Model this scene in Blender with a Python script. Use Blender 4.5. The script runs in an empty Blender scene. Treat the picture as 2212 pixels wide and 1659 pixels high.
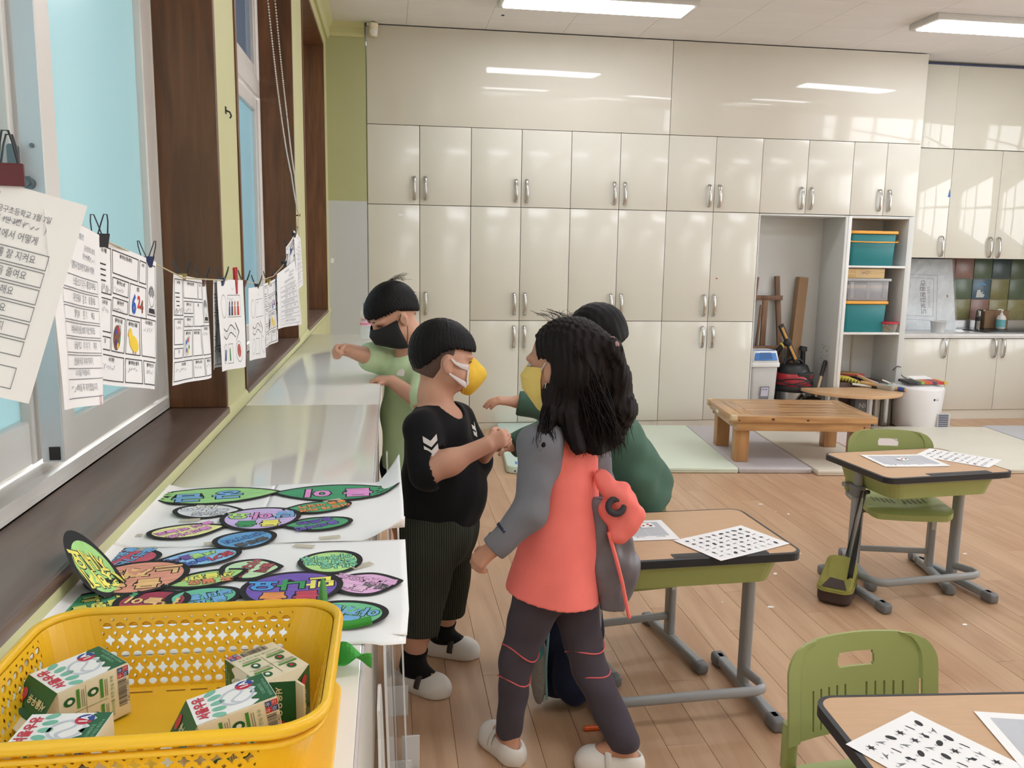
import bpy, bmesh, math, random
import numpy as np
from mathutils import Vector, Matrix, Euler
random.seed(7)
S = bpy.context.scene
COL = S.collection
PI = math.pi
R_ = math.radians

# ---------------------------------------------------------------- camera
CAM_LOC = (0.1667, -6.7561, 1.4519)
yaw, pitch, roll = 0.14470, 0.15634, 0.01624
f0 = Vector((math.sin(yaw)*math.cos(pitch), math.cos(yaw)*math.cos(pitch), -math.sin(pitch)))
r0 = Vector((math.cos(yaw), -math.sin(yaw), 0)); u0 = r0.cross(f0)
cr = r0*math.cos(roll)+u0*math.sin(roll); cu = -r0*math.sin(roll)+u0*math.cos(roll)
cam = bpy.data.cameras.new('camera'); cam_o = bpy.data.objects.new('camera', cam); COL.objects.link(cam_o)
cam.sensor_fit = 'HORIZONTAL'; cam.sensor_width = 36.0; cam.lens = 1819.84/2212*36.0
cam.clip_start = 0.02; cam.clip_end = 100
cam_o.matrix_world = Matrix(((cr.x, cu.x, -f0.x, CAM_LOC[0]), (cr.y, cu.y, -f0.y, CAM_LOC[1]), (cr.z, cu.z, -f0.z, CAM_LOC[2]), (0, 0, 0, 1)))
S.camera = cam_o

# ---------------------------------------------------------------- world, light, exposure
W = bpy.data.worlds.new('daylight'); S.world = W; W.use_nodes = True
bg = W.node_tree.nodes['Background']; bg.inputs[0].default_value = (0.92, 0.96, 1.0, 1); bg.inputs[1].default_value = 1.1
S.view_settings.view_transform = 'Standard'; S.view_settings.look = 'None'
S.view_settings.gamma = 1.0; S.view_settings.use_curve_mapping = False
S.view_settings.exposure = 0.32
LAMP_STRENGTH = 14.0          # ceiling lamp diffusers
def area(name, loc, rot, sx, sy, power, col):
    l = bpy.data.lights.new(name, 'AREA'); l.shape = 'RECTANGLE'; l.size = sx; l.size_y = sy; l.energy = power; l.color = col
    o = bpy.data.objects.new(name, l); COL.objects.link(o); o.location = loc; o.rotation_euler = rot; return o
# daylight outside the frosted windows in the left wall, and outside the clear windows in the right wall
area('daylight_left', (-1.6, -3.6, 2.2), (0, R_(-90), 0), 3.0, 7.0, 300, (0.95, 0.98, 1.0))
area('daylight_right', (8.3, -4.4, 2.0), (0, R_(90), 0), 2.2, 6.5, 170, (0.95, 0.98, 1.0))
try:
    S.cycles.use_denoising = True; S.cycles.max_bounces = 8; S.cycles.diffuse_bounces = 5; S.cycles.glossy_bounces = 4
    S.cycles.transmission_bounces = 6; S.cycles.transparent_max_bounces = 8; S.cycles.caustics_reflective = False; S.cycles.caustics_refractive = False
    S.cycles.sample_clamp_indirect = 6.0
except Exception:
    pass

# ---------------------------------------------------------------- materials
def lin(c):
    o = []
    for v in c[:3]:
        v = v/255.0
        o.append(v/12.92 if v <= 0.04045 else ((v+0.055)/1.055)**2.4)
    return tuple(o)+(1.0,)
MATS = {}
def mat(name, rgb, rough=0.5, metal=0.0, spec=0.5, var=0.05, vs=6.0, bump=0.0, bs=150.0, coat=0.0, sss=0.0, stretch=None, sheen=0.0):
    """procedural surface: base colour with a little value noise, optional fine bump"""
    if name in MATS: return MATS[name]
    m = bpy.data.materials.new(name); m.use_nodes = True; n = m.node_tree.nodes; L = m.node_tree.links
    b = n['Principled BSDF']; c = lin(rgb)
    b.inputs['Roughness'].default_value = rough; b.inputs['Metallic'].default_value = metal
    b.inputs['Specular IOR Level'].default_value = spec
    if coat: b.inputs['Coat Weight'].default_value = coat; b.inputs['Coat Roughness'].default_value = 0.08
    if sss: b.inputs['Subsurface Weight'].default_value = sss; b.inputs['Subsurface Radius'].default_value = (0.012, 0.005, 0.003); b.inputs['Subsurface Scale'].default_value = 0.6
    if sheen: b.inputs['Sheen Weight'].default_value = sheen; b.inputs['Sheen Roughness'].default_value = 0.4
    tc = n.new('ShaderNodeTexCoord'); src = tc.outputs['Object']
    if stretch:
        mp = n.new('ShaderNodeMapping'); mp.inputs['Scale'].default_value = stretch; L.new(src, mp.inputs[0]); src = mp.outputs[0]
    if var > 0:
        nz = n.new('ShaderNodeTexNoise'); nz.inputs['Scale'].default_value = vs; nz.inputs['Detail'].default_value = 4; L.new(src, nz.inputs['Vector'])
        rp = n.new('ShaderNodeValToRGB'); rp.color_ramp.elements[0].position = 0.3; rp.color_ramp.elements[1].position = 0.7
        rp.color_ramp.elements[0].color = tuple(max(0, v*(1-var)) for v in c[:3])+(1,); rp.color_ramp.elements[1].color = tuple(min(1, v*(1+var)) for v in c[:3])+(1,)
        L.new(nz.outputs['Fac'], rp.inputs[0]); L.new(rp.outputs[0], b.inputs['Base Color'])
    else: b.inputs['Base Color'].default_value = c
    if bump > 0:
        nb = n.new('ShaderNodeTexNoise'); nb.inputs['Scale'].default_value = bs; nb.inputs['Detail'].default_value = 3; L.new(src, nb.inputs['Vector'])
        bp = n.new('ShaderNodeBump'); bp.inputs['Strength'].default_value = bump; bp.inputs['Distance'].default_value = 0.002
        L.new(nb.outputs['Fac'], bp.inputs['Height']); L.new(bp.outputs[0], b.inputs['Normal'])
    MATS[name] = m; return m
def emit(name, rgb, strength):
    m = bpy.data.materials.new(name); m.use_nodes = True; n = m.node_tree.nodes; b = n['Principled BSDF']
    b.inputs['Base Color'].default_value = lin(rgb); b.inputs['Emission Color'].default_value = lin(rgb); b.inputs['Emission Strength'].default_value = strength
    return m
def wood(name, dark, light, axis=1, scale=6.0, rough=0.4, coat=0.0, rnd=True, rings=1.0, contrast=1.0):
    """streaky grain running along a local axis, shifted at random per object"""
    m = bpy.data.materials.new(name); m.use_nodes = True; n = m.node_tree.nodes; L = m.node_tree.links; b = n['Principled BSDF']
    b.inputs['Roughness'].default_value = rough
    if coat: b.inputs['Coat Weight'].default_value = coat; b.inputs['Coat Roughness'].default_value = 0.15
    tc = n.new('ShaderNodeTexCoord'); mp = n.new('ShaderNodeMapping')
    sc = [scale*6]*3; sc[axis] = scale*0.55; mp.inputs['Scale'].default_value = sc
    L.new(tc.outputs['Object'], mp.inputs[0])
    if rnd:
        oi = n.new('ShaderNodeObjectInfo'); mu = n.new('ShaderNodeVectorMath'); mu.operation = 'SCALE'; mu.inputs[0].default_value = (17, 23, 11)
        L.new(oi.outputs['Random'], mu.inputs['Scale']); L.new(mu.outputs[0], mp.inputs['Location'])
    nz = n.new('ShaderNodeTexNoise'); nz.inputs['Scale'].default_value = 1.0; nz.inputs['Detail'].default_value = 6; nz.inputs['Roughness'].default_value = 0.62; nz.inputs['Distortion'].default_value = 0.6*rings
    L.new(mp.outputs[0], nz.inputs['Vector'])
    mp2 = n.new('ShaderNodeMapping'); s2 = [scale*1.3]*3; s2[axis] = scale*0.22; mp2.inputs['Scale'].default_value = s2
    L.new(tc.outputs['Object'], mp2.inputs[0])
    if rnd: L.new(mu.outputs[0], mp2.inputs['Location'])
    wv = n.new('ShaderNodeTexNoise'); wv.inputs['Scale'].default_value = 1.0; wv.inputs['Detail'].default_value = 2; L.new(mp2.outputs[0], wv.inputs['Vector'])
    sn = n.new('ShaderNodeMath'); sn.operation = 'MULTIPLY'; sn.inputs[1].default_value = 34.0*rings; L.new(wv.outputs['Fac'], sn.inputs[0])
    si = n.new('ShaderNodeMath'); si.operation = 'SINE'; L.new(sn.outputs[0], si.inputs[0])
    ad = n.new('ShaderNodeMath'); ad.operation = 'MULTIPLY_ADD'; ad.inputs[1].default_value = 0.10*contrast; L.new(si.outputs[0], ad.inputs[0]); L.new(nz.outputs['Fac'], ad.inputs[2])
    fac = ad.outputs[0]
    if rnd:
        a2 = n.new('ShaderNodeMath'); a2.operation = 'MULTIPLY_ADD'; a2.inputs[1].default_value = 0.22; L.new(oi.outputs['Random'], a2.inputs[0]); L.new(fac, a2.inputs[2])
        a3 = n.new('ShaderNodeMath'); a3.operation = 'SUBTRACT'; a3.inputs[1].default_value = 0.11; L.new(a2.outputs[0], a3.inputs[0]); fac = a3.outputs[0]
    rp = n.new('ShaderNodeValToRGB'); rp.color_ramp.elements[0].position = 0.25; rp.color_ramp.elements[1].position = 0.75
    rp.color_ramp.elements[0].color = lin(dark); rp.color_ramp.elements[1].color = lin(light)
    L.new(fac, rp.inputs[0]); L.new(rp.outputs[0], b.inputs['Base Color'])
    return m
def clear(name, rgb=(235, 240, 240), rough=0.05, alpha=0.25, spec=0.5):
    """thin clear plastic or film: mostly see-through with a sheen"""
    m = bpy.data.materials.new(name); m.use_nodes = True; n = m.node_tree.nodes; L = m.node_tree.links
    b = n['Principled BSDF']; b.inputs['Base Color'].default_value = lin(rgb); b.inputs['Roughness'].default_value = rough; b.inputs['Specular IOR Level'].default_value = spec
    b.inputs['Alpha'].default_value = alpha
    lw = n.new('ShaderNodeLayerWeight'); lw.inputs['Blend'].default_value = 0.35
    mr = n.new('ShaderNodeMapRange'); mr.inputs['To Min'].default_value = alpha; mr.inputs['To Max'].default_value = min(1, alpha+0.6)
    L.new(lw.outputs['Facing'], mr.inputs['Value']); L.new(mr.outputs[0], b.inputs['Alpha'])
    return m

# ---------------------------------------------------------------- mesh builder
class MB:
    def __init__(s): s.v = []; s.f = []; s.mi = []; s.smooth = []
    def add(s, vs, fs, M=None, mi=0, smooth=False):
        o = len(s.v)
        for p in vs:
            p = Vector(p)
            if M is not None: p = M @ p
            s.v.append(tuple(p))
        for f in fs: s.f.append(tuple(o+i for i in f)); s.mi.append(mi); s.smooth.append(smooth)
        return s
    def box(s, c, d, rot=None, mi=0, taper=None):
        x, y, z = d[0]/2, d[1]/2, d[2]/2; t = taper or (1, 1)
        vs = [(-x, -y, -z), (x, -y, -z), (x, y, -z), (-x, y, -z), (-x*t[0], -y*t[1], z), (x*t[0], -y*t[1], z), (x*t[0], y*t[1], z), (-x*t[0], y*t[1], z)]
        M = Matrix.Translation(Vector(c))
        if rot is not None: M = M @ (rot.to_4x4() if isinstance(rot, Matrix) else Euler(rot).to_matrix().to_4x4())
        return s.add(vs, [(0, 3, 2, 1), (4, 5, 6, 7), (0, 1, 5, 4), (1, 2, 6, 5), (2, 3, 7, 6), (3, 0, 4, 7)], M, mi)
    def b2(s, a, b, mi=0):
        return s.box([(a[i]+b[i])/2 for i in range(3)], [abs(b[i]-a[i]) for i in range(3)], None, mi)
    def rbox(s, c, d, r, seg=4, rot=None, mi=0, taper=1.0, axis=2):
        """box whose outline across one axis has rounded corners"""
        pts = rrect(d[0], d[1], r, seg) if axis == 2 else (rrect(d[0], d[2], r, seg) if axis == 1 else rrect(d[1], d[2], r, seg))
        h = d[axis]/2; n = len(pts)
        def P(p, k): return (p[0], p[1], k) if axis == 2 else ((p[0], k, p[1]) if axis == 1 else (k, p[0], p[1]))
        vs = [P(p, -h) for p in pts]+[P((p[0]*taper, p[1]*taper), h) for p in pts]
        fs = [tuple(range(n-1, -1, -1)), tuple(range(n, 2*n))]+[(i, (i+1) % n, n+(i+1) % n, n+i) for i in range(n)]
        M = Matrix.Translation(Vector(c))
        if rot is not None: M = M @ (rot.to_4x4() if isinstance(rot, Matrix) else Euler(rot).to_matrix().to_4x4())
        return s.add(vs, fs, M, mi)
    def prism(s, pts, z0, z1, M=None, mi=0):
        n = len(pts); vs = [(p[0], p[1], z0) for p in pts]+[(p[0], p[1], z1) for p in pts]
        return s.add(vs, [tuple(range(n-1, -1, -1)), tuple(range(n, 2*n))]+[(i, (i+1) % n, n+(i+1) % n, n+i) for i in range(n)], M, mi)
    def poly(s, pts, M=None, mi=0):
        return s.add(pts, [tuple(range(len(pts)))], M, mi)
    def lathe(s, prof, seg=24, M=None, mi=0, smooth=True, sx=1.0, sy=1.0, cap=True):
        vs = []; fs = []
        for (r, z) in prof:
            for k in range(seg):
                a = 2*PI*k/seg; vs.append((r*math.cos(a)*sx, r*math.sin(a)*sy, z))
        for j in range(len(prof)-1):
            for k in range(seg):
                a = j*seg+k; b = j*seg+(k+1) % seg; fs.append((a, b, b+seg, a+seg))
        s.add(vs, fs, M, mi, smooth)
        if cap:
            n = len(prof)
            s.add(vs[:seg], [tuple(range(seg-1, -1, -1))], M, mi); s.add(vs[(n-1)*seg:], [tuple(range(seg))], M, mi)
        return s
    def cyl(s, a, b, r, r2=None, seg=14, mi=0, smooth=True):
        a = Vector(a); b = Vector(b); d = b-a; q = d.to_track_quat('Z', 'Y').to_matrix().to_4x4()
        return s.lathe([(r, 0), (r if r2 is None else r2, d.length)], seg, Matrix.Translation(a) @ q, mi, smooth)
    def tube(s, path, r, seg=8, mi=0, closed=False, flat=1.0, up=None):
        P = [Vector(p) for p in path]; n = len(P); rs = r if isinstance(r, (list, tuple)) else [r]*n
        vs = []; fs = []; prev = None
        for i in range(n):
            if closed: t = (P[(i+1) % n]-P[i-1]).normalized()
            else: t = (P[min(i+1, n-1)]-P[max(i-1, 0)]).normalized()
            if prev is None:
                ref = Vector(up) if up else (Vector((0, 0, 1)) if abs(t.z) < 0.9 else Vector((1, 0, 0)))
                nx = (ref-t*ref.dot(t)).normalized()
            else: nx = (prev-t*prev.dot(t)).normalized()
            prev = nx; ny = t.cross(nx)
            for k in range(seg):
                a = 2*PI*k/seg; vs.append(P[i]+nx*(math.cos(a)*rs[i])+ny*(math.sin(a)*rs[i]*flat))
        m = n if closed else n-1
        for i in range(m):
            for k in range(seg):
                a = i*seg+k; b = i*seg+(k+1) % seg; c = ((i+1) % n)*seg+(k+1) % seg; d = ((i+1) % n)*seg+k
                fs.append((a, b, c, d))
        s.add(vs, fs, None, mi, True)
        if not closed:
            s.add(vs[:seg], [tuple(range(seg-1, -1, -1))], None, mi); s.add(vs[-seg:], [tuple(range(seg))], None, mi)
        return s
    def ell(s, c, r, seg=14, rings=9, M=None, mi=0):
        vs = []; fs = []
        for j in range(rings+1):
            t = PI*j/rings
            for k in range(seg):
                a = 2*PI*k/seg; vs.append((r[0]*math.sin(t)*math.cos(a), r[1]*math.sin(t)*math.sin(a), r[2]*math.cos(t)))
        for j in range(rings):
            for k in range(seg):
                a = j*seg+k; b = j*seg+(k+1) % seg; fs.append((a+seg, b+seg, b, a))
        MM = Matrix.Translation(Vector(c)); MM = MM @ M.to_4x4() if M is not None else MM
        return s.add(vs, fs, MM, mi, True)
    def grid(s, fn, nu, nv, mi=0, smooth=True, M=None, flip=False):
        vs = [fn(i/nu, j/nv) for j in range(nv+1) for i in range(nu+1)]; fs = []
        for j in range(nv):
            for i in range(nu):
                a = j*(nu+1)+i; q = (a, a+1, a+nu+2, a+nu+1); fs.append(q[::-1] if flip else q)
        return s.add(vs, fs, M, mi, smooth)
    def mesh(s, name, mats, bevel=0.0, bseg=2, solid=0.0, sub=0, smooth=None, angle=40):
        me = bpy.data.meshes.new(name); me.from_pydata(s.v, [], s.f); me.validate()
        for m in (mats if isinstance(mats, (list, tuple)) else [mats]): me.materials.append(m)
        if len(me.polygons) == len(s.mi):
            me.polygons.foreach_set('material_index', s.mi); me.polygons.foreach_set('use_smooth', s.smooth)
        if bevel > 0 or solid:
            bm = bmesh.new(); bm.from_mesh(me); bmesh.ops.remove_doubles(bm, verts=bm.verts, dist=1e-6)
            if solid: bmesh.ops.solidify(bm, geom=bm.faces[:], thickness=solid)
            if bevel > 0:
                es = [e for e in bm.edges if len(e.link_faces) == 2 and e.calc_face_angle(0) > R_(30)]
                bmesh.ops.bevel(bm, geom=es, offset=bevel, segments=bseg, profile=0.5, affect='EDGES', clamp_overlap=True)
                for f in bm.faces: f.smooth = True
            bm.to_mesh(me); bm.free()
            if bevel > 0: me.set_sharp_from_angle(angle=R_(angle))
        me.update(); return me
def rrect(w, h, r, seg=4):
    pts = []
    for (cx, cy, a0) in ((w/2-r, h/2-r, 0), (-w/2+r, h/2-r, 90), (-w/2+r, -h/2+r, 180), (w/2-r, -h/2+r, 270)):
        for k in range(seg+1):
            a = R_(a0+90*k/seg); pts.append((cx+r*math.cos(a), cy+r*math.sin(a)))
    return pts
def link(name, me, parent=None, loc=None):
    o = bpy.data.objects.new(name, me); COL.objects.link(o)
    if parent is not None: o.parent = parent
    if loc is not None: o.location = loc
    return o
def obj(name, mb, mats, parent=None, loc=None, **kw):
    return link(name, mb.mesh(name, mats, **kw), parent, loc)
def tag(o, label=None, cat=None, group=None, kind=None):
    if label: o['label'] = label
    if cat: o['category'] = cat
    if group: o['group'] = group
    if kind: o['kind'] = kind
    return o
def thing(name, label, cat, loc=(0, 0, 0), rz=0.0, group=None):
    o = bpy.data.objects.new(name, None); COL.objects.link(o); o.empty_display_size = 0.05
    o.location = loc; o.rotation_euler = (0, 0, rz); return tag(o, label, cat, group)
def struct(name, mb, mats, parent=None, **kw):
    o = obj(name, mb, mats, parent, **kw)
    if parent is None: o['kind'] = 'structure'
    return o
def copy_tree(o, parent=None):
    c = o.copy(); COL.objects.link(c)
    if parent is not None: c.parent = parent
    for ch in list(o.children): copy_tree(ch, c)
    return c
# text outlines as flat mesh data (default font, falls back to its Korean glyphs)
_txt = {}
def text_data(s, fat=0.0):
    key = (s, fat)
    if key in _txt: return _txt[key]
    cu_ = bpy.data.curves.new('t', 'FONT'); cu_.body = s; cu_.size = 1.0; cu_.align_x = 'CENTER'; cu_.align_y = 'CENTER'; cu_.offset = fat
    cu_.resolution_u = 2; cu_.space_line = 0.9
    o = bpy.data.objects.new('t', cu_); COL.objects.link(o)
    dg = bpy.context.evaluated_depsgraph_get(); me = bpy.data.meshes.new_from_object(o.evaluated_get(dg))
    v = [tuple(p.co[:2]) for p in me.vertices]; f = [tuple(p.vertices) for p in me.polygons]
    bpy.data.objects.remove(o); bpy.data.curves.remove(cu_); bpy.data.meshes.remove(me)
    _txt[key] = (v, f); return v, f
def put_text(mb, s, fn, size, pos=(0, 0), rot=0.0, fat=0.0, sx=1.0, mi=0):
    """fn maps a 2-D point of the printed sheet to 3-D"""
    v, f = text_data(s, fat); c, sn = math.cos(rot), math.sin(rot)
    mb.add([fn(pos[0]+(x*sx*c-y*sn)*size, pos[1]+(x*sx*sn+y*c)*size) for x, y in v], f, None, mi)
# ================================================================ the room
m_wallg = mat('wall_green_paint', (200, 198, 150), rough=0.55, var=0.03, vs=3, bump=0.15, bs=60)
m_ceil = mat('ceiling_white', (230, 228, 228), rough=0.8, var=0.02, vs=2, bump=0.25, bs=220)
m_reveal = wood('reveal_brown', (84, 52, 30), (124, 82, 50), axis=2, scale=5, rough=0.35, rnd=True, contrast=0.7)
m_sill = wood('sill_brown', (92, 70, 60), (126, 104, 94), axis=1, scale=4, rough=0.32, rnd=False, contrast=0.6)
m_alu = mat('window_white', (222, 218, 214), rough=0.35, var=0.03, vs=4)
m_alu_shade = mat('window_white_shade', (212, 220, 228), rough=0.4, var=0.02)  # white frame again, with its bluish shade put into the colour
m_steel = mat('steel', (190, 190, 192), rough=0.28, metal=1.0, var=0.03)
m_dark = mat('dark_rubber', (38, 38, 42), rough=0.6)
m_black = mat('black_plastic', (26, 26, 28), rough=0.45)
m_white = mat('white_plastic', (232, 230, 226), rough=0.4, var=0.02)
m_paper = mat('white_paper', (240, 239, 240), rough=0.85, var=0.01, spec=0.2)
m_cream = mat('cream_wall', (222, 214, 190), rough=0.6, var=0.03)

def two_tone(name, top, bot, z):
    m = mat(name, top, rough=0.6, var=0.03, vs=2.5, bump=0.15, bs=70); n = m.node_tree.nodes; L = m.node_tree.links; b = n['Principled BSDF']
    src = b.inputs['Base Color'].links[0].from_socket
    tc = n.new('ShaderNodeTexCoord'); sp = n.new('ShaderNodeSeparateXYZ'); L.new(tc.outputs['Object'], sp.inputs[0])
    gt = n.new('ShaderNodeMath'); gt.operation = 'GREATER_THAN'; gt.inputs[1].default_value = z; L.new(sp.outputs['Z'], gt.inputs[0])
    mx = n.new('ShaderNodeMix'); mx.data_type = 'RGBA'; mx.inputs[6].default_value = lin(bot); L.new(gt.outputs[0], mx.inputs[0]); L.new(src, mx.inputs[7])
    L.new(mx.outputs[2], b.inputs['Base Color']); return m
m_strip = two_tone('back_wall_two_tone', (176, 177, 134), (198, 201, 206), 1.815)

ZC = 3.125
XW = -0.30
# floor base and planks
m_plank = wood('floor_plank', (178, 140, 110), (200, 165, 134), axis=1, scale=2.6, rough=0.34, rings=1.2, contrast=0.9)
fl = struct('floor', MB().b2((-0.7, -8.8, -0.12), (7.4, 0.6, -0.0065)), mat('floor_base', (118, 88, 66), rough=0.6))
PW, PL, G = 0.125, 1.2, 0.0005
def plank_mesh(nm, L):
    return MB().box((0, 0, -0.003), (PW-2*G, L-2*G, 0.006)).mesh(nm, m_plank, bevel=0.0007, bseg=1)
pm_full = plank_mesh('plank', PL)
nfar = MB()
k = 0
for i in range(-2, 58):
    x = 0.1+PW*(i+0.5); off = ((i*7) % 5)*0.24+0.11*((i*3) % 2)
    for j in range(-1, 8):
        y0 = -8.0+off+j*PL; y1 = min(y0+PL, 0.45)
        if y0 > 0.3 or y1 < -8.7: continue
        inside = 0 <= i < 41 and y1 > -6.0
        if inside and k < 290 and abs(y1-y0-PL) < 1e-6:
            link('plank', pm_full, fl, (x, (y0+y1)/2, 0)); k += 1
        else: nfar.box((x, (y0+y1)/2, -0.003), (PW-2*G, y1-y0-2*G, 0.006))
o = obj('planks_beyond', nfar, m_plank, fl); o['kind'] = 'stuff'

# ceiling: slab with separate tiles where they can be seen
ce = struct('ceiling', MB().b2((-0.7, -8.8, ZC+0.004), (7.4, 0.6, ZC+0.15)), m_ceil)
tm = MB().box((0, 0, 0.002), (0.598, 0.298, 0.004)).mesh('ceiling_tile', m_ceil, bevel=0.0012, bseg=1)
rest = MB()
for i in range(13):
    for j in range(29):
        x = -0.3+0.6*(i+0.5); y = -0.15-0.3*j
        if i < 9 and j < 8: link('ceiling_tile', tm, ce, (x, y, ZC))
        else: rest.box((x, y, ZC+0.002), (0.598, 0.298, 0.004))
o = obj('tiles_beyond', rest, m_ceil, ce); o['kind'] = 'stuff'
obj('ceiling_hole', MB().cyl((0.98, -0.42, ZC-0.004), (0.98, -0.42, ZC+0.002), 0.012), m_dark, ce)

# left wall with three window openings
ZS, ZH = 1.0, 2.9
wl = MB(); T = 0.36; x0, x1 = XW-T, XW
wl.b2((x0, -8.8, -0.1), (x1, 0.3, ZS-0.002)); wl.b2((x0, -8.8, ZH), (x1, 0.3, ZC+0.01))
for a, b in ((-8.8, -7.6), (-4.29, -3.965), (-2.37, -1.845), (-0.30, 0.3)): wl.b2((x0, a, ZS-0.002), (x1, b, ZH))
wall = struct('wall_left', wl, m_wallg)
# rounded green lip under the sill
lip = MB()
def lipf(u, v):
    a = PI*v; return (XW+0.012*math.sin(a)-0.001, -8.0+7.98*u, 0.972+0.024*math.cos(a))
lip.grid(lipf, 2, 10)
struct('trim_1', lip, m_wallg)
# crown moulding
cw = MB(); prof = [(0, -0.13), (0.018, -0.13), (0.03, -0.10), (0.03, -0.045), (0.05, -0.02), (0.06, 0.0), (0, 0)]
cw.add([(XW+p[0], -8.7, ZC+p[1]) for p in prof]+[(XW+p[0], 0.0, ZC+p[1]) for p in prof], [(i, (i+1) % 7, 7+(i+1) % 7, 7+i) for i in range(7)])
cw.add([(XW, 0.0-p[0]*0.5, ZC+p[1]*0.8) for p in prof]+[(-0.012, 0.0-p[0]*0.5, ZC+p[1]*0.8) for p in prof], [(i, (i+1) % 7, 7+(i+1) % 7, 7+i) for i in range(7)])
struct('trim_2', cw, m_wallg)

m_pane_b = None
def pane_mat(name, rgb, trans=0.75, rough=0.25):
    m = bpy.data.materials.new(name); m.use_nodes = True; n = m.node_tree.nodes; L = m.node_tree.links
    for q in list(n): n.remove(q)
    out = n.new('ShaderNodeOutputMaterial'); tr = n.new('ShaderNodeBsdfTranslucent'); df = n.new('ShaderNodeBsdfDiffuse'); gl = n.new('ShaderNodeBsdfGlossy')
    tr.inputs[0].default_value = lin(rgb); df.inputs[0].default_value = lin(rgb); gl.inputs['Roughness'].default_value = rough
    nz = n.new('ShaderNodeTexNoise'); nz.inputs['Scale'].default_value = 1.6; tc = n.new('ShaderNodeTexCoord'); L.new(tc.outputs['Object'], nz.inputs[0])
    rp = n.new('ShaderNodeValToRGB'); c = lin(rgb); rp.color_ramp.elements[0].color = tuple(v*0.9 for v in c[:3])+(1,); rp.color_ramp.elements[1].color = c; L.new(nz.outputs['Fac'], rp.inputs[0])
    L.new(rp.outputs[0], tr.inputs[0])
    m1 = n.new('ShaderNodeMixShader'); m1.inputs[0].default_value = trans; L.new(df.outputs[0], m1.inputs[1]); L.new(tr.outputs[0], m1.inputs[2])
    fr = n.new('ShaderNodeFresnel'); m2 = n.new('ShaderNodeMixShader'); L.new(fr.outputs[0], m2.inputs[0]); L.new(m1.outputs[0], m2.inputs[1]); L.new(gl.outputs[0], m2.inputs[2])
    L.new(m2.outputs[0], out.inputs[0]); return m
m_pane1 = pane_mat('frosted_blue', (198, 222, 224)); m_pane2 = pane_mat('frosted_blue_clear', (186, 216, 224)); m_pane3 = pane_mat('frosted_white', (214, 216, 206))
m_pane_up = pane_mat('grey_upper_pane', (140, 156, 172), rough=0.08)
def sash(par, y0, y1, z0, z1, xf, d, wst, wrb, wrt, pm):
    """one sliding sash: two stiles, two rails, pane"""
    f = MB(); f.b2((xf-d, y0, z0), (xf, y0+wst, z1)); f.b2((xf-d, y1-wst, z0), (xf, y1, z1))
    f.b2((xf-d+0.003, y0+wst, z0), (xf-0.003, y1-wst, z0+wrb)); f.b2((xf-d+0.003, y0+wst, z1-wrt), (xf-0.003, y1-wst, z1))
    s_ = obj('sash', f, m_alu, par, bevel=0.003, bseg=1)
    obj('pane', MB().b2((xf-d*0.6, y0+wst-0.008, z0+wrb-0.008), (xf-d*0.45, y1-wst+0.008, z1-wrt+0.008)), pm, s_)
    return s_
def frame(nm, y0, y1, ztr):
    w = MB(); xi, xo = -0.45, -0.56
    w.b2((xo, y0, ZS), (xi, y1, ZS+0.012)); w.b2((xo, y0, ZH-0.05), (xi, y1, ZH)); w.b2((xo, y0, ZS), (xi, y0+0.045, ZH)); w.b2((xo, y1-0.045, ZS), (xi, y1, ZH))
    w.b2((xo, y0, ztr-0.04), (xi, y1, ztr+0.04))
    for xx in (-0.452, -0.503, -0.552): w.b2((xx-0.004, y0, ZS), (xx, y1, ZS+0.03))
    return struct(nm, w, m_alu, bevel=0.003, bseg=1)
w1 = frame('window_1', -7.6, -4.265, 2.2)
sa = sash(w1, -5.065, -4.31, 1.035, 2.16, -0.458, 0.040, 0.07, 0.075, 0.06, m_pane1)
sash(w1, -6.3, -5.01, 1.035, 2.16, -0.507, 0.040, 0.07, 0.085, 0.06, m_pane1)
for (a, b) in ((-6.3, -5.3), (-5.3, -4.31)): sash(w1, a, b, 2.24, 2.85, -0.458, 0.04, 0.05, 0.05, 0.05, m_pane_up)
obj('sash_end_shade', MB().b2((-0.497, -5.0665, 1.036), (-0.459, -5.0645, 2.16)), m_alu_shade, w1)  # thin sheet painting the bluish shade on the white stile end
obj('roller_slot', MB().b2((-0.484, -5.068, 1.04), (-0.464, -5.064, 1.066)), m_dark, w1)
lk = MB(); lk.cyl((-0.483, -5.068, 1.56), (-0.483, -5.082, 1.56), 0.010); lk.cyl((-0.483, -5.08, 1.56), (-0.483, -5.086, 1.56), 0.0055); lk.box((-0.489, -5.072, 1.568), (0.014, 0.008, 0.008)); lk.cyl((-0.476, -5.067, 1.628), (-0.476, -5.07, 1.628), 0.004)
obj('lock_knob', lk, mat('dull_metal', (120, 124, 128), rough=0.4, metal=0.8), w1)
lc = MB(); lc.rbox((-0.504, -5.08, 1.60), (0.014, 0.02, 0.055), 0.005, axis=1); lc.cyl((-0.498, -5.09, 1.60), (-0.498, -5.10, 1.60), 0.009); lc.box((-0.499, -5.094, 1.575), (0.007, 0.007, 0.03))
obj('crescent_lock', lc, mat('dull_metal', (120, 124, 128)), w1)
w2 = frame('window_2', -3.98, -2.35, 2.2)
sash(w2, -3.15, -2.41, 1.035, 2.15, -0.458, 0.040, 0.07, 0.075, 0.06, m_pane2); sash(w2, -3.93, -3.10, 1.035, 2.15, -0.507, 0.040, 0.07, 0.075, 0.06, m_pane2)
sash(w2, -3.15, -2.41, 2.25, 2.85, -0.458, 0.04, 0.06, 0.05, 0.05, m_pane_up); sash(w2, -3.93, -3.10, 2.25, 2.85, -0.507, 0.04, 0.06, 0.05, 0.05, m_pane_up)
w3 = frame('window_3', -1.86, -0.285, 2.04)
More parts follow.
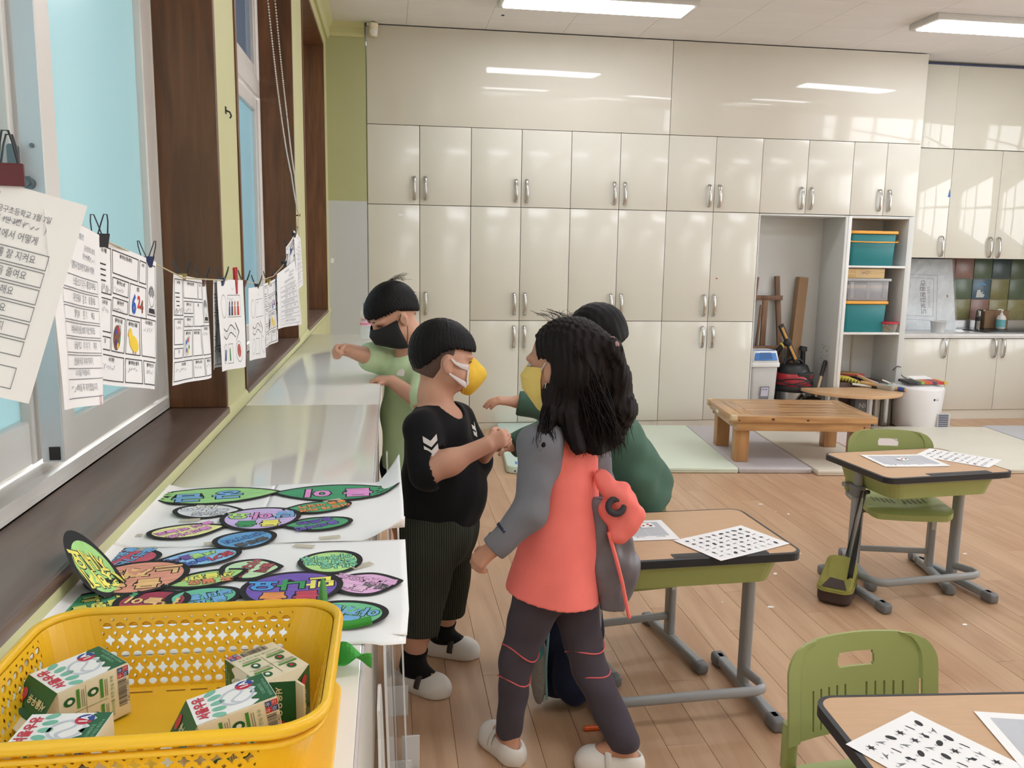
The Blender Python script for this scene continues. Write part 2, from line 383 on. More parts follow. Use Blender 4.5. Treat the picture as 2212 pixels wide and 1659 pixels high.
sash(w3, -1.07, -0.34, 1.035, 2.0, -0.458, 0.040, 0.07, 0.075, 0.06, m_pane3); sash(w3, -1.80, -1.02, 1.035, 2.0, -0.507, 0.040, 0.07, 0.075, 0.06, m_pane3)
sash(w3, -1.07, -0.34, 2.08, 2.85, -0.458, 0.04, 0.06, 0.05, 0.05, m_pane3); sash(w3, -1.80, -1.02, 2.08, 2.85, -0.507, 0.04, 0.06, 0.05, 0.05, m_pane3)
# sills and reveal boards lining each opening
for nm, (a, b) in zip(('trim_3', 'trim_4', 'trim_5'), ((-7.6, -4.29), (-3.965, -2.37), (-1.845, -0.30))):
    t = MB(); t.b2((-0.45, a, ZS-0.02), (XW+0.006, b, ZS)); t.b2((XW-0.004, a, ZS-0.022), (XW+0.010, b, ZS-0.001))
    o = struct(nm, t, m_sill, bevel=0.003, bseg=2)
    rv = MB(); rv.b2((-0.45, b-0.02, ZS), (XW+0.006, b+0.002, ZH)); rv.b2((-0.45, a-0.002, ZS), (XW+0.006, a+0.02, ZH)); rv.b2((-0.45, a, ZH-0.02), (XW+0.006, b, ZH+0.003))
    obj('reveal_board', rv, m_reveal, o, bevel=0.002, bseg=1)
# back wall: painted strip beside the cupboards plus the wall behind them
struct('wall_back', MB().b2((-0.7, 0.0, -0.1), (-0.006, 0.12, ZC)).b2((-0.2, 0.72, -0.1), (7.4, 0.85, ZC)), m_strip)
struct('wall_right', MB().b2((7.0, -8.8, -0.1), (7.3, 0.85, 0.85)).b2((7.0, -8.8, 2.7), (7.3, 0.85, ZC)).b2((7.0, -8.8, 0.85), (7.3, -7.4, 2.7)).b2((7.0, -4.7, 0.85), (7.3, -4.3, 2.7)).b2((7.0, -0.9, 0.85), (7.3, 0.85, 2.7)), m_cream)
struct('wall_near', MB().b2((-0.7, -8.8, -0.1), (7.3, -8.65, ZC)), m_cream)
wr = MB()
for (a, b) in ((-7.4, -4.7), (-4.3, -0.9)):
    n_ = 3
    for k in range(n_+1):
        y = a+(b-a)*k/n_; wr.b2((7.1, y-0.03, 0.85), (7.16, y+0.03, 2.7))
    for z in (0.88, 2.0, 2.67): wr.b2((7.1, a, z-0.03), (7.16, b, z+0.03))
struct('window_4', wr, m_alu)

# ---------------------------------------------------------------- ceiling lamps
m_lamp = emit('lamp_diffuser', (244, 249, 255), LAMP_STRENGTH)
def lamp(cx, cy, label):
    t = thing('ceiling_lamp', label, 'lamp', (cx, cy, ZC), 0, 'slim ceiling lamps')
    h = MB(); h.rbox((0, 0, -0.02), (1.33, 0.34, 0.04), 0.012, taper=1.0)
    obj('housing', h, mat('lamp_housing', (205, 203, 200), rough=0.5), t, bevel=0.006)
    obj('diffuser', MB().rbox((0, 0, -0.042), (1.25, 0.27, 0.012), 0.01), m_lamp, t)
    return t
lamp(1.56, -0.91, 'slim white ceiling lamp above the left half of the cupboards')
lamp(4.58, -0.93, 'slim white ceiling lamp above the kitchen corner')
for cx, cy, lb in ((1.56, -3.3, 'ceiling lamp above the desk aisle, mirrored in the left cream panel'), (4.62, -3.3, 'ceiling lamp right of the desk aisle, mirrored in the right cream panel'), (1.50, -5.65, 'ceiling lamp just in front of the camera, out of view'), (4.62, -5.65, 'ceiling lamp right of the camera, out of view'), (1.50, -8.0, 'added unseen ceiling lamp behind the camera on the window side'), (4.62, -8.0, 'added unseen ceiling lamp behind the camera on the far right')):  # rearmost pair is added, out of view, to brighten the near floor and figures
    lamp(cx, cy, lb)
# ================================================================ cupboards along the back wall
def glossy(name, rgb, rough, bump):
    m = mat(name, rgb, rough=rough, spec=0.5, var=0.012, vs=2.5, bump=bump, bs=9.0); return m
m_fascia = glossy('gloss_panel', (214, 209, 198), 0.06, 0.004)
m_door = glossy('gloss_door', (217, 214, 204), 0.14, 0.015)
m_kdoor = glossy('kitchen_gloss', (219, 216, 204), 0.05, 0.004)
m_carc = mat('carcass_shadow_gap', (84, 80, 74), rough=0.7, var=0.03)  # cream bodies coloured dark to paint the shade in the door gaps
m_edge = mat('white_edge', (226, 226, 224), rough=0.4, var=0.01)
m_niche = mat('niche_white', (206, 207, 205), rough=0.5, var=0.03, vs=2.0)
m_handle = mat('brushed_handle', (200, 198, 196), rough=0.22, metal=1.0, var=0.02)
hb = MB()
hp = [(0, 0.0, -0.09), (0, -0.014, -0.086), (0, -0.024, -0.065), (0, -0.030, -0.03), (0, -0.031, 0.0), (0, -0.030, 0.03), (0, -0.024, 0.065), (0, -0.014, 0.086), (0, 0.0, 0.09)]
hb.tube(hp, 0.0125, seg=8, flat=0.32, up=(1, 0, 0))
hm = hb.mesh('handle', m_handle)
_dm = {}
def door(par, x0, x1, z0, z1, hside, hz, y=0.0, m=None, ox=0.0, oz=0.0):
    g = 0.0022; w, h = x1-x0-2*g, z1-z0-2*g; key = (round(w, 4), round(h, 4), (m or m_door).name)
    if key not in _dm: _dm[key] = MB().box((0, 0.009, 0), (w, 0.018, h)).mesh('door', m or m_door, bevel=0.0015, bseg=2)
    d = link('door', _dm[key], par, ((x0+x1)/2-ox, y, (z0+z1)/2-oz))
    if hside:
        hx = (x1-0.043 if hside > 0 else x0+0.043)-(x0+x1)/2
        link('handle', hm, d, (hx, -0.0005, hz-(z0+z1)/2))
    return d
Z0, Z1, Z2, Z3, Z4 = 0.054, 0.896, 1.797, 2.396, 3.118
CW = 0.4
def cupboard(nm, label, cat, x0, x1, z0, z1, hz, group, y=0.0, depth=0.4, m=None, sides=None, n=2):
    t = thing(nm, label, cat, ((x0+x1)/2, y, z0), 0, group); cx = (x0+x1)/2
    obj('carcass', MB().b2((x0-cx+0.001, 0.0185, 0.001), (x1-cx-0.001, depth, z1-z0-0.001)), m_carc, t)
    for k in range(n):
        a = x0+(x1-x0)*k/n; b = x0+(x1-x0)*(k+1)/n
        s_ = sides[k] if sides else (1 if k == 0 else -1)
        door(t, a, b, z0, z1, s_, hz, 0.0, m, cx, z0)
    return t
fas = []
for i, (a, b, lb) in enumerate(((0.0, 2.4, 'wide glossy cream panel above the left half of the cupboards, against the green wall'), (2.4, 4.6, 'wide glossy cream panel above the right half of the cupboards, next to the kitchen'))):
    o = obj('fascia_panel', MB().b2((a+0.0022, 0.0, Z3+0.0022), (b-0.0022, 0.02, Z4)), m_fascia, None, bevel=0.0015); tag(o, lb, 'panel', 'cream panels above the cupboards')
obj_b = obj('fascia_backing', MB().b2((0.0, 0.022, Z3), (4.6, 0.4, Z4)), m_carc); obj_b['kind'] = 'structure'; obj_b.name = 'trim_6'
top_lb = ['first cream wall cupboard from the window wall, top row', 'second cream wall cupboard from the window wall, top row', 'third cream wall cupboard from the window wall, top row',
          'fourth cream wall cupboard from the window wall, top row', 'cream wall cupboard right above the open niche with the easel', 'narrow cream wall cupboard above the open shelves with teal tubs']
for i in range(5): cupboard('wall_cupboard', top_lb[i], 'cupboard', i*0.8, i*0.8+0.8, Z2, Z3, 1.925, 'top row of wall cupboards')
cupboard('wall_cupboard', top_lb[5], 'cupboard', 4.0, 4.6, Z2, Z3, 1.925, 'top row of wall cupboards')
cupboard('tall_cupboard', 'full height two door cream cupboard next to the two tone wall', 'cupboard', 0.0, 0.8, Z0, Z2, 1.03, None)
mid_lb = ['middle row cream cupboard behind the boy in the black shirt', 'middle row cream cupboard behind the dark haired child in green', 'middle row cream cupboard next to the open niche']
low_lb = ['bottom row cream cupboard behind the two masked children', 'bottom row cream cupboard hidden mostly by the long haired girl', 'bottom row cream cupboard next to the grey bin']
for i in range(3):
    cupboard('middle_cupboard', mid_lb[i], 'cupboard', 0.8+0.8*i, 1.6+0.8*i, Z1, Z2, 1.03, 'middle row of cupboards')
    cupboard('base_cupboard', low_lb[i], 'cupboard', 0.8+0.8*i, 1.6+0.8*i, Z0, Z1, 0.765, 'bottom row of cupboards')
struct('baseboard_back', MB().b2((0.0, 0.004, 0.0), (1.598, 0.38, Z0-0.002)).b2((1.602, 0.004, 0.0), (2.4, 0.38, Z0-0.002)).b2((2.402, 0.004, 0.0), (4.6, 0.38, Z0-0.002)), mat('plinth_cream', (210, 207, 196), rough=0.35))
# small marks on doors
mk = MB()
for (x, z, w, h) in ((0.235, 1.71, 0.035, 0.018),): mk.b2((x, -0.0012, z), (x+w, -0.0002, z+h))
tag(obj('paper_scrap', mk, m_paper), 'tiny white sticker scrap on the tall cupboard door near its top', 'sticker')
tag(obj('red_sticker', MB().b2((2.852, -0.0012, 1.25), (2.866, -0.0001, 1.26)), mat('red_mark', (150, 40, 40))), 'tiny red sticker on the middle cupboard door beside the niche', 'sticker')
tag(obj('tape_remnant', MB().b2((1.42, -0.0012, 0.12), (1.465, -0.0002, 0.135)), mat('tape_brown', (110, 95, 80))), 'small brown tape remnant low on a bottom cupboard door', 'sticker')
# open niche and open shelf unit
nt = thing('open_niche', 'tall open niche with white sides holding an easel, bin and vacuum cleaner', 'niche', (3.6, 0, 0.05))
def lb2(mb, a, b, o): return mb.b2([a[i]-o[i] for i in range(3)], [b[i]-o[i] for i in range(3)])
ON = (3.6, 0, 0.05)
obj('back_panel', lb2(MB(), (3.2, 0.38, 0.05), (3.975, 0.398, 1.79), ON), m_niche, nt)
obj('side_panel', lb2(MB(), (3.202, 0.001, 0.05), (3.214, 0.38, 1.793), ON), m_niche, nt)
obj('side_panel', lb2(MB(), (3.972, 0.001, 0.05), (3.996, 0.38, 1.793), ON), m_niche, nt, bevel=0.001)
obj('top_panel', lb2(MB(), (3.214, 0.003, 1.78), (3.972, 0.38, 1.7945), ON), m_niche, nt)
obj('bottom_panel', lb2(MB(), (3.214, 0.003, 0.05), (3.972, 0.38, 0.062), ON), m_niche, nt)
sc_ = MB()
rs = random.Random(3)
for k in range(60):
    y = 0.12+0.14*rs.random(); z = 0.42+0.24*rs.random()+0.02; s_ = 0.004+0.008*rs.random()
    sc_.box((3.9715-3.6, y, z-0.05), (0.0006, s_, s_*1.6), (rs.random(), 0, 0))
o = obj('scuff_marks', sc_, mat('scuff_grey', (168, 168, 166)), nt); o['kind'] = 'stuff'
st = thing('open_shelf', 'narrow open shelf unit with white edges holding teal tubs', 'shelf', (4.3, 0, 0.05)); OS = (4.3, 0, 0.05)
obj('side_panel', lb2(MB(), (3.998, -0.001, 0.05), (4.028, 0.38, 1.793), OS), m_edge, st, bevel=0.001)
obj('side_panel', lb2(MB(), (4.548, -0.001, 0.05), (4.6, 0.40, 1.793), OS), m_niche, st, bevel=0.001)
obj('back_panel', lb2(MB(), (4.028, 0.38, 0.05), (4.548, 0.398, 1.79), OS), m_niche, st)
obj('top_panel', lb2(MB(), (4.028, 0.003, 1.775), (4.548, 0.38, 1.7945), OS), m_niche, st)
for z in (1.378, 0.806): obj('shelf_board', lb2(MB(), (4.028, 0.0, z-0.018), (4.548, 0.38, z), OS), m_edge, st, bevel=0.001)
obj('bottom_panel', lb2(MB(), (4.028, 0.003, 0.05), (4.548, 0.38, 0.064), OS), m_niche, st)
obj('corner_batten', lb2(MB(), (4.33, 0.366, 0.064), (4.345, 0.38, 0.788), OS), mat('batten', (188, 180, 165)), st)

# ---------------------------------------------------------------- kitchen corner
KY, KU = 0.15, 0.25
o = obj('kitchen_fascia', MB().b2((4.606, KU, 2.404), (5.06, KU+0.02, 3.10)).b2((5.062, KU, 2.404), (6.96, KU+0.02, 3.10)), m_kdoor, None, bevel=0.001); tag(o, 'set back cream panel above the kitchen wall units with a blue line on top', 'panel')
obj('top_seal', MB().b2((4.606, KU-0.004, 3.10), (6.96, KU+0.02, 3.112)), mat('blue_seal', (58, 66, 110)), o)
kdx = [4.606, 5.093, 5.557, 6.02, 6.48, 6.96]
kul = ['glossy kitchen wall unit with one door, touching the tall cupboards', 'glossy kitchen wall unit above the wrapped board and tap', 'glossy kitchen wall unit above the soap bottle, at the edge of the photo']
cupboard('kitchen_wall_unit', kul[1], 'cupboard', kdx[0], kdx[2], 1.452, 2.40, 1.555, 'kitchen wall units', y=KU, depth=0.3, m=m_kdoor, sides=(1, 1))
cupboard('kitchen_wall_unit', kul[2], 'cupboard', kdx[2], kdx[4], 1.452, 2.40, 1.555, 'kitchen wall units', y=KU, depth=0.3, m=m_kdoor, sides=(-1, 1))
tag(obj('blue_sticker', MB().add([(5.06, KU-0.0012, 1.985), (5.085, KU-0.0012, 1.99), (5.072, KU-0.0012, 2.06), (5.06, KU-0.0002, 1.985), (5.085, KU-0.0002, 1.99), (5.072, KU-0.0002, 2.06)], [(0, 1, 2), (5, 4, 3), (0, 3, 4, 1), (1, 4, 5, 2), (2, 5, 3, 0)]), mat('blue_tape', (34, 110, 190))), 'small blue triangular sticker on the kitchen wall unit door', 'sticker')
kb = thing('kitchen_base_unit', 'cream kitchen base unit with one hinged door behind the dehumidifier', 'cupboard', (4.87, KY, 0.0), 0, 'kitchen base units')
obj('carcass', MB().b2((-0.262, 0.0185, 0.09), (0.264, 0.49, 0.7405)), m_carc, kb); door(kb, 4.61, 5.136, 0.085, 0.738, 1, 0.655, 0, m_door, 4.87, 0)
kb2 = thing('kitchen_base_unit', 'cream two door kitchen base unit below the sink', 'cupboard', (5.63, KY, 0.0), 0, 'kitchen base units')
obj('carcass', MB().b2((-0.492, 0.0185, 0.09), (0.492, 0.49, 0.7405)), m_carc, kb2); door(kb2, 5.136, 5.63, 0.085, 0.738, 1, 0.655, 0, m_door, 5.63, 0); door(kb2, 5.63, 6.124, 0.085, 0.738, -1, 0.655, 0, m_door, 5.63, 0)
struct('baseboard_right', MB().b2((4.61, KY+0.01, 0.0), (6.9, KY+0.4, 0.083)), m_door)
m_marble = mat('grey_marble', (212, 211, 210), rough=0.2, var=0.10, vs=5.0)
wt = obj('worktop', MB().b2((4.605, KY-0.015, 0.742), (6.9, 0.644, 0.782)), m_marble, None, bevel=0.004); tag(wt, 'pale grey marbled kitchen worktop beneath the wrapped board', 'worktop')
# wall tiles
tiles = struct('wall_tile_field', MB().b2((4.61, 0.66, 0.78), (6.95, 0.72, 1.5)), mat('grout', (170, 168, 158), rough=0.8)); tiles.name = 'wall_splashback'
tcol = {'g': (96, 112, 92), 'd': (78, 94, 96), 'p': (150, 116, 108), 'o': (132, 130, 88), 'b': (80, 104, 122), 'y': (150, 146, 104)}
tmat = {k_: mat('tile_'+k_, v, rough=0.3, var=0.12, vs=30) for k_, v in tcol.items()}
tmesh = {k_: MB().box((0, 0, 0), (0.190, 0.012, 0.190)).mesh('tile', tmat[k_], bevel=0.003) for k_ in tcol}
rows = ['gpogdpogpgdo', 'dgopgogbogpd', 'gdpogogopyog']
XT0 = 5.683-7*0.195
for r_i, row in enumerate(rows):
    for c_i, ch in enumerate(row):
        x = XT0+0.195*(c_i+0.5); z = 1.36-0.195*(r_i)
        if x < 4.72 or x > 6.9: continue
        ch2 = {(0, 6): 'p', (0, 7): 'g', (0, 8): 'd', (1, 6): 'g', (1, 7): 'b', (1, 8): 'o', (2, 6): 'o', (2, 7): 'p', (2, 8): 'y'}.get((r_i, c_i), ch)
        link('tile', tmesh[ch2], tiles, (x, 0.655, z))
tx, tz = XT0+0.195*7.5, 1.36-0.195
def TP(u, v): return (tx+u, 0.6485, tz+v)
bp = MB()
bp.add([TP(-0.07, 0.045), TP(-0.02, 0.05), TP(0.045, 0.035), TP(0.05, 0.045), TP(0.03, 0.055), TP(-0.03, 0.06)], [(0, 1, 2, 3, 4, 5)]); bp.add([TP(-0.04, 0.035), TP(0.0, 0.04), TP(-0.05, 0.005)], [(0, 1, 2)])
obj('tile_picture_blue', bp, mat('tile_blue_print', (96, 160, 205)), tiles)
bw = MB(); bw.add([TP(-0.05, -0.08), TP(0.03, -0.08), TP(0.04, -0.05), TP(0.01, -0.045), TP(0.03, -0.02), TP(0.0, -0.035), TP(-0.01, -0.005), TP(-0.04, -0.01), TP(-0.045, -0.04)], [tuple(range(9))])
obj('tile_picture_white', bw, mat('tile_white_print', (205, 212, 214)), tiles)
obj('steel_upstand', MB().b2((4.62, 0.645, 0.782), (6.9, 0.66, 0.865)), m_steel, wt)
# sink and tap
sk = thing('sink', 'dark sunken kitchen sink with a grey rim behind the tap', 'sink', (5.95, 0.42, 0.782))
obj('rim', MB().rbox((0, 0, 0.004), (0.78, 0.36, 0.010), 0.05), mat('sink_rim', (90, 92, 96), rough=0.3, metal=0.7), sk, bevel=0.003)
obj('bowl', MB().rbox((0, 0, 0.0095), (0.70, 0.28, 0.003), 0.05), mat('sink_dark', (42, 44, 48), rough=0.35), sk)
tp = thing('tap', 'chrome mixer tap rising behind the sink before the pink tile', 'tap', (5.72, 0.57, 0.79))
m_chrome = mat('chrome', (150, 152, 156), rough=0.12, metal=1.0, var=0.0)
obj('body', MB().cyl((0, 0, -0.002), (0, 0, 0.16), 0.027, 0.022), m_chrome, tp)
obj('spout', MB().tube([(0, 0, 0.115), (-0.04, -0.05, 0.125), (-0.075, -0.10, 0.12)], 0.016), m_chrome, tp)
obj('nozzle', MB().cyl((-0.078, -0.102, 0.12), (-0.078, -0.102, 0.085), 0.026, 0.024), m_black, tp)
obj('lever', MB().cyl((0, 0, 0.16), (0, 0, 0.178), 0.023, 0.02).box((0.0, -0.035, 0.18), (0.02, 0.08, 0.012)), m_chrome, tp)
so = thing('soap_dispenser', 'white pump soap bottle with a teal label beside the tap', 'bottle', (5.93, 0.53, 0.794))
obj('bottle', MB().lathe([(0.036, 0), (0.042, 0.006), (0.042, 0.10), (0.032, 0.125), (0.014, 0.135), (0.014, 0.15)], 20), m_white, so)
obj('label', MB().lathe([(0.0428, 0.02), (0.0428, 0.09)], 20, cap=False), mat('label_teal', (120, 188, 196)), so)
obj('pump', MB().cyl((0, 0, 0.15), (0, 0, 0.175), 0.006).cyl((0, 0, 0.172), (0, 0, 0.184), 0.014).tube([(0, 0, 0.18), (-0.03, 0, 0.185), (-0.045, 0, 0.178)], 0.006), m_white, so)
cb = obj('cardboard_box', MB().b2((5.80, 0.585, 0.7935), (6.05, 0.64, 0.965)), mat('kraft', (140, 112, 86), rough=0.8), None, bevel=0.003); tag(cb, 'brown cardboard box upright behind the soap bottle', 'box')
cu_ = obj('plastic_cup', MB().lathe([(0.055, 0.0), (0.066, 0.095), (0.072, 0.097), (0.072, 0.104), (0.066, 0.104), (0.053, 0.004)], 24, cap=False).lathe([(0.0, 0.003), (0.055, 0.003)], 24, cap=False), mat('cup_grey', (206, 208, 210), rough=0.4)); cu_.location = (5.12, 0.3, 0.7825); tag(cu_, 'pale grey plastic tub on the worktop before the wrapped board', 'tub')
# board wrapped in clear film, leaning on the tiles
BD = thing('wrapped_board', 'large white board wrapped in crinkled clear film, leaning on the tiled wall', 'board', (4.64, 0.482, 0.783))
def bdP(u, v, d=0.0): return (0.0+0.83*u-0.035*v*u, 0.05+0.10*v-d, 0.0+0.66*v)
obj('board', MB().add([bdP(0, 0), bdP(1, 0), bdP(1, 1), bdP(0, 1), bdP(0, 0, -0.012), bdP(1, 0, -0.012), bdP(1, 1, -0.012), bdP(0, 1, -0.012)], [(0, 1, 2, 3), (7, 6, 5, 4), (0, 4, 5, 1), (1, 5, 6, 2), (2, 6, 7, 3), (3, 7, 4, 0)]), mat('board_white', (214, 218, 222), rough=0.5), BD)
pr = MB()
def strip(mb, p, q_, w, fn):
    p = Vector(p); q_ = Vector(q_); d = (q_-p).normalized(); nn = Vector((-d.y, d.x))*w/2
    mb.add([fn(*(p+nn)), fn(*(p-nn)), fn(*(q_-nn)), fn(*(q_+nn))], [(0, 1, 2, 3)])
bf = lambda x, y: bdP(x, y, 0.0015)
for a, b in (((0.0, 0.80), (0.80, 0.77)), ((0.80, 0.77), (0.76, 0.13)), ((0.76, 0.13), (0, 0.17)), ((0, 0.75), (0.75, 0.72)), ((0.75, 0.72), (0.72, 0.19)), ((0.72, 0.19), (0, 0.22))): strip(pr, a, b, 0.005, bf)
for k in range(26): strip(pr, (0.03+0.028*k, 0.77), (0.03+0.028*k, 0.755), 0.004, bf); strip(pr, (0.03+0.026*k, 0.185), (0.03+0.026*k, 0.20), 0.004, bf)
obj('ruler_border', pr, mat('print_grey', (150, 156, 164)), BD)
tx_ = MB(); put_text(tx_, '대원원단보드', bf, 0.075, (0.60, 0.46), -PI/2, 0.01, sx=1.15)
obj('lettering', tx_, mat('print_dark', (104, 84, 96)), BD)
tx_ = MB(); put_text(tx_, '맞춤형 우드락보드', bf, 0.04, (0.675, 0.46), -PI/2, 0.0); obj('lettering', tx_, mat('print_mid', (150, 150, 160)), BD)
rm = MB()
for (x, y) in ((0.31, 0.93), (0.90, 0.46), (0.22, 0.06)):
    for k in range(4): rm.add([bf(x+0.012*(k % 2), y+0.02*(k//2)), bf(x+0.01+0.012*(k % 2), y+0.02*(k//2)), bf(x+0.01+0.012*(k % 2), y+0.015+0.02*(k//2)), bf(x+0.012*(k % 2), y+0.015+0.02*(k//2))], [(0, 1, 2, 3)])
obj('red_marks', rm, mat('print_red', (140, 80, 90)), BD)
fm = MB(); rs = random.Random(5)
hh = [[0.008+0.016*rs.random() for _ in range(23)] for _ in range(19)]
fm.grid(lambda u, v: bdP(-0.01+1.02*u, -0.01+1.0*v, hh[int(round(v*18))][int(round(u*22))]), 22, 18, smooth=False)
obj('clear_film', fm, clear('film', (236, 242, 246), 0.08, 0.06), BD)
wbx = obj('switch_box', MB().b2((4.668, 0.40, 0.99), (4.74, 0.47, 1.10)), mat('box_brown', (150, 128, 116)), None, bevel=0.003); tag(wbx, 'small brown box hanging on the kitchen side panel', 'box')
wbx.location.z -= 0.0
# ================================================================ low cabinet under the windows
m_counter = mat('counter_gloss', (238, 236, 231), rough=0.07, var=0.015, vs=2.0)
m_cfront = mat('counter_front', (226, 222, 212), rough=0.35, var=0.02)
ct = thing('low_cabinet', 'long low glossy white cabinet running under the windows', 'cabinet', (-0.09, -4.1, 0.0)); O = (-0.09, -4.1, 0.0)
for (a, b) in ((-1.69, -4.005), (-4.008, -7.3)):
    obj('top', lb2(MB(), (-0.296, b, 0.928), (0.128, a, 0.95), O), m_counter, ct, bevel=0.002)
obj('carcass', lb2(MB(), (-0.294, -7.3, 0.0), (0.098, -1.70, 0.9275), O), m_cfront, ct)
for k in range(7):
    a = -1.72-0.8*k; obj('door', lb2(MB(), (0.0985, a-0.795, 0.08), (0.116, a, 0.915), O), m_cfront, ct, bevel=0.002)
obj('edge_strip', lb2(MB(), (0.1282, -7.3, 0.929), (0.131, -1.69, 0.949), O), mat('edge_lilac', (216, 214, 222), rough=0.3), ct)
# clear acrylic dividers standing against its front
m_acr = clear('acrylic', (225, 228, 230), 0.04, 0.10); m_acr_e = clear('acrylic_edge', (235, 238, 240), 0.1, 0.55)
def acrylic(y0, y1, x, label, lean):
    t = thing('acrylic_divider', label, 'divider', (x, (y0+y1)/2, 0.0), 0, 'clear dividers leaning on the low cabinet')
    h = 0.86; w = (y1-y0)
    pts = []
    for (py, pz) in ((-w/2, 0), (w/2, 0), (w/2, h-0.08)): pts.append((py, pz))
    for k in range(7): a = PI/2*k/6; pts.append((w/2-0.08+0.08*math.cos(a), h-0.08+0.08*math.sin(a)))
    for k in range(9): a = PI*k/8; pts.append((0.10*math.cos(a), h-0.09*math.sin(a)))
    for k in range(7): a = PI/2+PI/2*k/6; pts.append((-w/2+0.08+0.08*math.cos(a), h-0.08+0.08*math.sin(a)))
    n = len(pts); P = lambda p, d: (d-lean*p[1], p[0], p[1])
    mb = MB(); mb.add([P(p, 0) for p in pts]+[P(p, 0.004) for p in pts], [tuple(range(n)), tuple(range(2*n-1, n-1, -1))])
    obj('sheet', mb, m_acr, t)
    me = MB(); me.add([P(p, 0) for p in pts]+[P(p, 0.004) for p in pts], [(i, n+i, n+(i+1) % n, (i+1) % n) for i in range(n)])
    obj('edge', me, m_acr_e, t)
    for s_ in (-1, 1): obj('foot', MB().box((0.012, s_*(w/2-0.052), 0.05), (0.05, 0.005, 0.10)), m_acr_e, t)
acrylic(-4.72, -4.22, 0.178, 'clear acrylic divider leaning on the low cabinet beside the boy in black', 0.03)
acrylic(-4.98, -4.50, 0.204, 'second clear acrylic divider, half hidden by the poster sheet', 0.03)
acrylic(-5.55, -5.08, 0.178, 'clear acrylic divider on the floor below the hanging poster edge', 0.03)
acrylic(-6.06, -5.60, 0.172, 'clear acrylic divider beside the yellow basket end of the cabinet', 0.03)

# ================================================================ floor mats
def fmat(cx_, cy_, w, l, rz, rgb, label, h=0.036):
    m = mat('mat_%d_%d_%d' % rgb, rgb, rough=0.45, var=0.02, vs=3, bump=0.12, bs=400)
    t = thing('floor_mat', label, 'mat', (cx_, cy_, 0.0), rz, 'padded mats in front of the cupboards')
    obj('pad', MB().box((0, 0, h/2+0.0005), (w, l, h)), m, t, bevel=0.008, bseg=3)
    obj('seam', MB().box((0, -l/2+0.0005, h*0.5), (w-0.02, 0.003, 0.003)), mat('mat_seam', (170, 168, 160)), t)
    return t
rm_ = R_(-5.4)
def mpos(i, l0=0.0):  # centre of the i-th half metre strip
    bx, by = 2.36-0.066+i*0.505*math.cos(rm_), -0.80+i*0.505*math.sin(rm_)
    return bx, by
MW, ML = 0.50, 1.41
m_lab = ['cream padded mat mostly hidden by the children', 'pale green padded mat between the children and the wooden bench', 'lilac grey padded mat under the left legs of the bench', 'cream padded mat below the middle of the bench',
         'pinkish cream padded mat under the right end of the bench', 'cream padded mat behind the far desk', 'pale grey padded mat at the right edge before the kitchen']
mcol = [(226, 218, 200), (214, 224, 208), (194, 188, 192), (218, 210, 196), (228, 214, 212), (224, 220, 206), (196, 198, 204)]
offs = [(0, 0), (0, 0), (0, 0), (0.005, -0.06), (0.01, -0.07), (0.02, -0.02), (0.03, 0.0)]
for i in range(7):
    bx, by = mpos(i-1); wmul = 1.0
    if i == 5: bx += 0.28; wmul = 2.05
    if i == 6: bx += 0.80; wmul = 2.0
    fmat(bx+offs[i][0], by+offs[i][1], MW*wmul, ML, rm_, mcol[i], m_lab[i])
mp = thing('padded_board', 'pale mint padded board with blue sticker on the floor behind the girl', 'mat', (1.20, -0.72, 0.0), R_(-4.5))
m_mint = mat('mint_vinyl', (200, 222, 216), rough=0.4, var=0.02)
obj('pad', MB().rbox((0, 0, 0.026), (0.45, 1.42, 0.05), 0.05), m_mint, mp, bevel=0.008, bseg=3)
obj('sticker', MB().box((-0.13, -0.62, 0.0516), (0.07, 0.07, 0.001)), mat('sticker_blue', (60, 130, 200)), mp)
obj('sticker_print', MB().box((-0.13, -0.625, 0.0524), (0.04, 0.03, 0.0006)), m_white, mp)
obj('screw', MB().cyl((-0.17, -0.712, 0.02), (-0.17, -0.7115, 0.02), 0.006), m_dark, mp)

# ================================================================ wooden bench
m_pine = wood('bench_pine', (156, 112, 72), (204, 160, 110), axis=0, scale=4, rough=0.3, coat=0.3, contrast=0.9)
m_pineE = wood('bench_pine_end', (160, 114, 74), (200, 154, 104), axis=2, scale=4, rough=0.35, contrast=0.9)
bz = 0.0365
bn = thing('wooden_bench', 'low pine bench with slatted worn top standing on the mats', 'bench', (3.0, -1.13, bz), R_(-7.0))
HT = 0.37-bz
tb = 0.045
# top: framed with boards across the short ends and long planks between
for (a, b) in ((-0.50, -0.42), (-0.418, -0.34)): obj('plank', MB().b2((a, -0.265, HT-0.022), (b-0.001, 0.265, HT)), m_pineE if False else wood('bench_cross', (156, 112, 72), (202, 158, 108), axis=1, scale=4, rough=0.3, coat=0.3) if 'bc' not in globals() else bc, bn, bevel=0.002); bc = bpy.data.materials['bench_cross']
obj('plank', MB().b2((0.42, -0.265, HT-0.022), (0.50, 0.265, HT)), bc, bn, bevel=0.002)
for k in range(5):
    a = -0.265+0.106*k; obj('plank', MB().b2((-0.339, a, HT-0.022), (0.419, a+0.105, HT-0.0005)), m_pine, bn, bevel=0.0015)
for s_ in (-1, 1): obj('edge_rail', MB().b2((-0.50, s_*0.266, HT-tb), (0.50, s_*0.345, HT)), m_pine, bn, bevel=0.003)
for s_ in (-1, 1): obj('side_rail', MB().b2((s_*0.42, -0.264, HT-0.06), (s_*0.498, 0.264, HT-0.023)), bc, bn, bevel=0.003)
for s_ in (-1, 1): obj('apron', MB().b2((-0.46, s_*0.295, HT-0.105), (0.46, s_*0.325, HT-tb-0.001)), m_pine, bn, bevel=0.002)
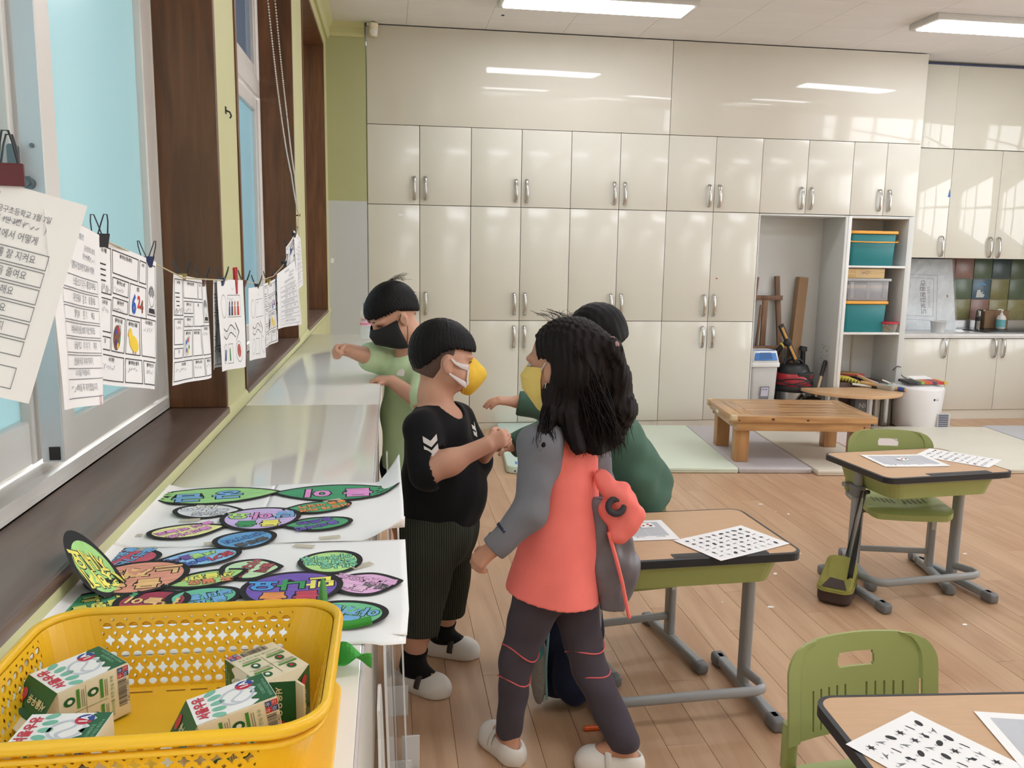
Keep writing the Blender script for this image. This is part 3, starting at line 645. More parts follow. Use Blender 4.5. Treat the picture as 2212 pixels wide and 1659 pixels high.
for s_ in (-1, 1): obj('apron', MB().b2((s_*0.43, -0.294, HT-0.105), (s_*0.455, 0.294, HT-0.061)), bc, bn, bevel=0.002)
for sx in (-1, 1):
    for sy in (-1, 1): obj('leg', MB().box((sx*0.405, sy*0.24, (HT-0.062)/2), (0.095, 0.095, HT-0.064)), m_pineE, bn, bevel=0.004)
kn = MB()
for (x, z, r) in ((-0.22, -0.02, 0.012), (0.02, -0.025, 0.010), (0.42, -0.075, 0.008), (-0.45, -0.03, 0.007)): kn.ell((x, -0.3455 if z > -0.05 else -0.3255, HT+z), (r, 0.001, r*0.75), 10, 5)
o = obj('knots', kn, mat('knot', (96, 52, 26), rough=0.4), bn); o['kind'] = 'stuff'
for (x, y) in ((-0.495, -0.33), (-0.495, 0.33)): obj('corner_guard', MB().box((x+0.012, y, HT-0.014), (0.04, 0.035, 0.034)), mat('guard_clear', (214, 196, 160), rough=0.35), bn, bevel=0.006)
obj('white_tag', MB().box((-0.4985, 0.05, HT-0.04), (0.002, 0.06, 0.022)), m_white, bn)

# ================================================================ school desk
m_dtop = mat('desk_laminate', (200, 162, 126), rough=0.42, var=0.04, vs=14, stretch=(1, 6, 1))
m_edgeb = mat('desk_black_edge', (36, 38, 44), rough=0.45, var=0.05)
m_olive = mat('olive_green_plastic', (156, 166, 104), rough=0.38, var=0.03, vs=5, bump=0.06, bs=500)
m_grey = mat('grey_painted_steel', (146, 149, 152), rough=0.35, var=0.02, spec=0.5)
m_cap = mat('grey_foot_cap', (112, 114, 118), rough=0.5)
DW, DD, DH = 0.62, 0.45, 0.575
def make_desk(label, loc, rz):
    t = thing('school_desk', label, 'desk', loc, rz, 'school desks')
    base = rrect(DW-0.02, DD-0.02, 0.035, 6)
    obj('top', MB().prism(base, DH-0.02, DH), m_dtop, t)
    ring = MB(); op = rrect(DW, DD, 0.045, 6); n = len(op)
    vs = [(p[0], p[1], DH-0.024) for p in op]+[(p[0], p[1], DH-0.001) for p in op]+[(p[0], p[1], DH+0.0005) for p in base]+[(p[0], p[1], DH-0.024) for p in base]
    ring.add(vs, [(k*n+i, k*n+(i+1) % n, ((k+1) % 4)*n+(i+1) % n, ((k+1) % 4)*n+i) for k in range(4) for i in range(n)])
    obj('edge_band', ring, m_edgeb, t, bevel=0.0)
    obj('pencil_groove', MB().rbox((0.05, -DD/2+0.028, DH+0.0004), (0.30, 0.034, 0.0012), 0.004), m_edgeb, t)
    obj('groove_hollow', MB().rbox((0.05, -DD/2+0.028, DH+0.0012), (0.28, 0.018, 0.0005), 0.003), m_black, t)
    # olive book tray: tapered open box under the top
    tr = MB(); o1 = rrect(DW-0.10, DD-0.06, 0.05, 5); o2 = rrect(DW-0.14, DD-0.10, 0.05, 5); n = len(o1); z1, z0 = DH-0.024, DH-0.104
    tr.add([(p[0], p[1], z1) for p in o1]+[(p[0], p[1], z0) for p in o2], [(i, (i+1) % n, n+(i+1) % n, n+i)[::-1] for i in range(n)]+[tuple(range(2*n-1, n-1, -1))])
    obj('book_tray', tr, m_olive, t, smooth=True)
    obj('tray_flange', MB().prism(rrect(DW-0.04, DD-0.03, 0.05, 5), DH-0.031, DH-0.0245), m_grey, t)
    for s_ in (-1, 1):
        x = s_*0.262
        obj('post', MB().rbox((x, 0.02, 0.255), (0.034, 0.05, 0.43), 0.014), m_grey, t)
        obj('inner_post', MB().rbox((x, 0.02, 0.49), (0.026, 0.040, 0.11), 0.010), m_grey, t)
        obj('clamp', MB().rbox((x, 0.02, 0.455), (0.046, 0.062, 0.05), 0.014), m_cap, t, bevel=0.003)
        kx = x-s_*0.03; obj('clamp_knob', MB().cyl((kx+s_*0.012, 0.0, 0.452), (kx-s_*0.012, 0.0, 0.452), 0.011, 0.009), m_black, t)
        f = obj('foot', MB().rbox((x, 0.0, 0.026), (0.036, 0.42, 0.034), 0.010, axis=1), m_grey, t)
        for e in (-1, 1):
            c = MB(); c.box((x, e*0.205, 0.0215), (0.046, 0.065, 0.043), None); obj('foot_cap', c, m_cap, t, bevel=0.012, bseg=3)
    fr = MB(); pth = [(-0.255, 0.0, 0.085), (-0.255, -0.11, 0.10), (-0.245, -0.145, 0.102), (-0.215, -0.158, 0.102), (0.215, -0.158, 0.102), (0.245, -0.145, 0.102), (0.255, -0.11, 0.10), (0.255, 0.0, 0.085)]
    fr.tube(pth, 0.017, seg=10, flat=0.62, up=(0, 0, 1)); obj('footrest', fr, m_grey, t)
    obj('cross_bar', MB().rbox((0, 0.12, DH-0.12), (0.52, 0.03, 0.02), 0.008, axis=0), m_grey, t)
    return t
desk_m = make_desk('school desk beside the long haired girl, with a silhouette sheet on it', (1.072, -4.285, 0), R_(2.5))
desk_r = make_desk('far school desk with a shoulder bag hanging on its side', (2.422, -3.478, 0), R_(5.5))
desk_f = make_desk('nearest school desk, cut off by the bottom right corner', (1.293, -5.524, 0), R_(-4.5))

# ================================================================ school chair
CWd = 0.39
def back_mesh():
    """curved plastic backrest with a hand hole and slots: a grid of columns with holes left open"""
    xs = np.unique(np.concatenate([np.linspace(-0.195, 0.195, 53)])); zs = np.linspace(0, 0.215, 30)
    def hole(x, z):
        if abs(z-0.158) < 0.0165 and (abs(x) < 0.034 or math.hypot(abs(x)-0.034, z-0.158) < 0.0165): return True
        return False
    slots = [s_*(0.028+0.0225*k) for s_ in (-1, 1) for k in range(5)]
    slots = [(x_, 0.0025, 0.012, 0.105) for x_ in slots]+[(s_*0.158, 0.0024, 0.0, 0.112) for s_ in (-1, 1)]
    # irregular x lines so slot edges are crisp
    xl = set(np.round(np.linspace(-0.195, 0.195, 27), 4))
    for (x_, hw, a, b) in slots: xl |= {round(x_-hw, 4), round(x_+hw, 4)}
    xl = sorted(xl); zl = sorted(set(np.round(np.concatenate([np.linspace(0, 0.215, 26), [0.012, 0.105, 0.112], 0.158+0.0165*np.sin(np.linspace(-PI/2, PI/2, 7))]), 4)))
    def w_at(z):
        r = 0.06; top = 0.215
        if z > top-r: return 0.195-r+math.sqrt(max(0, r*r-(z-top+r)**2))
        return 0.195
    def P(x, z, d):
        w = max(w_at(z), 0.12); xx = x*w/0.195
        y = -0.030*(xx/0.195)**2+0.10*z+0.16*z*z; return (xx, y+d-(0.006 if abs(x) > 0.158 else 0), z+0.012*(1-(xx/0.195)**2)*(z/0.215))
    cells = {}
    for i in range(len(xl)-1):
        for j in range(len(zl)-1):
            x = (xl[i]+xl[i+1])/2; z = (zl[j]+zl[j+1])/2
            if hole(x, z): continue
            if any(abs(x-a) < h_ and z0 < z < z1 for (a, h_, z0, z1) in slots): continue
            cells[(i, j)] = 1
    mb = MB(); nx, nz = len(xl), len(zl); th = 0.007
    vs = [P(x, z, 0) for z in zl for x in xl]+[P(x, z, th) for z in zl for x in xl]; fs = []; N = nx*nz
    V = lambda i, j: j*nx+i
    for (i, j) in cells:
        a, b, c, d = V(i, j), V(i+1, j), V(i+1, j+1), V(i, j+1); fs += [(a, b, c, d), (N+d, N+c, N+b, N+a)]
        for (di, dj, e) in ((-1, 0, (d, a)), (1, 0, (b, c)), (0, -1, (a, b)), (0, 1, (c, d))):
            if (i+di, j+dj) not in cells: fs.append((e[1], e[0], N+e[0], N+e[1]))
    mb.add(vs, fs, None, 0, True); return mb
_bm = None
def make_chair(label, loc, rz, drop=0.0):
    """faces -y: seat front towards -y, backrest at +y"""
    global _bm
    t = thing('school_chair', label, 'chair', loc, rz, 'olive green school chairs')
    SH = 0.355-drop
    def sf(u, v):
        x = (u-0.5); y = (v-0.5); w = 0.37-0.05*max(0, y)*2; e = 1-(2*abs(x))**8
        return None
    seat = MB(); o1 = rrect(0.37, 0.34, 0.05, 6); n = len(o1)
    def sz(x, y): return SH-0.012*math.exp(-((x/0.12)**2+((y-0.02)/0.11)**2))-(0.018*max(0, (-y-0.11)/0.06)**2 if y < -0.11 else 0)+0.004*(x/0.18)**2
    nu = 20
    def top(u, v):
        a, b = 2*u-1, 2*v-1; r = 0.05; hx, hy = 0.185, 0.17
        x, y = a*hx, b*hy; dx, dy = max(0, abs(x)-(hx-r)), max(0, abs(y)-(hy-r)); d = math.hypot(dx, dy)
        if d > r:
            x = math.copysign(hx-r+dx*r/d, x); y = math.copysign(hy-r+dy*r/d, y)
        return (x, y, sz(x, y))
    seat.grid(top, nu, nu); skirt = []
    for i in range(nu+1): skirt.append(top(i/nu, 0))
    for i in range(1, nu+1): skirt.append(top(1, i/nu))
    for i in range(1, nu+1): skirt.append(top(1-i/nu, 1))
    for i in range(1, nu): skirt.append(top(0, 1-i/nu))
    m_ = len(skirt); seat.add(skirt+[(p[0]*1.0, p[1], p[2]-0.026) for p in skirt]+[(p[0]*0.9, p[1]*0.9, SH-0.030) for p in skirt], [(i, m_+i, m_+(i+1) % m_, (i+1) % m_) for i in range(m_)]+[(m_+i, 2*m_+i, 2*m_+(i+1) % m_, m_+(i+1) % m_) for i in range(m_)]+[tuple(range(2*m_, 3*m_))], None, 0, False)
    obj('seat', seat, m_olive, t)
    sl = MB()
    for s_ in (-1, 1):
        for k in range(5):
            x = s_*(0.025+0.022*k); sl.add([(x-0.002, -0.02, sz(x, -0.02)+0.0008), (x+0.002, -0.02, sz(x, -0.02)+0.0008), (x+0.002, 0.05, sz(x, 0.05)+0.0008), (x-0.002, 0.05, sz(x, 0.05)+0.0008)], [(0, 1, 2, 3)])
    o = obj('seat_slots', sl, m_black, t); o['kind'] = 'stuff'
    if _bm is None: _bm = back_mesh().mesh('backrest', m_olive); _bm.set_sharp_from_angle(angle=R_(35))
    o = link('backrest', _bm, t, (0, 0.185, 0.415-drop)); 
    for s_ in (-1, 1):
        x = s_*0.165
        obj('back_sleeve', MB().rbox((x+s_*0.0115, 0.176, 0.405-drop), (0.036, 0.028, 0.11), 0.012), m_olive, t, bevel=0.003)
        obj('back_tube', MB().tube([(x, 0.06, SH-0.032), (x+s_*0.006, 0.155, SH-0.034), (x+s_*0.0115, 0.172, SH-0.028), (x+s_*0.0115, 0.176, SH-0.01), (x+s_*0.0115, 0.176, 0.42-drop)], 0.0125, seg=10), m_grey, t)
        obj('post', MB().rbox((x, 0.03, 0.175), (0.032, 0.046, 0.27), 0.012), m_grey, t)
        obj('clamp', MB().rbox((x, 0.03, 0.305), (0.042, 0.056, 0.035), 0.012), m_cap, t, bevel=0.003)
        obj('clamp_knob', MB().cyl((x-s_*0.02, 0.0, 0.30), (x-s_*0.042, 0.0, 0.30), 0.010), m_black, t)
        obj('size_label', MB().box((x-0.0005, 0.0065, 0.245), (0.018, 0.001, 0.05)), mat('label_faded', (198, 196, 190)), t)
        obj('foot', MB().rbox((x, 0.0, 0.026), (0.034, 0.40, 0.034), 0.010, axis=1), m_grey, t)
        for e in (-1, 1): obj('foot_cap', MB().box((x, e*0.20, 0.0205), (0.044, 0.06, 0.041)), m_cap, t, bevel=0.012, bseg=3)
    obj('cross_bar', MB().rbox((0, 0.03, 0.11), (0.30, 0.022, 0.026), 0.008, axis=0), m_grey, t)
    obj('seat_bar', MB().rbox((0, 0.03, 0.317), (0.35, 0.04, 0.014), 0.006, axis=0), m_cap, t)
    return t
chair_r = make_chair('olive green chair pushed in behind the far desk', (2.466, -3.325, 0), R_(-13.5))
chair_m = make_chair('olive green chair under the desk beside the girl, jacket hem hanging over it', (1.042, -3.935, 0), R_(9))
chair_f = make_chair('olive green chair at the nearest desk, bottom right of the photo', (1.250, -5.262, 0), R_(5.5), 0.05)
# ================================================================ things in the niche
m_easel = wood('easel_wood', (96, 68, 48), (134, 98, 70), axis=2, scale=6, rough=0.5)
ez = thing('easel', 'brown wooden easel leaning in the niche behind the grey bin', 'easel', (3.40, 0.30, 0.0625))
def bar(mb, a, b, w, d, up=(0, 1, 0)):
    a = Vector(a); b = Vector(b); t = (b-a).normalized(); n = (Vector(up)-t*t.dot(Vector(up))).normalized(); s_ = t.cross(n)
    vs = [p+s_*i*w/2+n*j*d/2 for p in (a, b) for (i, j) in ((-1, -1), (1, -1), (1, 1), (-1, 1))]
    return mb.add(vs, [(3, 2, 1, 0), (4, 5, 6, 7), (0, 1, 5, 4), (1, 2, 6, 5), (2, 3, 7, 6), (3, 0, 4, 7)])
obj('leg', bar(MB(), (-0.15, 0.0, 0.0), (-0.035, 0.045, 1.20), 0.042, 0.028), m_easel, ez, bevel=0.003)
obj('leg', bar(MB(), (0.255, 0.0, 0.0), (0.155, 0.045, 1.21), 0.042, 0.028), m_easel, ez, bevel=0.003)
obj('upper_rail', bar(MB(), (-0.12, 0.01, 1.02), (0.2, 0.01, 1.02), 0.042, 0.022), m_easel, ez, bevel=0.002)
obj('centre_post', bar(MB(), (0.03, -0.008, 0.35), (0.035, -0.006, 1.0), 0.048, 0.02), m_easel, ez, bevel=0.002)
obj('tray', MB().box((0.03, -0.04, 0.585), (0.5, 0.055, 0.028)), m_easel, ez, bevel=0.003)
obj('brace', bar(MB(), (-0.035, -0.03, 0.60), (-0.01, -0.028, 0.96), 0.02, 0.014), m_easel, ez, bevel=0.002)
cbx = obj('cardboard_tube_box', bar(MB(), (0, 0, 0), (0.10, 0.075, 1.20), 0.085, 0.07), mat('kraft_flat', (150, 120, 90), rough=0.75, var=0.06)); cbx.location = (3.685, 0.255, 0.064); tag(cbx, 'tall narrow cardboard box leaning in the back corner of the niche', 'box')
# grey bin with a blue swing lid
bi = thing('waste_bin', 'light grey swing lid bin with a blue flap, left in the niche', 'bin', (3.345, 0.13, 0.0625))
m_bin = mat('bin_grey', (196, 195, 194), rough=0.45, var=0.04)
obj('bucket', MB().rbox((0, 0, 0.19), (0.215, 0.19, 0.38), 0.025, taper=1.14), m_bin, bi, bevel=0.004)
obj('rim', MB().rbox((0, 0, 0.395), (0.272, 0.245, 0.034), 0.03), mat('bin_lid', (226, 226, 226), rough=0.4), bi, bevel=0.006)
hd = MB(); hd.rbox((0.0, 0.0, 0.455), (0.262, 0.235, 0.085), 0.03, taper=0.84); obj('hood', hd, mat('bin_lid', (226, 226, 226)), bi, bevel=0.006)
m_blue = mat('bin_blue', (58, 118, 190), rough=0.35, var=0.08)
fl_ = MB(); fl_.add([(-0.105, -0.124, 0.428), (0.105, -0.124, 0.428), (0.086, -0.094, 0.502), (-0.086, -0.094, 0.502), (-0.105, -0.116, 0.428), (0.105, -0.116, 0.428), (0.086, -0.086, 0.502), (-0.086, -0.086, 0.502)], [(0, 1, 2, 3), (7, 6, 5, 4), (0, 4, 5, 1), (1, 5, 6, 2), (2, 6, 7, 3), (3, 7, 4, 0)])
obj('flap', fl_, m_blue, bi, bevel=0.002)
obj('flap_dent', MB().add([(-0.06, -0.1205, 0.44), (0.06, -0.1205, 0.44), (0.05, -0.1005, 0.487), (-0.05, -0.1005, 0.487)], [(0, 1, 2, 3)]), mat('bin_blue_dark', (44, 96, 158), rough=0.4), bi)
def bn_(u, v): return (0.0+u, -0.0955-0.035*(v/0.38), v)
lbm = MB(); lbm.add([(-0.035, -0.108, 0.10), (0.045, -0.108, 0.10), (0.047, -0.1155, 0.235), (-0.033, -0.1155, 0.235)], [(0, 1, 2, 3)]); obj('label', lbm, mat('bin_label', (122, 122, 126), rough=0.5), bi)
lbw = MB(); lbw.add([(-0.026, -0.1125, 0.162), (0.038, -0.1125, 0.162), (0.040, -0.1165, 0.228), (-0.026, -0.1165, 0.228)], [(0, 1, 2, 3)]); obj('label_picture', lbw, mat('bin_label_pic', (196, 196, 214)), bi)
lbr = MB(); lbr.box((-0.008, -0.117, 0.213), (0.014, 0.0012, 0.006)); lbr2 = MB().box((0.02, -0.117, 0.213), (0.014, 0.0012, 0.006)); obj('label_red', lbr, mat('bin_label_red', (150, 50, 60)), bi); obj('label_blue', lbr2, mat('bin_label_blue', (50, 50, 130)), bi)
tx_ = MB(); put_text(tx_, '25L', lambda x, y: (x, -0.1115, 0.112+y), 0.018, (0.03, 0.0)); obj('lettering', tx_, m_white, bi)
bi.scale = (1, 1, 1.17)
# vacuum cleaner
vc = thing('vacuum_cleaner', 'black and red drum vacuum cleaner with steel tank in the niche', 'vacuum cleaner', (3.685, 0.175, 0.0625)); vc.scale = (1, 1, 1.12)
obj('tank', MB().lathe([(0.135, 0.03), (0.14, 0.05), (0.14, 0.19)], 28), m_steel, vc)
obj('base', MB().lathe([(0.155, 0.0), (0.16, 0.01), (0.155, 0.035)], 28), m_black, vc)
obj('motor_ring', MB().lathe([(0.15, 0.19), (0.168, 0.2), (0.172, 0.22), (0.165, 0.238)], 28), m_black, vc)
m_vred = mat('vacuum_red', (168, 34, 48), rough=0.35)
obj('red_band', MB().lathe([(0.160, 0.238), (0.166, 0.25), (0.150, 0.325), (0.135, 0.335)], 28), m_vred, vc)
obj('cap', MB().lathe([(0.140, 0.31), (0.138, 0.345), (0.115, 0.395), (0.08, 0.405), (0, 0.405)], 28, cap=False), m_black, vc)
cap2 = MB(); cap2.box((0.045, -0.12, 0.30), (0.15, 0.05, 0.10), (0.25, 0, 0)); obj('switch_panel', cap2, mat('vac_dark', (40, 42, 46), rough=0.4), vc, bevel=0.012)
obj('switch', MB().box((0.09, -0.1475, 0.318), (0.022, 0.006, 0.03), (0.25, 0, 0)), mat('switch_red', (130, 40, 46)), vc)
obj('top_handle', MB().tube([(-0.095, 0, 0.385), (-0.085, 0, 0.425), (-0.04, 0, 0.44), (0.04, 0, 0.438), (0.075, 0, 0.42), (0.085, 0, 0.385)], 0.014), m_black, vc)
for k, (z, a, w) in enumerate(((0.262, -0.12, 0.02), (0.272, 0.10, 0.018), (0.255, 0.04, 0.016), (0.282, -0.05, 0.02))):
    obj('cord', MB().tube([((0.170-0.18*(z-0.25))*math.cos(q_), (0.170-0.18*(z-0.25))*math.sin(q_), z+w*math.sin(q_*2+a*20)) for q_ in [2*PI*i/30 for i in range(30)]], 0.0045, seg=6, closed=True), m_dark, vc)
obj('hose', MB().tube([(0.13+0.0*i+0.12*math.sin(i*PI/14), -0.18-0.02*math.sin(i*PI/14), 0.035+0.11*math.sin(i*PI/14)) if False else (0.03+0.13*math.cos(PI-i*PI/14)+0.05, -0.20, 0.035+0.115*math.sin(i*PI/14)) for i in range(15)], 0.024, seg=10), m_black, vc)
obj('wand_socket', MB().cyl((0.105, 0.05, 0.36), (0.10, 0.05, 0.52), 0.024, 0.022).cyl((0.10, 0.05, 0.50), (0.105, 0.05, 0.535), 0.036, 0.03), m_black, vc)
fh = MB(); bar(fh, (-0.16, -0.02, 0.71), (-0.015, -0.07, 0.425), 0.045, 0.03, up=(0, 1, 0)); obj('floor_head', fh, m_black, vc, bevel=0.005)
fo = MB(); bar(fo, (-0.152, -0.040, 0.69), (-0.105, -0.056, 0.598), 0.020, 0.004); o = obj('orange_brush', fo, mat('brush_orange', (196, 142, 70), rough=0.7), vc)
fo = MB(); bar(fo, (-0.085, -0.062, 0.558), (-0.028, -0.083, 0.446), 0.020, 0.004); obj('orange_brush', fo, mat('brush_orange', (196, 142, 70)), vc)
fk = MB(); fk.box((-0.095, -0.045, 0.575), (0.06, 0.05, 0.05), (0, 0.47, 0)); obj('head_joint', fk, m_black, vc, bevel=0.01)
obj('joint_ring', MB().cyl((-0.138, -0.02, 0.545), (-0.128, -0.02, 0.553), 0.026), mat('ring_yellow', (206, 182, 80)), vc)
obj('wand', MB().tube([(-0.118, -0.02, 0.56), (-0.15, 0.02, 0.50), (-0.155, 0.06, 0.40), (-0.15, 0.09, 0.1)], 0.022, seg=10), m_black, vc)
hk = thing('broom_handle', 'wooden stick with a black grip leaning against the niche side', 'broom', (3.80, 0.01, 0.36))
obj('stick', MB().cyl((-0.02, -0.005, -0.29), (0.11, 0.085, 0.075), 0.011), wood('stick_wood', (186, 160, 128), (212, 188, 156), axis=2, scale=8, rough=0.5), hk)
obj('grip', MB().cyl((0.102, 0.080, 0.055), (0.145, 0.110, 0.175), 0.0165, 0.0175).ell((0.146, 0.111, 0.178), (0.0175, 0.0175, 0.012)), m_black, hk)

# ================================================================ things on the open shelf
m_teal = mat('teal_plastic', (16, 116, 122), rough=0.4, var=0.06, vs=3)
m_oran = mat('orange_plastic', (232, 166, 66), rough=0.4, var=0.03)
def tub(x0, x1, z, h, label, handle, lid_out=0.012):
    w = x1-x0; cx_ = (x0+x1)/2; t = thing('teal_tub', label, 'tub', (cx_, 0.19, z), 0, 'teal tubs on the open shelf')
    obj('body', MB().rbox((0, 0, (h-0.03)/2), (w*0.94, 0.30, h-0.03), 0.025, taper=1.06), m_teal, t, bevel=0.004)
    obj('lid', MB().rbox((0, 0, h-0.014), (w+2*lid_out, 0.345, 0.026), 0.03), m_oran, t, bevel=0.006)
    if handle:
        hh_ = h-0.095; pts = [(-w*0.505, 0.0, hh_+0.03), (-w*0.52, -0.14, hh_+0.005), (-w*0.48, -0.178, hh_), (0, -0.182, hh_-0.002), (w*0.48, -0.178, hh_), (w*0.53, -0.15, hh_+0.008), (w*0.515, 0.0, hh_+0.035)]
        obj('handle', MB().tube(pts, 0.006), m_oran, t)
tub(4.055, 4.475, 1.3785, 0.295, 'teal tub with orange lid and swing handle on the upper shelf', True)
tub(4.045, 4.435, 0.8065, 0.270, 'teal tub with orange lid below the clear drawer box on the lower shelf', False)
dwb = thing('clear_drawer_box', 'clear plastic drawer box stacked between the teal tub and the wooden box', 'box', (4.245, 0.19, 1.0775))
m_clr = clear('clear_box', (214, 216, 222), 0.1, 0.32)
obj('shell', MB().rbox((0, 0, 0.085), (0.39, 0.31, 0.168), 0.02), m_clr, dwb, bevel=0.004)
obj('lid', MB().rbox((0, -0.0, 0.180), (0.43, 0.33, 0.022), 0.02), clear('clear_lid', (210, 212, 216), 0.15, 0.55), dwb, bevel=0.004)
obj('contents', MB().b2((-0.17, -0.135, 0.006), (0.18, 0.13, 0.10)), mat('grey_content', (104, 102, 110), rough=0.8), dwb)
obj('paper_contents', MB().b2((-0.18, -0.13, 0.105), (0.185, 0.13, 0.135)), mat('tan_content', (190, 160, 130), rough=0.8), dwb)
for x in (-0.15, 0.0, 0.15): obj('clip', MB().box((x, -0.157, 0.09), (0.03, 0.004, 0.14)), clear('clear_lid', (210, 212, 216)), dwb)
wbx2 = thing('wooden_box', 'flat pale wooden box on top of the clear drawer box', 'box', (4.215, 0.17, 1.2695))
obj('box', MB().box((0, 0, 0.042), (0.35, 0.26, 0.082)), wood('box_wood', (186, 152, 100), (212, 182, 130), axis=0, scale=5, rough=0.5), wbx2, bevel=0.003)
obj('paper_label', MB().box((-0.03, -0.1305, 0.04), (0.13, 0.001, 0.06)), mat('label_tan', (206, 178, 130)), wbx2)
tx_ = MB(); put_text(tx_, 'snQ!!', lambda x, y: (x, -0.1312, 0.05+y), 0.036, (0.0, 0)); obj('lettering', tx_, mat('print_brown', (96, 74, 60)), wbx2)
fc = thing('snack_container', 'round clear container with a red lid and coloured contents on the shelf edge', 'container', (4.475, 0.06, 0.8065))
obj('bowl', MB().lathe([(0.058, 0.001), (0.066, 0.01), (0.078, 0.075)], 24, cap=False), clear('clear_bowl', (220, 222, 214), 0.08, 0.25), fc)
obj('lid', MB().lathe([(0.083, 0.074), (0.086, 0.08), (0.083, 0.090), (0.06, 0.0905)], 24), mat('lid_red', (186, 46, 62), rough=0.4), fc)
rs = random.Random(4)
for k in range(22):
    a = 2*PI*rs.random(); r = 0.045*math.sqrt(rs.random()); c_ = [(150, 160, 70), (190, 90, 60), (210, 180, 90), (120, 60, 50), (110, 140, 80)][k % 5]
    obj('sweet', MB().ell((r*math.cos(a), r*math.sin(a), 0.014+0.045*(k/22)), (0.014, 0.013, 0.010), 8, 6), mat('sweet_%d_%d_%d' % c_, c_, rough=0.4), fc)

# ================================================================ half round table and what lies on it
m_maple = wood('maple_laminate', (196, 156, 116), (216, 178, 138), axis=0, scale=3, rough=0.35, rnd=False, contrast=0.4)
TZ = 0.330
ht = thing('half_round_table', 'low half round maple table pushed against the open shelves', 'table', (4.10, -0.012, 0.0))
pts = [(0.435*math.cos(PI+PI*k/28), 0.455*math.sin(PI+PI*k/28)) for k in range(29)]
obj('top', MB().prism(pts, TZ-0.028, TZ), m_maple, ht, bevel=0.003)
for (x, y) in ((0.27, -0.16), (-0.27, -0.16), (0.0, -0.35)): 
    obj('leg', MB().cyl((x, y, 0.02), (x, y, TZ-0.028), 0.026), m_steel, ht); obj('leg_foot', MB().cyl((x, y, 0.0005), (x, y, 0.022), 0.028), m_black, ht)
# bats and sticks
pdl = thing('red_bat', 'red and tan wooden bat lying on the bottom of the open shelf', 'bat', (4.22, 0.17, 0.42), R_(-20))
obj('blade', MB().ell((0, 0, 0), (0.125, 0.085, 0.012), 24, 8), mat('bat_red', (176, 52, 56), rough=0.5), pdl)
obj('blade_back', MB().ell((-0.03, 0.0, 0.010), (0.11, 0.08, 0.010), 24, 8), mat('bat_tan', (150, 116, 70), rough=0.5), pdl)
obj('handle', bar(MB(), (0.05, -0.05, 0.0), (0.17, -0.20, -0.05), 0.03, 0.018, up=(0, 0, 1)), m_maple, pdl)
pdl2 = thing('purple_bat', 'dark purple bat below the red one on the shelf bottom', 'bat', (4.21, 0.18, 0.385), R_(-25))
obj('blade', MB().ell((0, 0, 0), (0.15, 0.09, 0.012), 24, 8), mat('bat_purple', (58, 42, 84), rough=0.5), pdl2)
obj('handle', bar(MB(), (0.1, -0.04, 0.0), (0.17, -0.1, 0.0), 0.03, 0.018, up=(0, 0, 1)), mat('bat_purple', (58, 42, 84)), pdl2)
bkx = obj('storage_crate', MB().rbox((0, 0, 0), (0.46, 0.30, 0.29), 0.02), mat('crate_dark', (92, 70, 66), rough=0.6), None, bevel=0.004); bkx.location = (4.285, 0.21, 0.2125); tag(bkx, 'dark crate at the bottom of the open shelf under the bats', 'crate')
yb = thing('yellow_club', 'yellow rolled plastic bat with dark rings on the shelf bottom', 'bat', (4.11, 0.08, 0.345))
yp = [(0, 0.06, 0.042), (0.05, 0.02, 0.038), (0.10, -0.03, 0.018), (0.15, -0.09, -0.005)]
obj('club', MB().tube(yp, [0.027, 0.027, 0.024, 0.015], seg=14), mat('club_yellow', (204, 190, 70), rough=0.45), yb)
for k in range(6):
    p = Vector(yp[0]).lerp(Vector(yp[3]), 0.08+0.12*k); obj('ring', MB().tube([p+Vector((0, 0, 0)), p+Vector((0.004, -0.004, -0.001))], 0.0275, seg=14), m_dark, yb)
def stickthing(nm, label, a, b, r, rgb, grip, ga, gb, gr):
    t = thing(nm, label, 'stick', a); A = Vector(a)
    obj('shaft', MB().cyl((0, 0, 0), Vector(b)-A, r), mat('shaft_%d_%d_%d' % rgb, rgb, rough=0.35), t); obj('grip', MB().cyl(Vector(ga)-A, Vector(gb)-A, gr), grip, t); return t
stickthing('metal_racket', 'grey metal racket shaft with a black grip resting on the half table', (4.24, 0.12, 0.415), (4.36, -0.10, 0.362), 0.011, (206, 206, 210), m_black, (4.345, -0.075, 0.365), (4.445, -0.15, 0.348), 0.0165)
stickthing('metal_racket', 'white racket shaft lying flat with a long black grip on the half table', (4.16, 0.02, 0.352), (4.31, -0.07, 0.341), 0.011, (216, 216, 214), m_black, (4.295, -0.065, 0.342), (4.41, -0.19, 0.338), 0.0165)
stickthing('wooden_bat', 'wooden stick with a blue end lying across the half table', (4.23, 0.0, 0.372), (4.475, -0.285, 0.345), 0.015, (196, 158, 106), mat('grip_blue', (38, 62, 130), rough=0.5), (4.43, -0.235, 0.349), (4.465, -0.273, 0.346), 0.019)
ps = thing('clear_tray', 'clear plastic tray with green and white scraps on the half table', 'tray', (4.43, -0.14, 0.3185), R_(20))
obj('tray', MB().rbox((0, 0, 0.030), (0.20, 0.14, 0.058), 0.02, taper=1.15), clear('clear_tray', (224, 230, 232), 0.1, 0.3), ps, bevel=0.003)
for (x, y, z, sx, sy, rz_, c_) in ((-0.03, 0.03, 0.075, 0.11, 0.05, 0.4, (236, 234, 230)), (-0.05, -0.02, 0.045, 0.06, 0.05, 0.2, (70, 150, 96)), (0.02, -0.03, 0.05, 0.06, 0.035, -0.3, (226, 218, 200)), (-0.02, -0.045, 0.03, 0.07, 0.03, 0.1, (90, 176, 130))):
    obj('scrap', MB().box((x, y, z), (sx, sy, 0.012), (0.3, 0.25, rz_)), mat('scrap_%d_%d_%d' % c_, c_, rough=0.6), ps)
tx_ = MB()
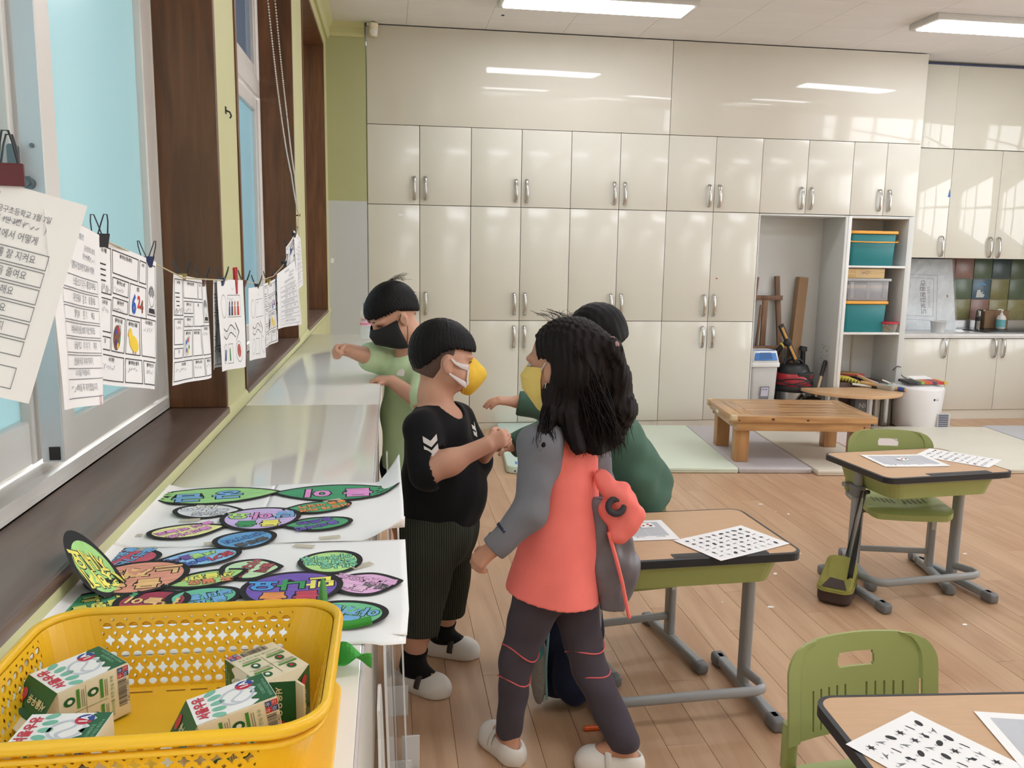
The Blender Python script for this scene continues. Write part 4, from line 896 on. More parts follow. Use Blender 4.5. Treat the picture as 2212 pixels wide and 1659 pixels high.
obj('scrap_print', MB().box((-0.03, 0.03, 0.0825), (0.05, 0.018, 0.001), (0.3, 0.25, 0.4)), m_black, ps)
gbx = thing('grey_box', 'grey box with white lettering under the half round table', 'box', (4.22, -0.10, 0.0005))
obj('box', MB().b2((-0.09, 0.0, 0.0), (0.075, 0.075, 0.25)), mat('box_grey', (112, 112, 116), rough=0.6), gbx, bevel=0.002)
tx_ = MB(); put_text(tx_, 'NCC', lambda x, y: (x, -0.001, 0.18+y), 0.062, (0.012, 0)); obj('lettering', tx_, mat('print_pale', (206, 204, 200)), gbx)
wp = obj('white_post', MB().b2((-0.022, -0.03, 0.0005), (0.022, 0.03, 0.285)), m_white, None, bevel=0.003); wp.location = (4.33, -0.09, 0); tag(wp, 'white flat post standing under the half round table', 'post')
jr = thing('glass_jar', 'glass jar with yellow filling between the white post and steel leg', 'jar', (4.435, -0.05, 0.0005))
obj('glass', MB().b2((-0.05, -0.03, 0.0), (0.05, 0.03, 0.25)), clear('jar_glass', (190, 188, 180), 0.05, 0.35), jr, bevel=0.006)
obj('filling', MB().b2((-0.045, -0.026, 0.004), (0.045, 0.026, 0.12)).b2((-0.045, -0.026, 0.13), (0.03, 0.02, 0.2)), mat('jar_fill', (166, 150, 110), rough=0.8, var=0.3, vs=40), jr)

# ================================================================ dehumidifier with a keyboard-like toy on top
dh = thing('dehumidifier', 'white round dehumidifier standing in front of the kitchen units', 'dehumidifier', (4.672, -0.155, 0.0)); dh.scale = (0.88, 0.88, 0.955)
m_dh = mat('appliance_white', (232, 230, 232), rough=0.3, var=0.01)
obj('body', MB().lathe([(0.205, 0.012), (0.212, 0.02), (0.235, 0.36), (0.225, 0.385), (0.12, 0.40)], 40), m_dh, dh)
obj('base_ring', MB().lathe([(0.20, 0.0005), (0.207, 0.012), (0.2, 0.016)], 40), m_dark, dh)
obj('top_grille', MB().lathe([(0.14, 0.398), (0.16, 0.403), (0.10, 0.41)], 32), mat('grille_grey', (206, 206, 208)), dh)
def DP(x, y): a = -PI/2+x/0.229; return (0.2305*math.cos(a), 0.2305*math.sin(a), y)
tx_ = MB(); put_text(tx_, 'LG', DP, 0.03, (0.055, 0.285), 0, 0.01); obj('lettering', tx_, mat('logo_grey', (140, 140, 146)), dh)
lg = MB(); n = 20; lg.add([DP(0.022+0.011*math.cos(2*PI*k/n), 0.285+0.011*math.sin(2*PI*k/n)) for k in range(n)], [tuple(range(n))]); obj('logo_dot', lg, mat('logo_dark', (60, 60, 66)), dh)
obj('side_handle', MB().ell((-0.218, -0.03, 0.33), (0.02, 0.05, 0.03)), m_black, dh)
sh = thing('rating_sheet', 'clear sleeve with barred energy label leaning on the dehumidifier', 'label', (4.80, -0.345, 0.001))
obj('sleeve', MB().box((0, 0, 0.075), (0.115, 0.004, 0.15), (-0.06, 0, 0)), clear('sleeve', (226, 228, 230), 0.15, 0.5), sh)
for k in range(7): obj('bar', MB().box((-0.003, -0.004+0.0045*(0.045+k*0.0155-0.075)/0.075*0.6, 0.045+k*0.0155), (0.09, 0.0015, 0.009)), mat('bar_navy', (70, 76, 104)), sh)
kbd = thing('striped_case', 'flat case with rainbow coloured stripes lying on top of the dehumidifier', 'case', (4.68, -0.19, 0.392), R_(-6)); kbd.scale = (0.95, 0.95, 1)
obj('case', MB().rbox((0, 0, 0.012), (0.36, 0.20, 0.022), 0.015), mat('case_dark', (52, 54, 60), rough=0.5), kbd, bevel=0.004)
sc = [(84, 92, 86), (150, 176, 90), (216, 96, 66), (210, 90, 62), (76, 76, 110), (196, 74, 72), (200, 64, 70), (214, 190, 80)]
for k, c_ in enumerate(sc): obj('stripe', MB().b2((-0.10+0.035*k, -0.1015, 0.003), (-0.067+0.035*k, 0.09, 0.0245)), mat('stripe_%d_%d_%d' % c_, c_, rough=0.5), kbd)
obj('paper', MB().box((0.02, 0.09, 0.034), (0.2, 0.1, 0.002), (0.15, 0, 0.2)), m_paper, kbd)
cbl = obj('power_cable', MB().tube([(4.60, 0.142, 0.775), (4.635, 0.120, 0.770), (4.645, 0.11, 0.72), (4.638, 0.10, 0.60), (4.62, 0.09, 0.50), (4.60, 0.07, 0.46), (4.55, 0.05, 0.47), (4.52, -0.012, 0.49), (4.545, -0.02, 0.515), (4.59, 0.0, 0.505), (4.615, 0.03, 0.46), (4.63, 0.05, 0.43), (4.655, 0.05, 0.41), (4.68, 0.04, 0.398)], 0.0045, seg=6), mat('cable_grey', (88, 88, 92), rough=0.5)); tag(cbl, 'grey power cable hanging from the worktop to the dehumidifier', 'cable')

# ================================================================ upper left corner
sn = thing('motion_sensor', 'small cream motion sensor at the ceiling corner above the cupboards', 'sensor', (0.055, -0.03, 3.09))
obj('mount', MB().box((-0.02, 0.012, 0.022), (0.06, 0.03, 0.022)), m_white, sn, bevel=0.003); obj('body', MB().box((0, -0.02, -0.02), (0.062, 0.045, 0.10), (0.25, 0, 0.3)), mat('sensor_cream', (224, 214, 186), rough=0.45), sn, bevel=0.01)
obj('lens', MB().ell((0.0, -0.055, -0.045), (0.028, 0.012, 0.03)), m_white, sn)
ws = obj('wall_scrap', MB().box((0, 0, 0), (0.026, 0.002, 0.036), (0, 0.2, 0)), m_paper); ws.location = (-0.277, -0.0015, 1.357); tag(ws, 'tiny white paper scrap stuck on the grey lower wall', 'sticker')
hkm = obj('wall_hook', MB().tube([(XW+0.0005, -4.142, 1.84), (XW+0.012, -4.142, 1.835), (XW+0.016, -4.142, 1.825), (XW+0.012, -4.142, 1.818)], 0.0025, seg=6).box((XW+0.001, -4.142, 1.84), (0.003, 0.012, 0.02)), m_dark); tag(hkm, 'tiny dark hook on the green pier between two windows', 'hook')
def bead_cord(mb, a, b, sag, n):
    a = Vector(a); b = Vector(b)
    for k in range(n+1):
        t = k/n; p = a.lerp(b, t)+Vector((sag*math.sin(PI*t), 0, -0.02*math.sin(PI*t))); mb.ell(p, (0.0034, 0.0034, 0.0045), 6, 4)
bc_ = MB(); [bead_cord(bc_, a_, b_, 0.0, 48) for pl_ in (((-0.288, -3.72, 2.88), (-0.286, -3.27, 2.377), (-0.286, -2.948, 2.003), (-0.286, -2.62, 1.79), (-0.286, -2.328, 1.615)), ((-0.288, -3.50, 2.88), (-0.284, -3.07, 2.43), (-0.284, -2.75, 2.03), (-0.284, -2.50, 1.80), (-0.286, -2.325, 1.615))) for a_, b_ in zip(pl_, pl_[1:])]; bead_cord(bc_, (XW+0.013, -2.327, 1.615), (XW+0.013, -2.325, 1.50), 0.0, 14)
o = obj('blind_cord', bc_, mat('bead_white', (216, 208, 196), rough=0.4)); tag(o, 'white beaded blind cord looped to a nail on the second green pier', 'cord')
nl = obj('wall_nail', MB().cyl((XW-0.001, -2.322, 1.612), (XW+0.02, -2.322, 1.614), 0.004).cyl((XW+0.0185, -2.322, 1.614), (XW+0.0205, -2.322, 1.614), 0.008), mat('brass_dark', (110, 96, 70), rough=0.4, metal=0.7)); tag(nl, 'nail in the second green pier holding the line and cord', 'nail')
# water bottle on the far end of the low cabinet
wbt = thing('water_bottle', 'clear water bottle with a pink label and blue cap on the cabinet end', 'bottle', (0.028, -1.93, 0.95))
obj('bottle', MB().lathe([(0.028, 0.001), (0.031, 0.006), (0.031, 0.055), (0.029, 0.06), (0.031, 0.065), (0.031, 0.13), (0.026, 0.155), (0.013, 0.175), (0.012, 0.185)], 20), clear('pet', (226, 234, 238), 0.06, 0.3), wbt)
obj('label', MB().lathe([(0.0316, 0.075), (0.0316, 0.122)], 20, cap=False), mat('label_pink', (232, 200, 214), rough=0.5), wbt)
obj('label_band', MB().lathe([(0.0319, 0.078), (0.0319, 0.090)], 20, cap=False), mat('label_pink2', (220, 130, 170), rough=0.5), wbt)
tx_ = MB(); put_text(tx_, '아이시스', lambda x, y: (0.0322*math.cos(-PI/2+x/0.0322), 0.0322*math.sin(-PI/2+x/0.0322), y), 0.014, (0, 0.106), 0, 0.01); obj('lettering', tx_, mat('print_navy', (60, 60, 120)), wbt)
obj('cap', MB().lathe([(0.0145, 0.184), (0.0145, 0.20), (0.013, 0.202)], 16), mat('cap_blue', (110, 170, 222), rough=0.4), wbt)
# scraps of paper on the floor
rs = random.Random(11)
sp = [(2.04, -3.05), (2.15, -3.02), (1.95, -2.9), (1.83, -2.75), (1.92, -3.25), (2.02, -3.52), (1.75, -2.55), (2.35, -2.35), (2.31, -2.22), (2.4, -2.4), (1.55, -3.55), (1.63, -3.6), (1.48, -3.3), (1.6, -4.2), (1.36, -4.0), (2.45, -3.85), (3.0, -3.1), (2.95, -2.5), (1.72, -3.62), (2.6, -4.1), (1.9, -4.4), (3.3, -3.3), (1.68, -2.95), (2.22, -3.4)]
tg = [(0, 0), (0.014, 0.003), (0.017, 0.011), (0.006, 0.014), (-0.003, 0.008)]
for (x, y) in sp:
    a = rs.random()*6; s_ = 0.6+0.9*rs.random(); c, sn_ = math.cos(a)*s_, math.sin(a)*s_
    mb = MB(); mb.prism([(p[0]*c-p[1]*sn_, p[0]*sn_+p[1]*c) for p in tg], 0.0003, 0.0012)
    o = obj('paper_snippet', mb, m_paper, None, (x, y, 0)); tag(o, 'tiny white paper snippet lying on the wooden floor near the desks', 'paper scrap', 'paper snippets on the floor')
mk_ = thing('orange_marker', 'orange marker lying on the floor behind the walking girl', 'marker', (0.748, -4.425, 0.0085))
obj('barrel', MB().cyl((0, 0, 0), (0.05, 0.0, 0), 0.008), mat('marker_orange', (228, 96, 30), rough=0.4), mk_); obj('cap', MB().cyl((0.05, 0, 0), (0.075, 0, 0), 0.0083), mat('marker_cap', (214, 80, 24), rough=0.4), mk_)
# ================================================================ poster sheets on the low cabinet
ZP = 0.9512
def sheet(nm, label, cat, x0, x1, y0, y1, z, lift, group=None, nu=36, nv=36, m=None):
    mb = MB(); mb.grid(lambda u, v: lift(x0+(x1-x0)*u, y0+(y1-y0)*v, u, v, z), nu, nv)
    o = obj(nm, mb, m or m_paper, None, solid=0.0004); tag(o, label, cat, group); return o
def wallcurl(x): return 0.9*max(0, -0.262-x)**1.3 if x < -0.262 else 0.0
def l1(x, y, u, v, z): return (max(x, -0.294), y, z+wallcurl(x)+0.002*math.sin(u*5+v*3)**2)
def l2(x, y, u, v, z):
    r = 0
    d = max(0, (u-0.80)/0.20)*max(0, (v-0.62)/0.38); zz = z+0.055*d**1.15; xx = x-0.006*d; yy = y+0.03*d*d
    e = max(0, (u-0.72)/0.28)*max(0, (0.16-v)/0.16); zz += 0.030*e**1.1; yy += 0.035*e*e
    if x > 0.135: zz -= 0.0
    return (xx, yy, zz+0.0015*math.sin(u*4+v*6)**2)
def l3(x, y, u, v, z):
    zz = z+wallcurl(x)+0.0012*math.sin(u*7+v*4)**2; xx = max(x, -0.294)
    d = max(0, (u-0.9)/0.1)*max(0, (0.25-v)/0.25); zz -= 0.012*d; xx -= 0.006*d
    if v < 0.06 and u > 0.93: yy = y+0.018*(u-0.93)/0.07
    else: yy = y
    return (xx, yy, zz)
sheet('poster_sheet', 'large white poster sheet with green and white petals, back left on the low cabinet', 'poster', -0.325, -0.076, -5.335, -4.972, ZP, l1, 'white poster sheets on the low cabinet')
sheet('poster_sheet', 'large white poster sheet with a curled up corner, back right on the low cabinet', 'poster', -0.0755, 0.190, -5.332, -4.958, ZP, l2, 'white poster sheets on the low cabinet')
sheet('poster_sheet', 'large white poster sheet with purple and coral flowers, nearest the basket', 'poster', -0.330, 0.190, -5.725, -5.337, ZP+0.0006, l3, 'white poster sheets on the low cabinet', 44, 36)
tpm = clear('tape', (214, 206, 186), 0.3, 0.35)
for k, (x, y, a) in enumerate(((-0.24, -5.35, 0.2), (0.02, -5.36, -0.3), (0.05, -5.10, 0.5), (-0.20, -5.20, 0.1), (0.12, -5.46, 0.6), (-0.28, -5.28, 0.1), (0.06, -5.32, 0.2), (-0.13, -5.33, 0.2))):
    o = obj('tape_strip', MB().box((0, 0, 0), (0.036, 0.014, 0.0003), (0, 0, a)), tpm, None, (x, y, ZP+0.0042)); tag(o, 'short strip of yellowed clear tape on the white poster sheets', 'tape', 'tape strips on the posters')

# ---------------------------------------------------------------- paper petals with hand coloured lettering
m_ink = mat('black_outline', (24, 24, 27), rough=0.75)
def crayon(rgb):
    rgb = tuple(int(v+(255-v)*0.16) for v in rgb)
    return mat('crayon_%d_%d_%d' % rgb, rgb, rough=0.85, var=0.14, vs=26, stretch=(1.0, 4.5, 1), spec=0.2)
def shape_pts(kind, L, Wd, n=44):
    pts = []
    for k in range(n):
        a = 2*PI*k/n; c, s_ = math.cos(a), math.sin(a); x = c; y = s_
        if kind == 'leaf': y = s_*abs(s_)**0.75 if True else y; x = c
        if kind == 'dropl': y = s_*(1.0 if c > 0 else (1-0.62*c*c))*1.0
        if kind == 'dropr': y = s_*(1.0 if c < 0 else (1-0.62*c*c))
        pts.append((x*L/2, y*Wd/2))
    return pts
ALL_P = []
def petal(key, cx_, cy_, L, Wd, ang, kind, fill, texts, label, lift=None, zi=0, edge=0.0085, cat='paper petal', upright=False):
    z = ZP+0.0034+0.00055*zi; t = thing('paper_petal' if cat == 'paper petal' else ('paper_leaf' if cat == 'paper leaf' else 'flower_centre'), label, cat, (cx_, cy_, z), R_(ang), 'hand coloured paper petals and leaves on the posters')
    lf = lift or (lambda x, y: 0.0025*(2*x/L)**2)
    def surf(pts, dz, nm, m):
        mb = MB(); n = len(pts); R = 7; vs = [(0, 0, lf(0, 0)+dz)]; fs = []
        for r in range(1, R+1):
            for p in pts: x, y = p[0]*r/R, p[1]*r/R; vs.append((x, y, lf(x, y)+dz))
        for i in range(n): fs.append((0, 1+i, 1+(i+1) % n))
        for r in range(R-1):
            for i in range(n): a = 1+r*n+i; b = 1+r*n+(i+1) % n; fs.append((a, a+n, b+n, b))
        mb.add(vs, fs, None, 0, True); return obj(nm, mb, m, t)
    surf(shape_pts(kind, L, Wd), 0.0, 'outline', m_ink)
    surf(shape_pts(kind, L-2.2*edge, Wd-2*edge), 0.00022, 'coloured_face', crayon(fill))
    fn = lambda dz: (lambda x, y: (x, y, lf(x, y)+dz))
    for (s_, x, y, size, rot, col) in texts:
        ro = R_(rot)+(0 if upright else PI)
        mb = MB(); put_text(mb, s_, fn(0.0004), size, (x, y), ro, 0.085, sx=1.08); obj('letter_outline', mb, m_ink, t)
        mb = MB(); put_text(mb, s_, fn(0.00058), size, (x, y), ro, 0.040, sx=1.08); obj('lettering', mb, crayon(col), t)
    return t
BLUE = (104, 168, 222); PINK = (222, 134, 204); YEL = (236, 226, 92); ORG = (234, 138, 66); REDC = (190, 52, 72); GRN = (44, 142, 78); LGR = (168, 220, 110); PEACH = (246, 186, 120); VIO = (92, 74, 176)
def curl(a, lim, k, sgn): return lambda x, y: 0.002*(x/0.12)**2+(k*max(0, (sgn*x-lim))**1.5)
petal('leafL', -0.192, -5.042, 0.272, 0.120, 5, 'leaf', (146, 206, 124), [('금', -0.045, -0.008, 0.058, 4, BLUE), ('궁', 0.030, 0.004, 0.058, 4, BLUE)], 'light green paper leaf with two blue syllables, back left of the posters', curl(0, 0.085, 1.7, -1), 0, cat='paper leaf')
petal('leafR', 0.056, -5.040, 0.258, 0.120, 0, 'leaf', (48, 140, 92), [('이', -0.040, 0.0, 0.060, 2, PINK), ('물', 0.042, -0.002, 0.060, 2, PINK)], 'dark green paper leaf with two pink syllables, back right of the posters', curl(0, 0.085, 1.7, 1), 0, cat='paper leaf')
petal('white', -0.178, -5.148, 0.130, 0.090, -4, 'dropr', (222, 222, 226), [('우리', -0.012, 0.025, 0.022, 0, (238, 238, 226)), ('함께 물을', -0.008, 0.002, 0.021, 0, (206, 208, 218)), ('찾아요', 0.008, -0.021, 0.022, 0, (196, 198, 206))], 'pale grey paper petal left of the lavender flower centre', None, 1, upright=True)
petal('yellow', -0.190, -5.262, 0.135, 0.082, 15, 'dropr', (236, 232, 148), [('물이 하늘로', -0.005, 0.014, 0.020, 24, PINK), ('올라가요', 0.002, -0.010, 0.020, 24, PINK)], 'pale yellow paper petal with pink lettering', None, 1)
petal('gor', 0.024, -5.142, 0.135, 0.076, 16, 'dropl', (62, 158, 108), [('어떻게 하면', 0.012, -0.010, 0.019, 4, ORG), ('물을 아낄까', 0.012, 0.014, 0.018, 4, ORG)], 'green paper petal with orange lettering right of the lavender flower centre', None, 1)
petal('gpu', 0.032, -5.243, 0.130, 0.080, 8, 'dropl', (62, 148, 96), [('흐르는', -0.004, 0.015, 0.023, 20, VIO), ('물의여행', -0.002, -0.012, 0.021, 20, VIO)], 'green paper petal with violet lettering near the lavender flower centre', None, 1)
petal('blk', -0.083, -5.318, 0.108, 0.092, 24, 'ell', (84, 150, 206), [('더러워진', 0.0, 0.010, 0.020, 16, (70, 130, 200)), ('물방울', 0.006, -0.018, 0.020, 16, (70, 70, 74))], 'blue paper petal half scribbled black below the lavender flower centre', None, 1)
petal('lav', -0.073, -5.205, 0.146, 0.136, 2, 'ell', (196, 172, 226), [('담', 0.042, 0.018, 0.040, 0, BLUE), ('아', 0.0, 0.018, 0.040, 0, PINK), ('요', -0.042, 0.018, 0.040, 0, LGR), ('물', 0.020, -0.030, 0.036, 0, YEL), ('을', -0.022, -0.030, 0.036, 0, GRN)], 'round lavender flower centre with multicoloured lettering', None, 3, cat='flower centre')
petal('red', -0.262, -5.385, 0.125, 0.088, -14, 'dropl', (196, 70, 92), [('흘러가는', 0.018, 0.004, 0.021, 80, BLUE), ('물웅덩이', -0.012, 0.002, 0.021, 80, BLUE)], 'dark red paper petal with light blue lettering by the wall', None, 1)
petal('lgl', -0.258, -5.520, 0.074, 0.100, 0, 'ell', (150, 208, 116), [('깨끗하게', 0.012, 0.0, 0.022, 70, YEL), ('지내요', -0.010, 0.0, 0.022, 70, YEL)], 'pale green paper petal curling up against the window sill', lambda x, y: 3.0*max(0, -x+0.03)**1.3, 2)
petal('bgr', -0.248, -5.566, 0.135, 0.086, 24, 'dropr', (52, 150, 100), [('노는', 0.012, 0.014, 0.026, 0, YEL), ('물방울', 0.004, -0.012, 0.022, 0, YEL)], 'green paper petal with yellow lettering beside the basket rim', None, 1)
petal('blm', -0.140, -5.398, 0.130, 0.082, 14, 'dropl', (128, 188, 232), [('물속', -0.030, 0.002, 0.022, 26, (96, 66, 150)), ('생물', 0.004, 0.014, 0.022, 26, LGR), ('찾기', 0.030, -0.004, 0.022, 26, REDC), ('놀이', -0.006, -0.016, 0.021, 26, (60, 90, 190))], 'light blue paper petal with multicoloured lettering right of the coral centre', None, 1)
petal('gwh', -0.050, -5.458, 0.098, 0.090, 0, 'dropr', (188, 222, 176), [('어디까지', -0.010, 0.004, 0.020, 72, (176, 70, 80)), ('흘러', 0.018, 0.002, 0.020, 72, (166, 60, 72))], 'whitish green paper petal with red lettering between the coral and purple centres', None, 1)
petal('tea', -0.100, -5.562, 0.105, 0.082, 6, 'ell', (92, 186, 150), [('목마른', 0.006, 0.008, 0.022, 16, BLUE), ('물고기', 0.0, -0.016, 0.022, 16, BLUE)], 'teal paper petal with blue lettering behind the basket', None, 1)
petal('rdb', -0.168, -5.572, 0.105, 0.090, -6, 'ell', (158, 40, 66), [('물놀이', 0.0, 0.004, 0.026, -6, PEACH)], 'wine red paper petal with peach lettering behind the basket', None, 1)
petal('grn', -0.112, -5.492, 0.130, 0.068, 26, 'leaf', (160, 210, 120), [('생물한테', 0.0, 0.010, 0.022, -12, YEL), ('꼭 필요', 0.004, -0.012, 0.020, -12, (226, 120, 80))], 'light green pointed paper petal with yellow and orange lettering', None, 2)
petal('cor', -0.213, -5.478, 0.148, 0.136, 14, 'ell', (226, 142, 118), [('느', 0.042, 0.018, 0.042, -8, PEACH), ('껴', -0.002, 0.020, 0.042, -8, PEACH), ('요', -0.044, 0.022, 0.042, -8, PEACH), ('물', 0.014, -0.030, 0.038, -8, PEACH), ('을', -0.034, -0.026, 0.038, -8, PEACH)], 'round coral flower centre with peach lettering', None, 4, cat='flower centre')
petal('lg2', 0.069, -5.440, 0.102, 0.104, 30, 'ell', (172, 222, 128), [('어푸어푸', 0.004, 0.022, 0.021, -24, (112, 200, 160)), ('첨벙첨벙', 0.0, 0.0, 0.021, -24, (112, 200, 160)), ('신나요', 0.004, -0.022, 0.020, -24, (112, 200, 160))], 'light green paper petal with mint lettering above the purple centre', None, 1)
petal('pnk', 0.130, -5.535, 0.108, 0.090, 0, 'dropr', (226, 168, 216), [('빨대컵으로', 0.0, 0.016, 0.020, -24, (226, 168, 216)), ('물을', -0.020, -0.012, 0.022, -24, (232, 184, 222)), ('마셔', 0.012, -0.010, 0.020, -24, (90, 88, 92))], 'pink paper petal scribbled black along one side', None, 1)
petal('gbl', 0.104, -5.640, 0.118, 0.092, -14, 'ell', (96, 186, 130), [('아껴쓸', 0.004, 0.012, 0.028, -4, BLUE), ('물', 0.010, -0.018, 0.030, -4, BLUE)], 'green paper petal with large blue lettering next to the basket corner', None, 1)
petal('pur', 0.021, -5.545, 0.148, 0.132, 6, 'ell', (98, 70, 170), [('만', 0.042, 0.014, 0.042, -4, YEL), ('나', 0.0, 0.016, 0.042, -4, GRN), ('요', -0.042, 0.018, 0.042, -4, (56, 140, 214)), ('물', 0.020, -0.032, 0.038, -4, REDC), ('을', -0.026, -0.028, 0.038, -4, ORG)], 'round purple flower centre with multicoloured lettering', None, 4, cat='flower centre')

# ================================================================ yellow basket and its tray
m_yel = mat('yellow_plastic', (236, 186, 38), rough=0.33, var=0.03, vs=8, bump=0.05, bs=300)
BX0, BX1, BY0, BY1, BZ, BT = -0.212, 0.104, -6.062, -5.797, 0.9575, 1.042
tray = obj('yellow_tray', MB().rbox((-0.052, -5.962, 0.9545), (0.322, 0.288, 0.006), 0.03, 6), m_yel, None, bevel=0.002); tag(tray, 'flat yellow plastic tray under the yellow basket', 'tray')
bk = thing('plastic_basket', 'yellow perforated plastic basket of milk cartons on the low cabinet', 'basket', ((BX0+BX1)/2, (BY0+BY1)/2, BZ))
bw_, bd_ = BX1-BX0, BY1-BY0; HB = BT-BZ; RC = 0.045; FL = 0.022
def bpath(s_, z):
    """point on the wall: s_ runs along the perimeter (side index + position), z height; walls flare outwards"""
    k = 1-FL*(1-z/HB)*2/0.3; hw, hd = bw_/2-FL*(1-z/HB), bd_/2-FL*(1-z/HB); return hw, hd
def wall_pt(side, a, z, off=0.0):
    hw, hd = bpath(0, z); hw += off; hd += off; r = RC
    if side == 0: return (a*(hw-r)/(bw_/2-r), hd, z)
    if side == 1: return (hw, -a*(hd-r)/(bd_/2-r), z)
    if side == 2: return (-a*(hw-r)/(bw_/2-r), -hd, z)
    return (-hw, a*(hd-r)/(bd_/2-r), z)
def corner_pt(side, t, z, off=0.0):
    hw, hd = bpath(0, z); hw += off; hd += off; r = RC
    c = [(hw-r, hd-r), (hw-r, -hd+r), (-hw+r, -hd+r), (-hw+r, hd-r)][side]; a = PI/2-PI/2*side-PI/2*t; return (c[0]+(r)*math.cos(a), c[1]+(r)*math.sin(a), z)
wb = MB(); TH = 0.0022
def two_sided(fn, quads_uv, edges=()):
    pass
def hole_cell(side, a0, a1, z0, z1, kind):
    n = 16; ca, cz = (a0+a1)/2, (z0+z1)/2; outer = []; inner = []
    for k in range(n):
        t = 2*PI*(k+0.5)/n; c, s_ = math.cos(t), math.sin(t); m_ = max(abs(c), abs(s_)); outer.append((ca+c/m_*(a1-a0)/2, cz+s_/m_*(z1-z0)/2))
        if kind == 'o': inner.append((ca+c*0.0055, cz+s_*0.0036))
        else:
            q8 = (k+0.5) % 4; rr = 0.0060 if (k % 4 in (3, 0)) else 0.0038
            inner.append((ca+c*rr, cz+s_*rr))
    vs = [wall_pt(side, p[0], p[1], o) for o in (0, -TH) for lst in (outer, inner) for p in lst]
    fs = []
    for k in range(n):
        q_ = (k+1) % n
        fs.append((k, q_, n+q_, n+k)); fs.append((2*n+q_, 2*n+k, 3*n+k, 3*n+q_)); fs.append((n+k, n+q_, 3*n+q_, 3*n+k))
    wb.add(vs, fs)
def plain(side, a0, a1, z0, z1, corner=False, nu=1):
    for i in range(nu):
        u0, u1 = a0+(a1-a0)*i/nu, a0+(a1-a0)*(i+1)/nu; P = corner_pt if corner else wall_pt
        for o in (0, -TH):
            vs = [P(side, u0, z0, o), P(side, u1, z0, o), P(side, u1, z1, o), P(side, u0, z1, o)]; wb.add(vs, [(0, 1, 2, 3) if o else (3, 2, 1, 0)], None, 0, corner)
rowz = [0.0008, 0.0145, 0.0295, 0.0450, 0.0605, 0.0760]; kinds = ['o', 'x', 'o', 'x', 'o']; ztop = HB-0.004
for side in range(4):
    half = (bw_ if side % 2 == 0 else bd_)/2-RC; ncol = 15 if side % 2 == 0 else 12; span = min(half-0.002, 0.0173*ncol/2)
    for r in range(5):
        for c in range(ncol): hole_cell(side, -span+2*span*c/ncol, -span+2*span*(c+1)/ncol, rowz[r], rowz[r+1], kinds[r])
        plain(side, -half, -span, rowz[r], rowz[r+1]); plain(side, span, half, rowz[r], rowz[r+1])
    plain(side, -half, half, 0, rowz[0]); plain(side, -half, half, rowz[5], ztop)
    zs = [0]+rowz[1:]+[ztop]
    for j in range(len(zs)-1): plain(side, 0, 1, zs[j], zs[j+1], True, 8)
obj('perforated_wall', wb, m_yel, bk)
hw, hd = bpath(0, 0); obj('floor', MB().prism(rrect(2*hw, 2*hd, RC, 8), -0.0005, 0.0018), m_yel, bk)
rimp = [Vector((p[0], p[1], HB-0.003)) for p in rrect(bw_+0.006, bd_+0.006, RC+0.004, 10)]
rb = MB(); rb.tube(rimp, 0.0062, seg=10, closed=True, flat=0.85); obj('rim', rb, m_yel, bk)
obj('rim_skirt', MB().tube([Vector((p[0], p[1], HB-0.0165)) for p in rrect(bw_+0.001, bd_+0.001, RC+0.002, 10)], 0.0032, seg=8, closed=True), m_yel, bk)
dl = MB()
for (x, w) in ((-0.02, 0.02), (0.005, 0.018), (0.03, 0.012), (-0.07, 0.05)): dl.box((x, hd-0.014, 0.0021), (w, 0.002, 0.0004))
obj('dirt_line', dl, mat('dirt_brown', (140, 96, 30), rough=0.8), bk)['kind'] = 'stuff'

# ================================================================ milk cartons
m_ccream = mat('carton_cream', (226, 214, 186), rough=0.4, var=0.01); m_cwhite = mat('carton_white', (238, 236, 234), rough=0.35, var=0.005)
m_cgreen = mat('carton_green', (22, 92, 52), rough=0.4, var=0.02); m_cteal = mat('carton_teal', (120, 184, 160), rough=0.4, var=0.08, vs=60)
m_cred = mat('carton_red', (196, 32, 58), rough=0.4); m_cblue = mat('carton_blue', (38, 62, 140), rough=0.4); m_cgrey = mat('carton_grey', (196, 200, 210), rough=0.4, var=0.1, vs=80)
m_cg2 = mat('carton_green2', (70, 140, 60), rough=0.4); m_cbk = mat('carton_black', (40, 34, 34), rough=0.5)
CS, CH = 0.057, 0.073
def ellp(cx_, cy_, rx, ry, n=20, rot=0.0):
    return [(cx_+rx*math.cos(a)*math.cos(rot)-ry*math.sin(a)*math.sin(rot), cy_+rx*math.cos(a)*math.sin(rot)+ry*math.sin(a)*math.cos(rot)) for a in [2*PI*k/n for k in range(n)]]
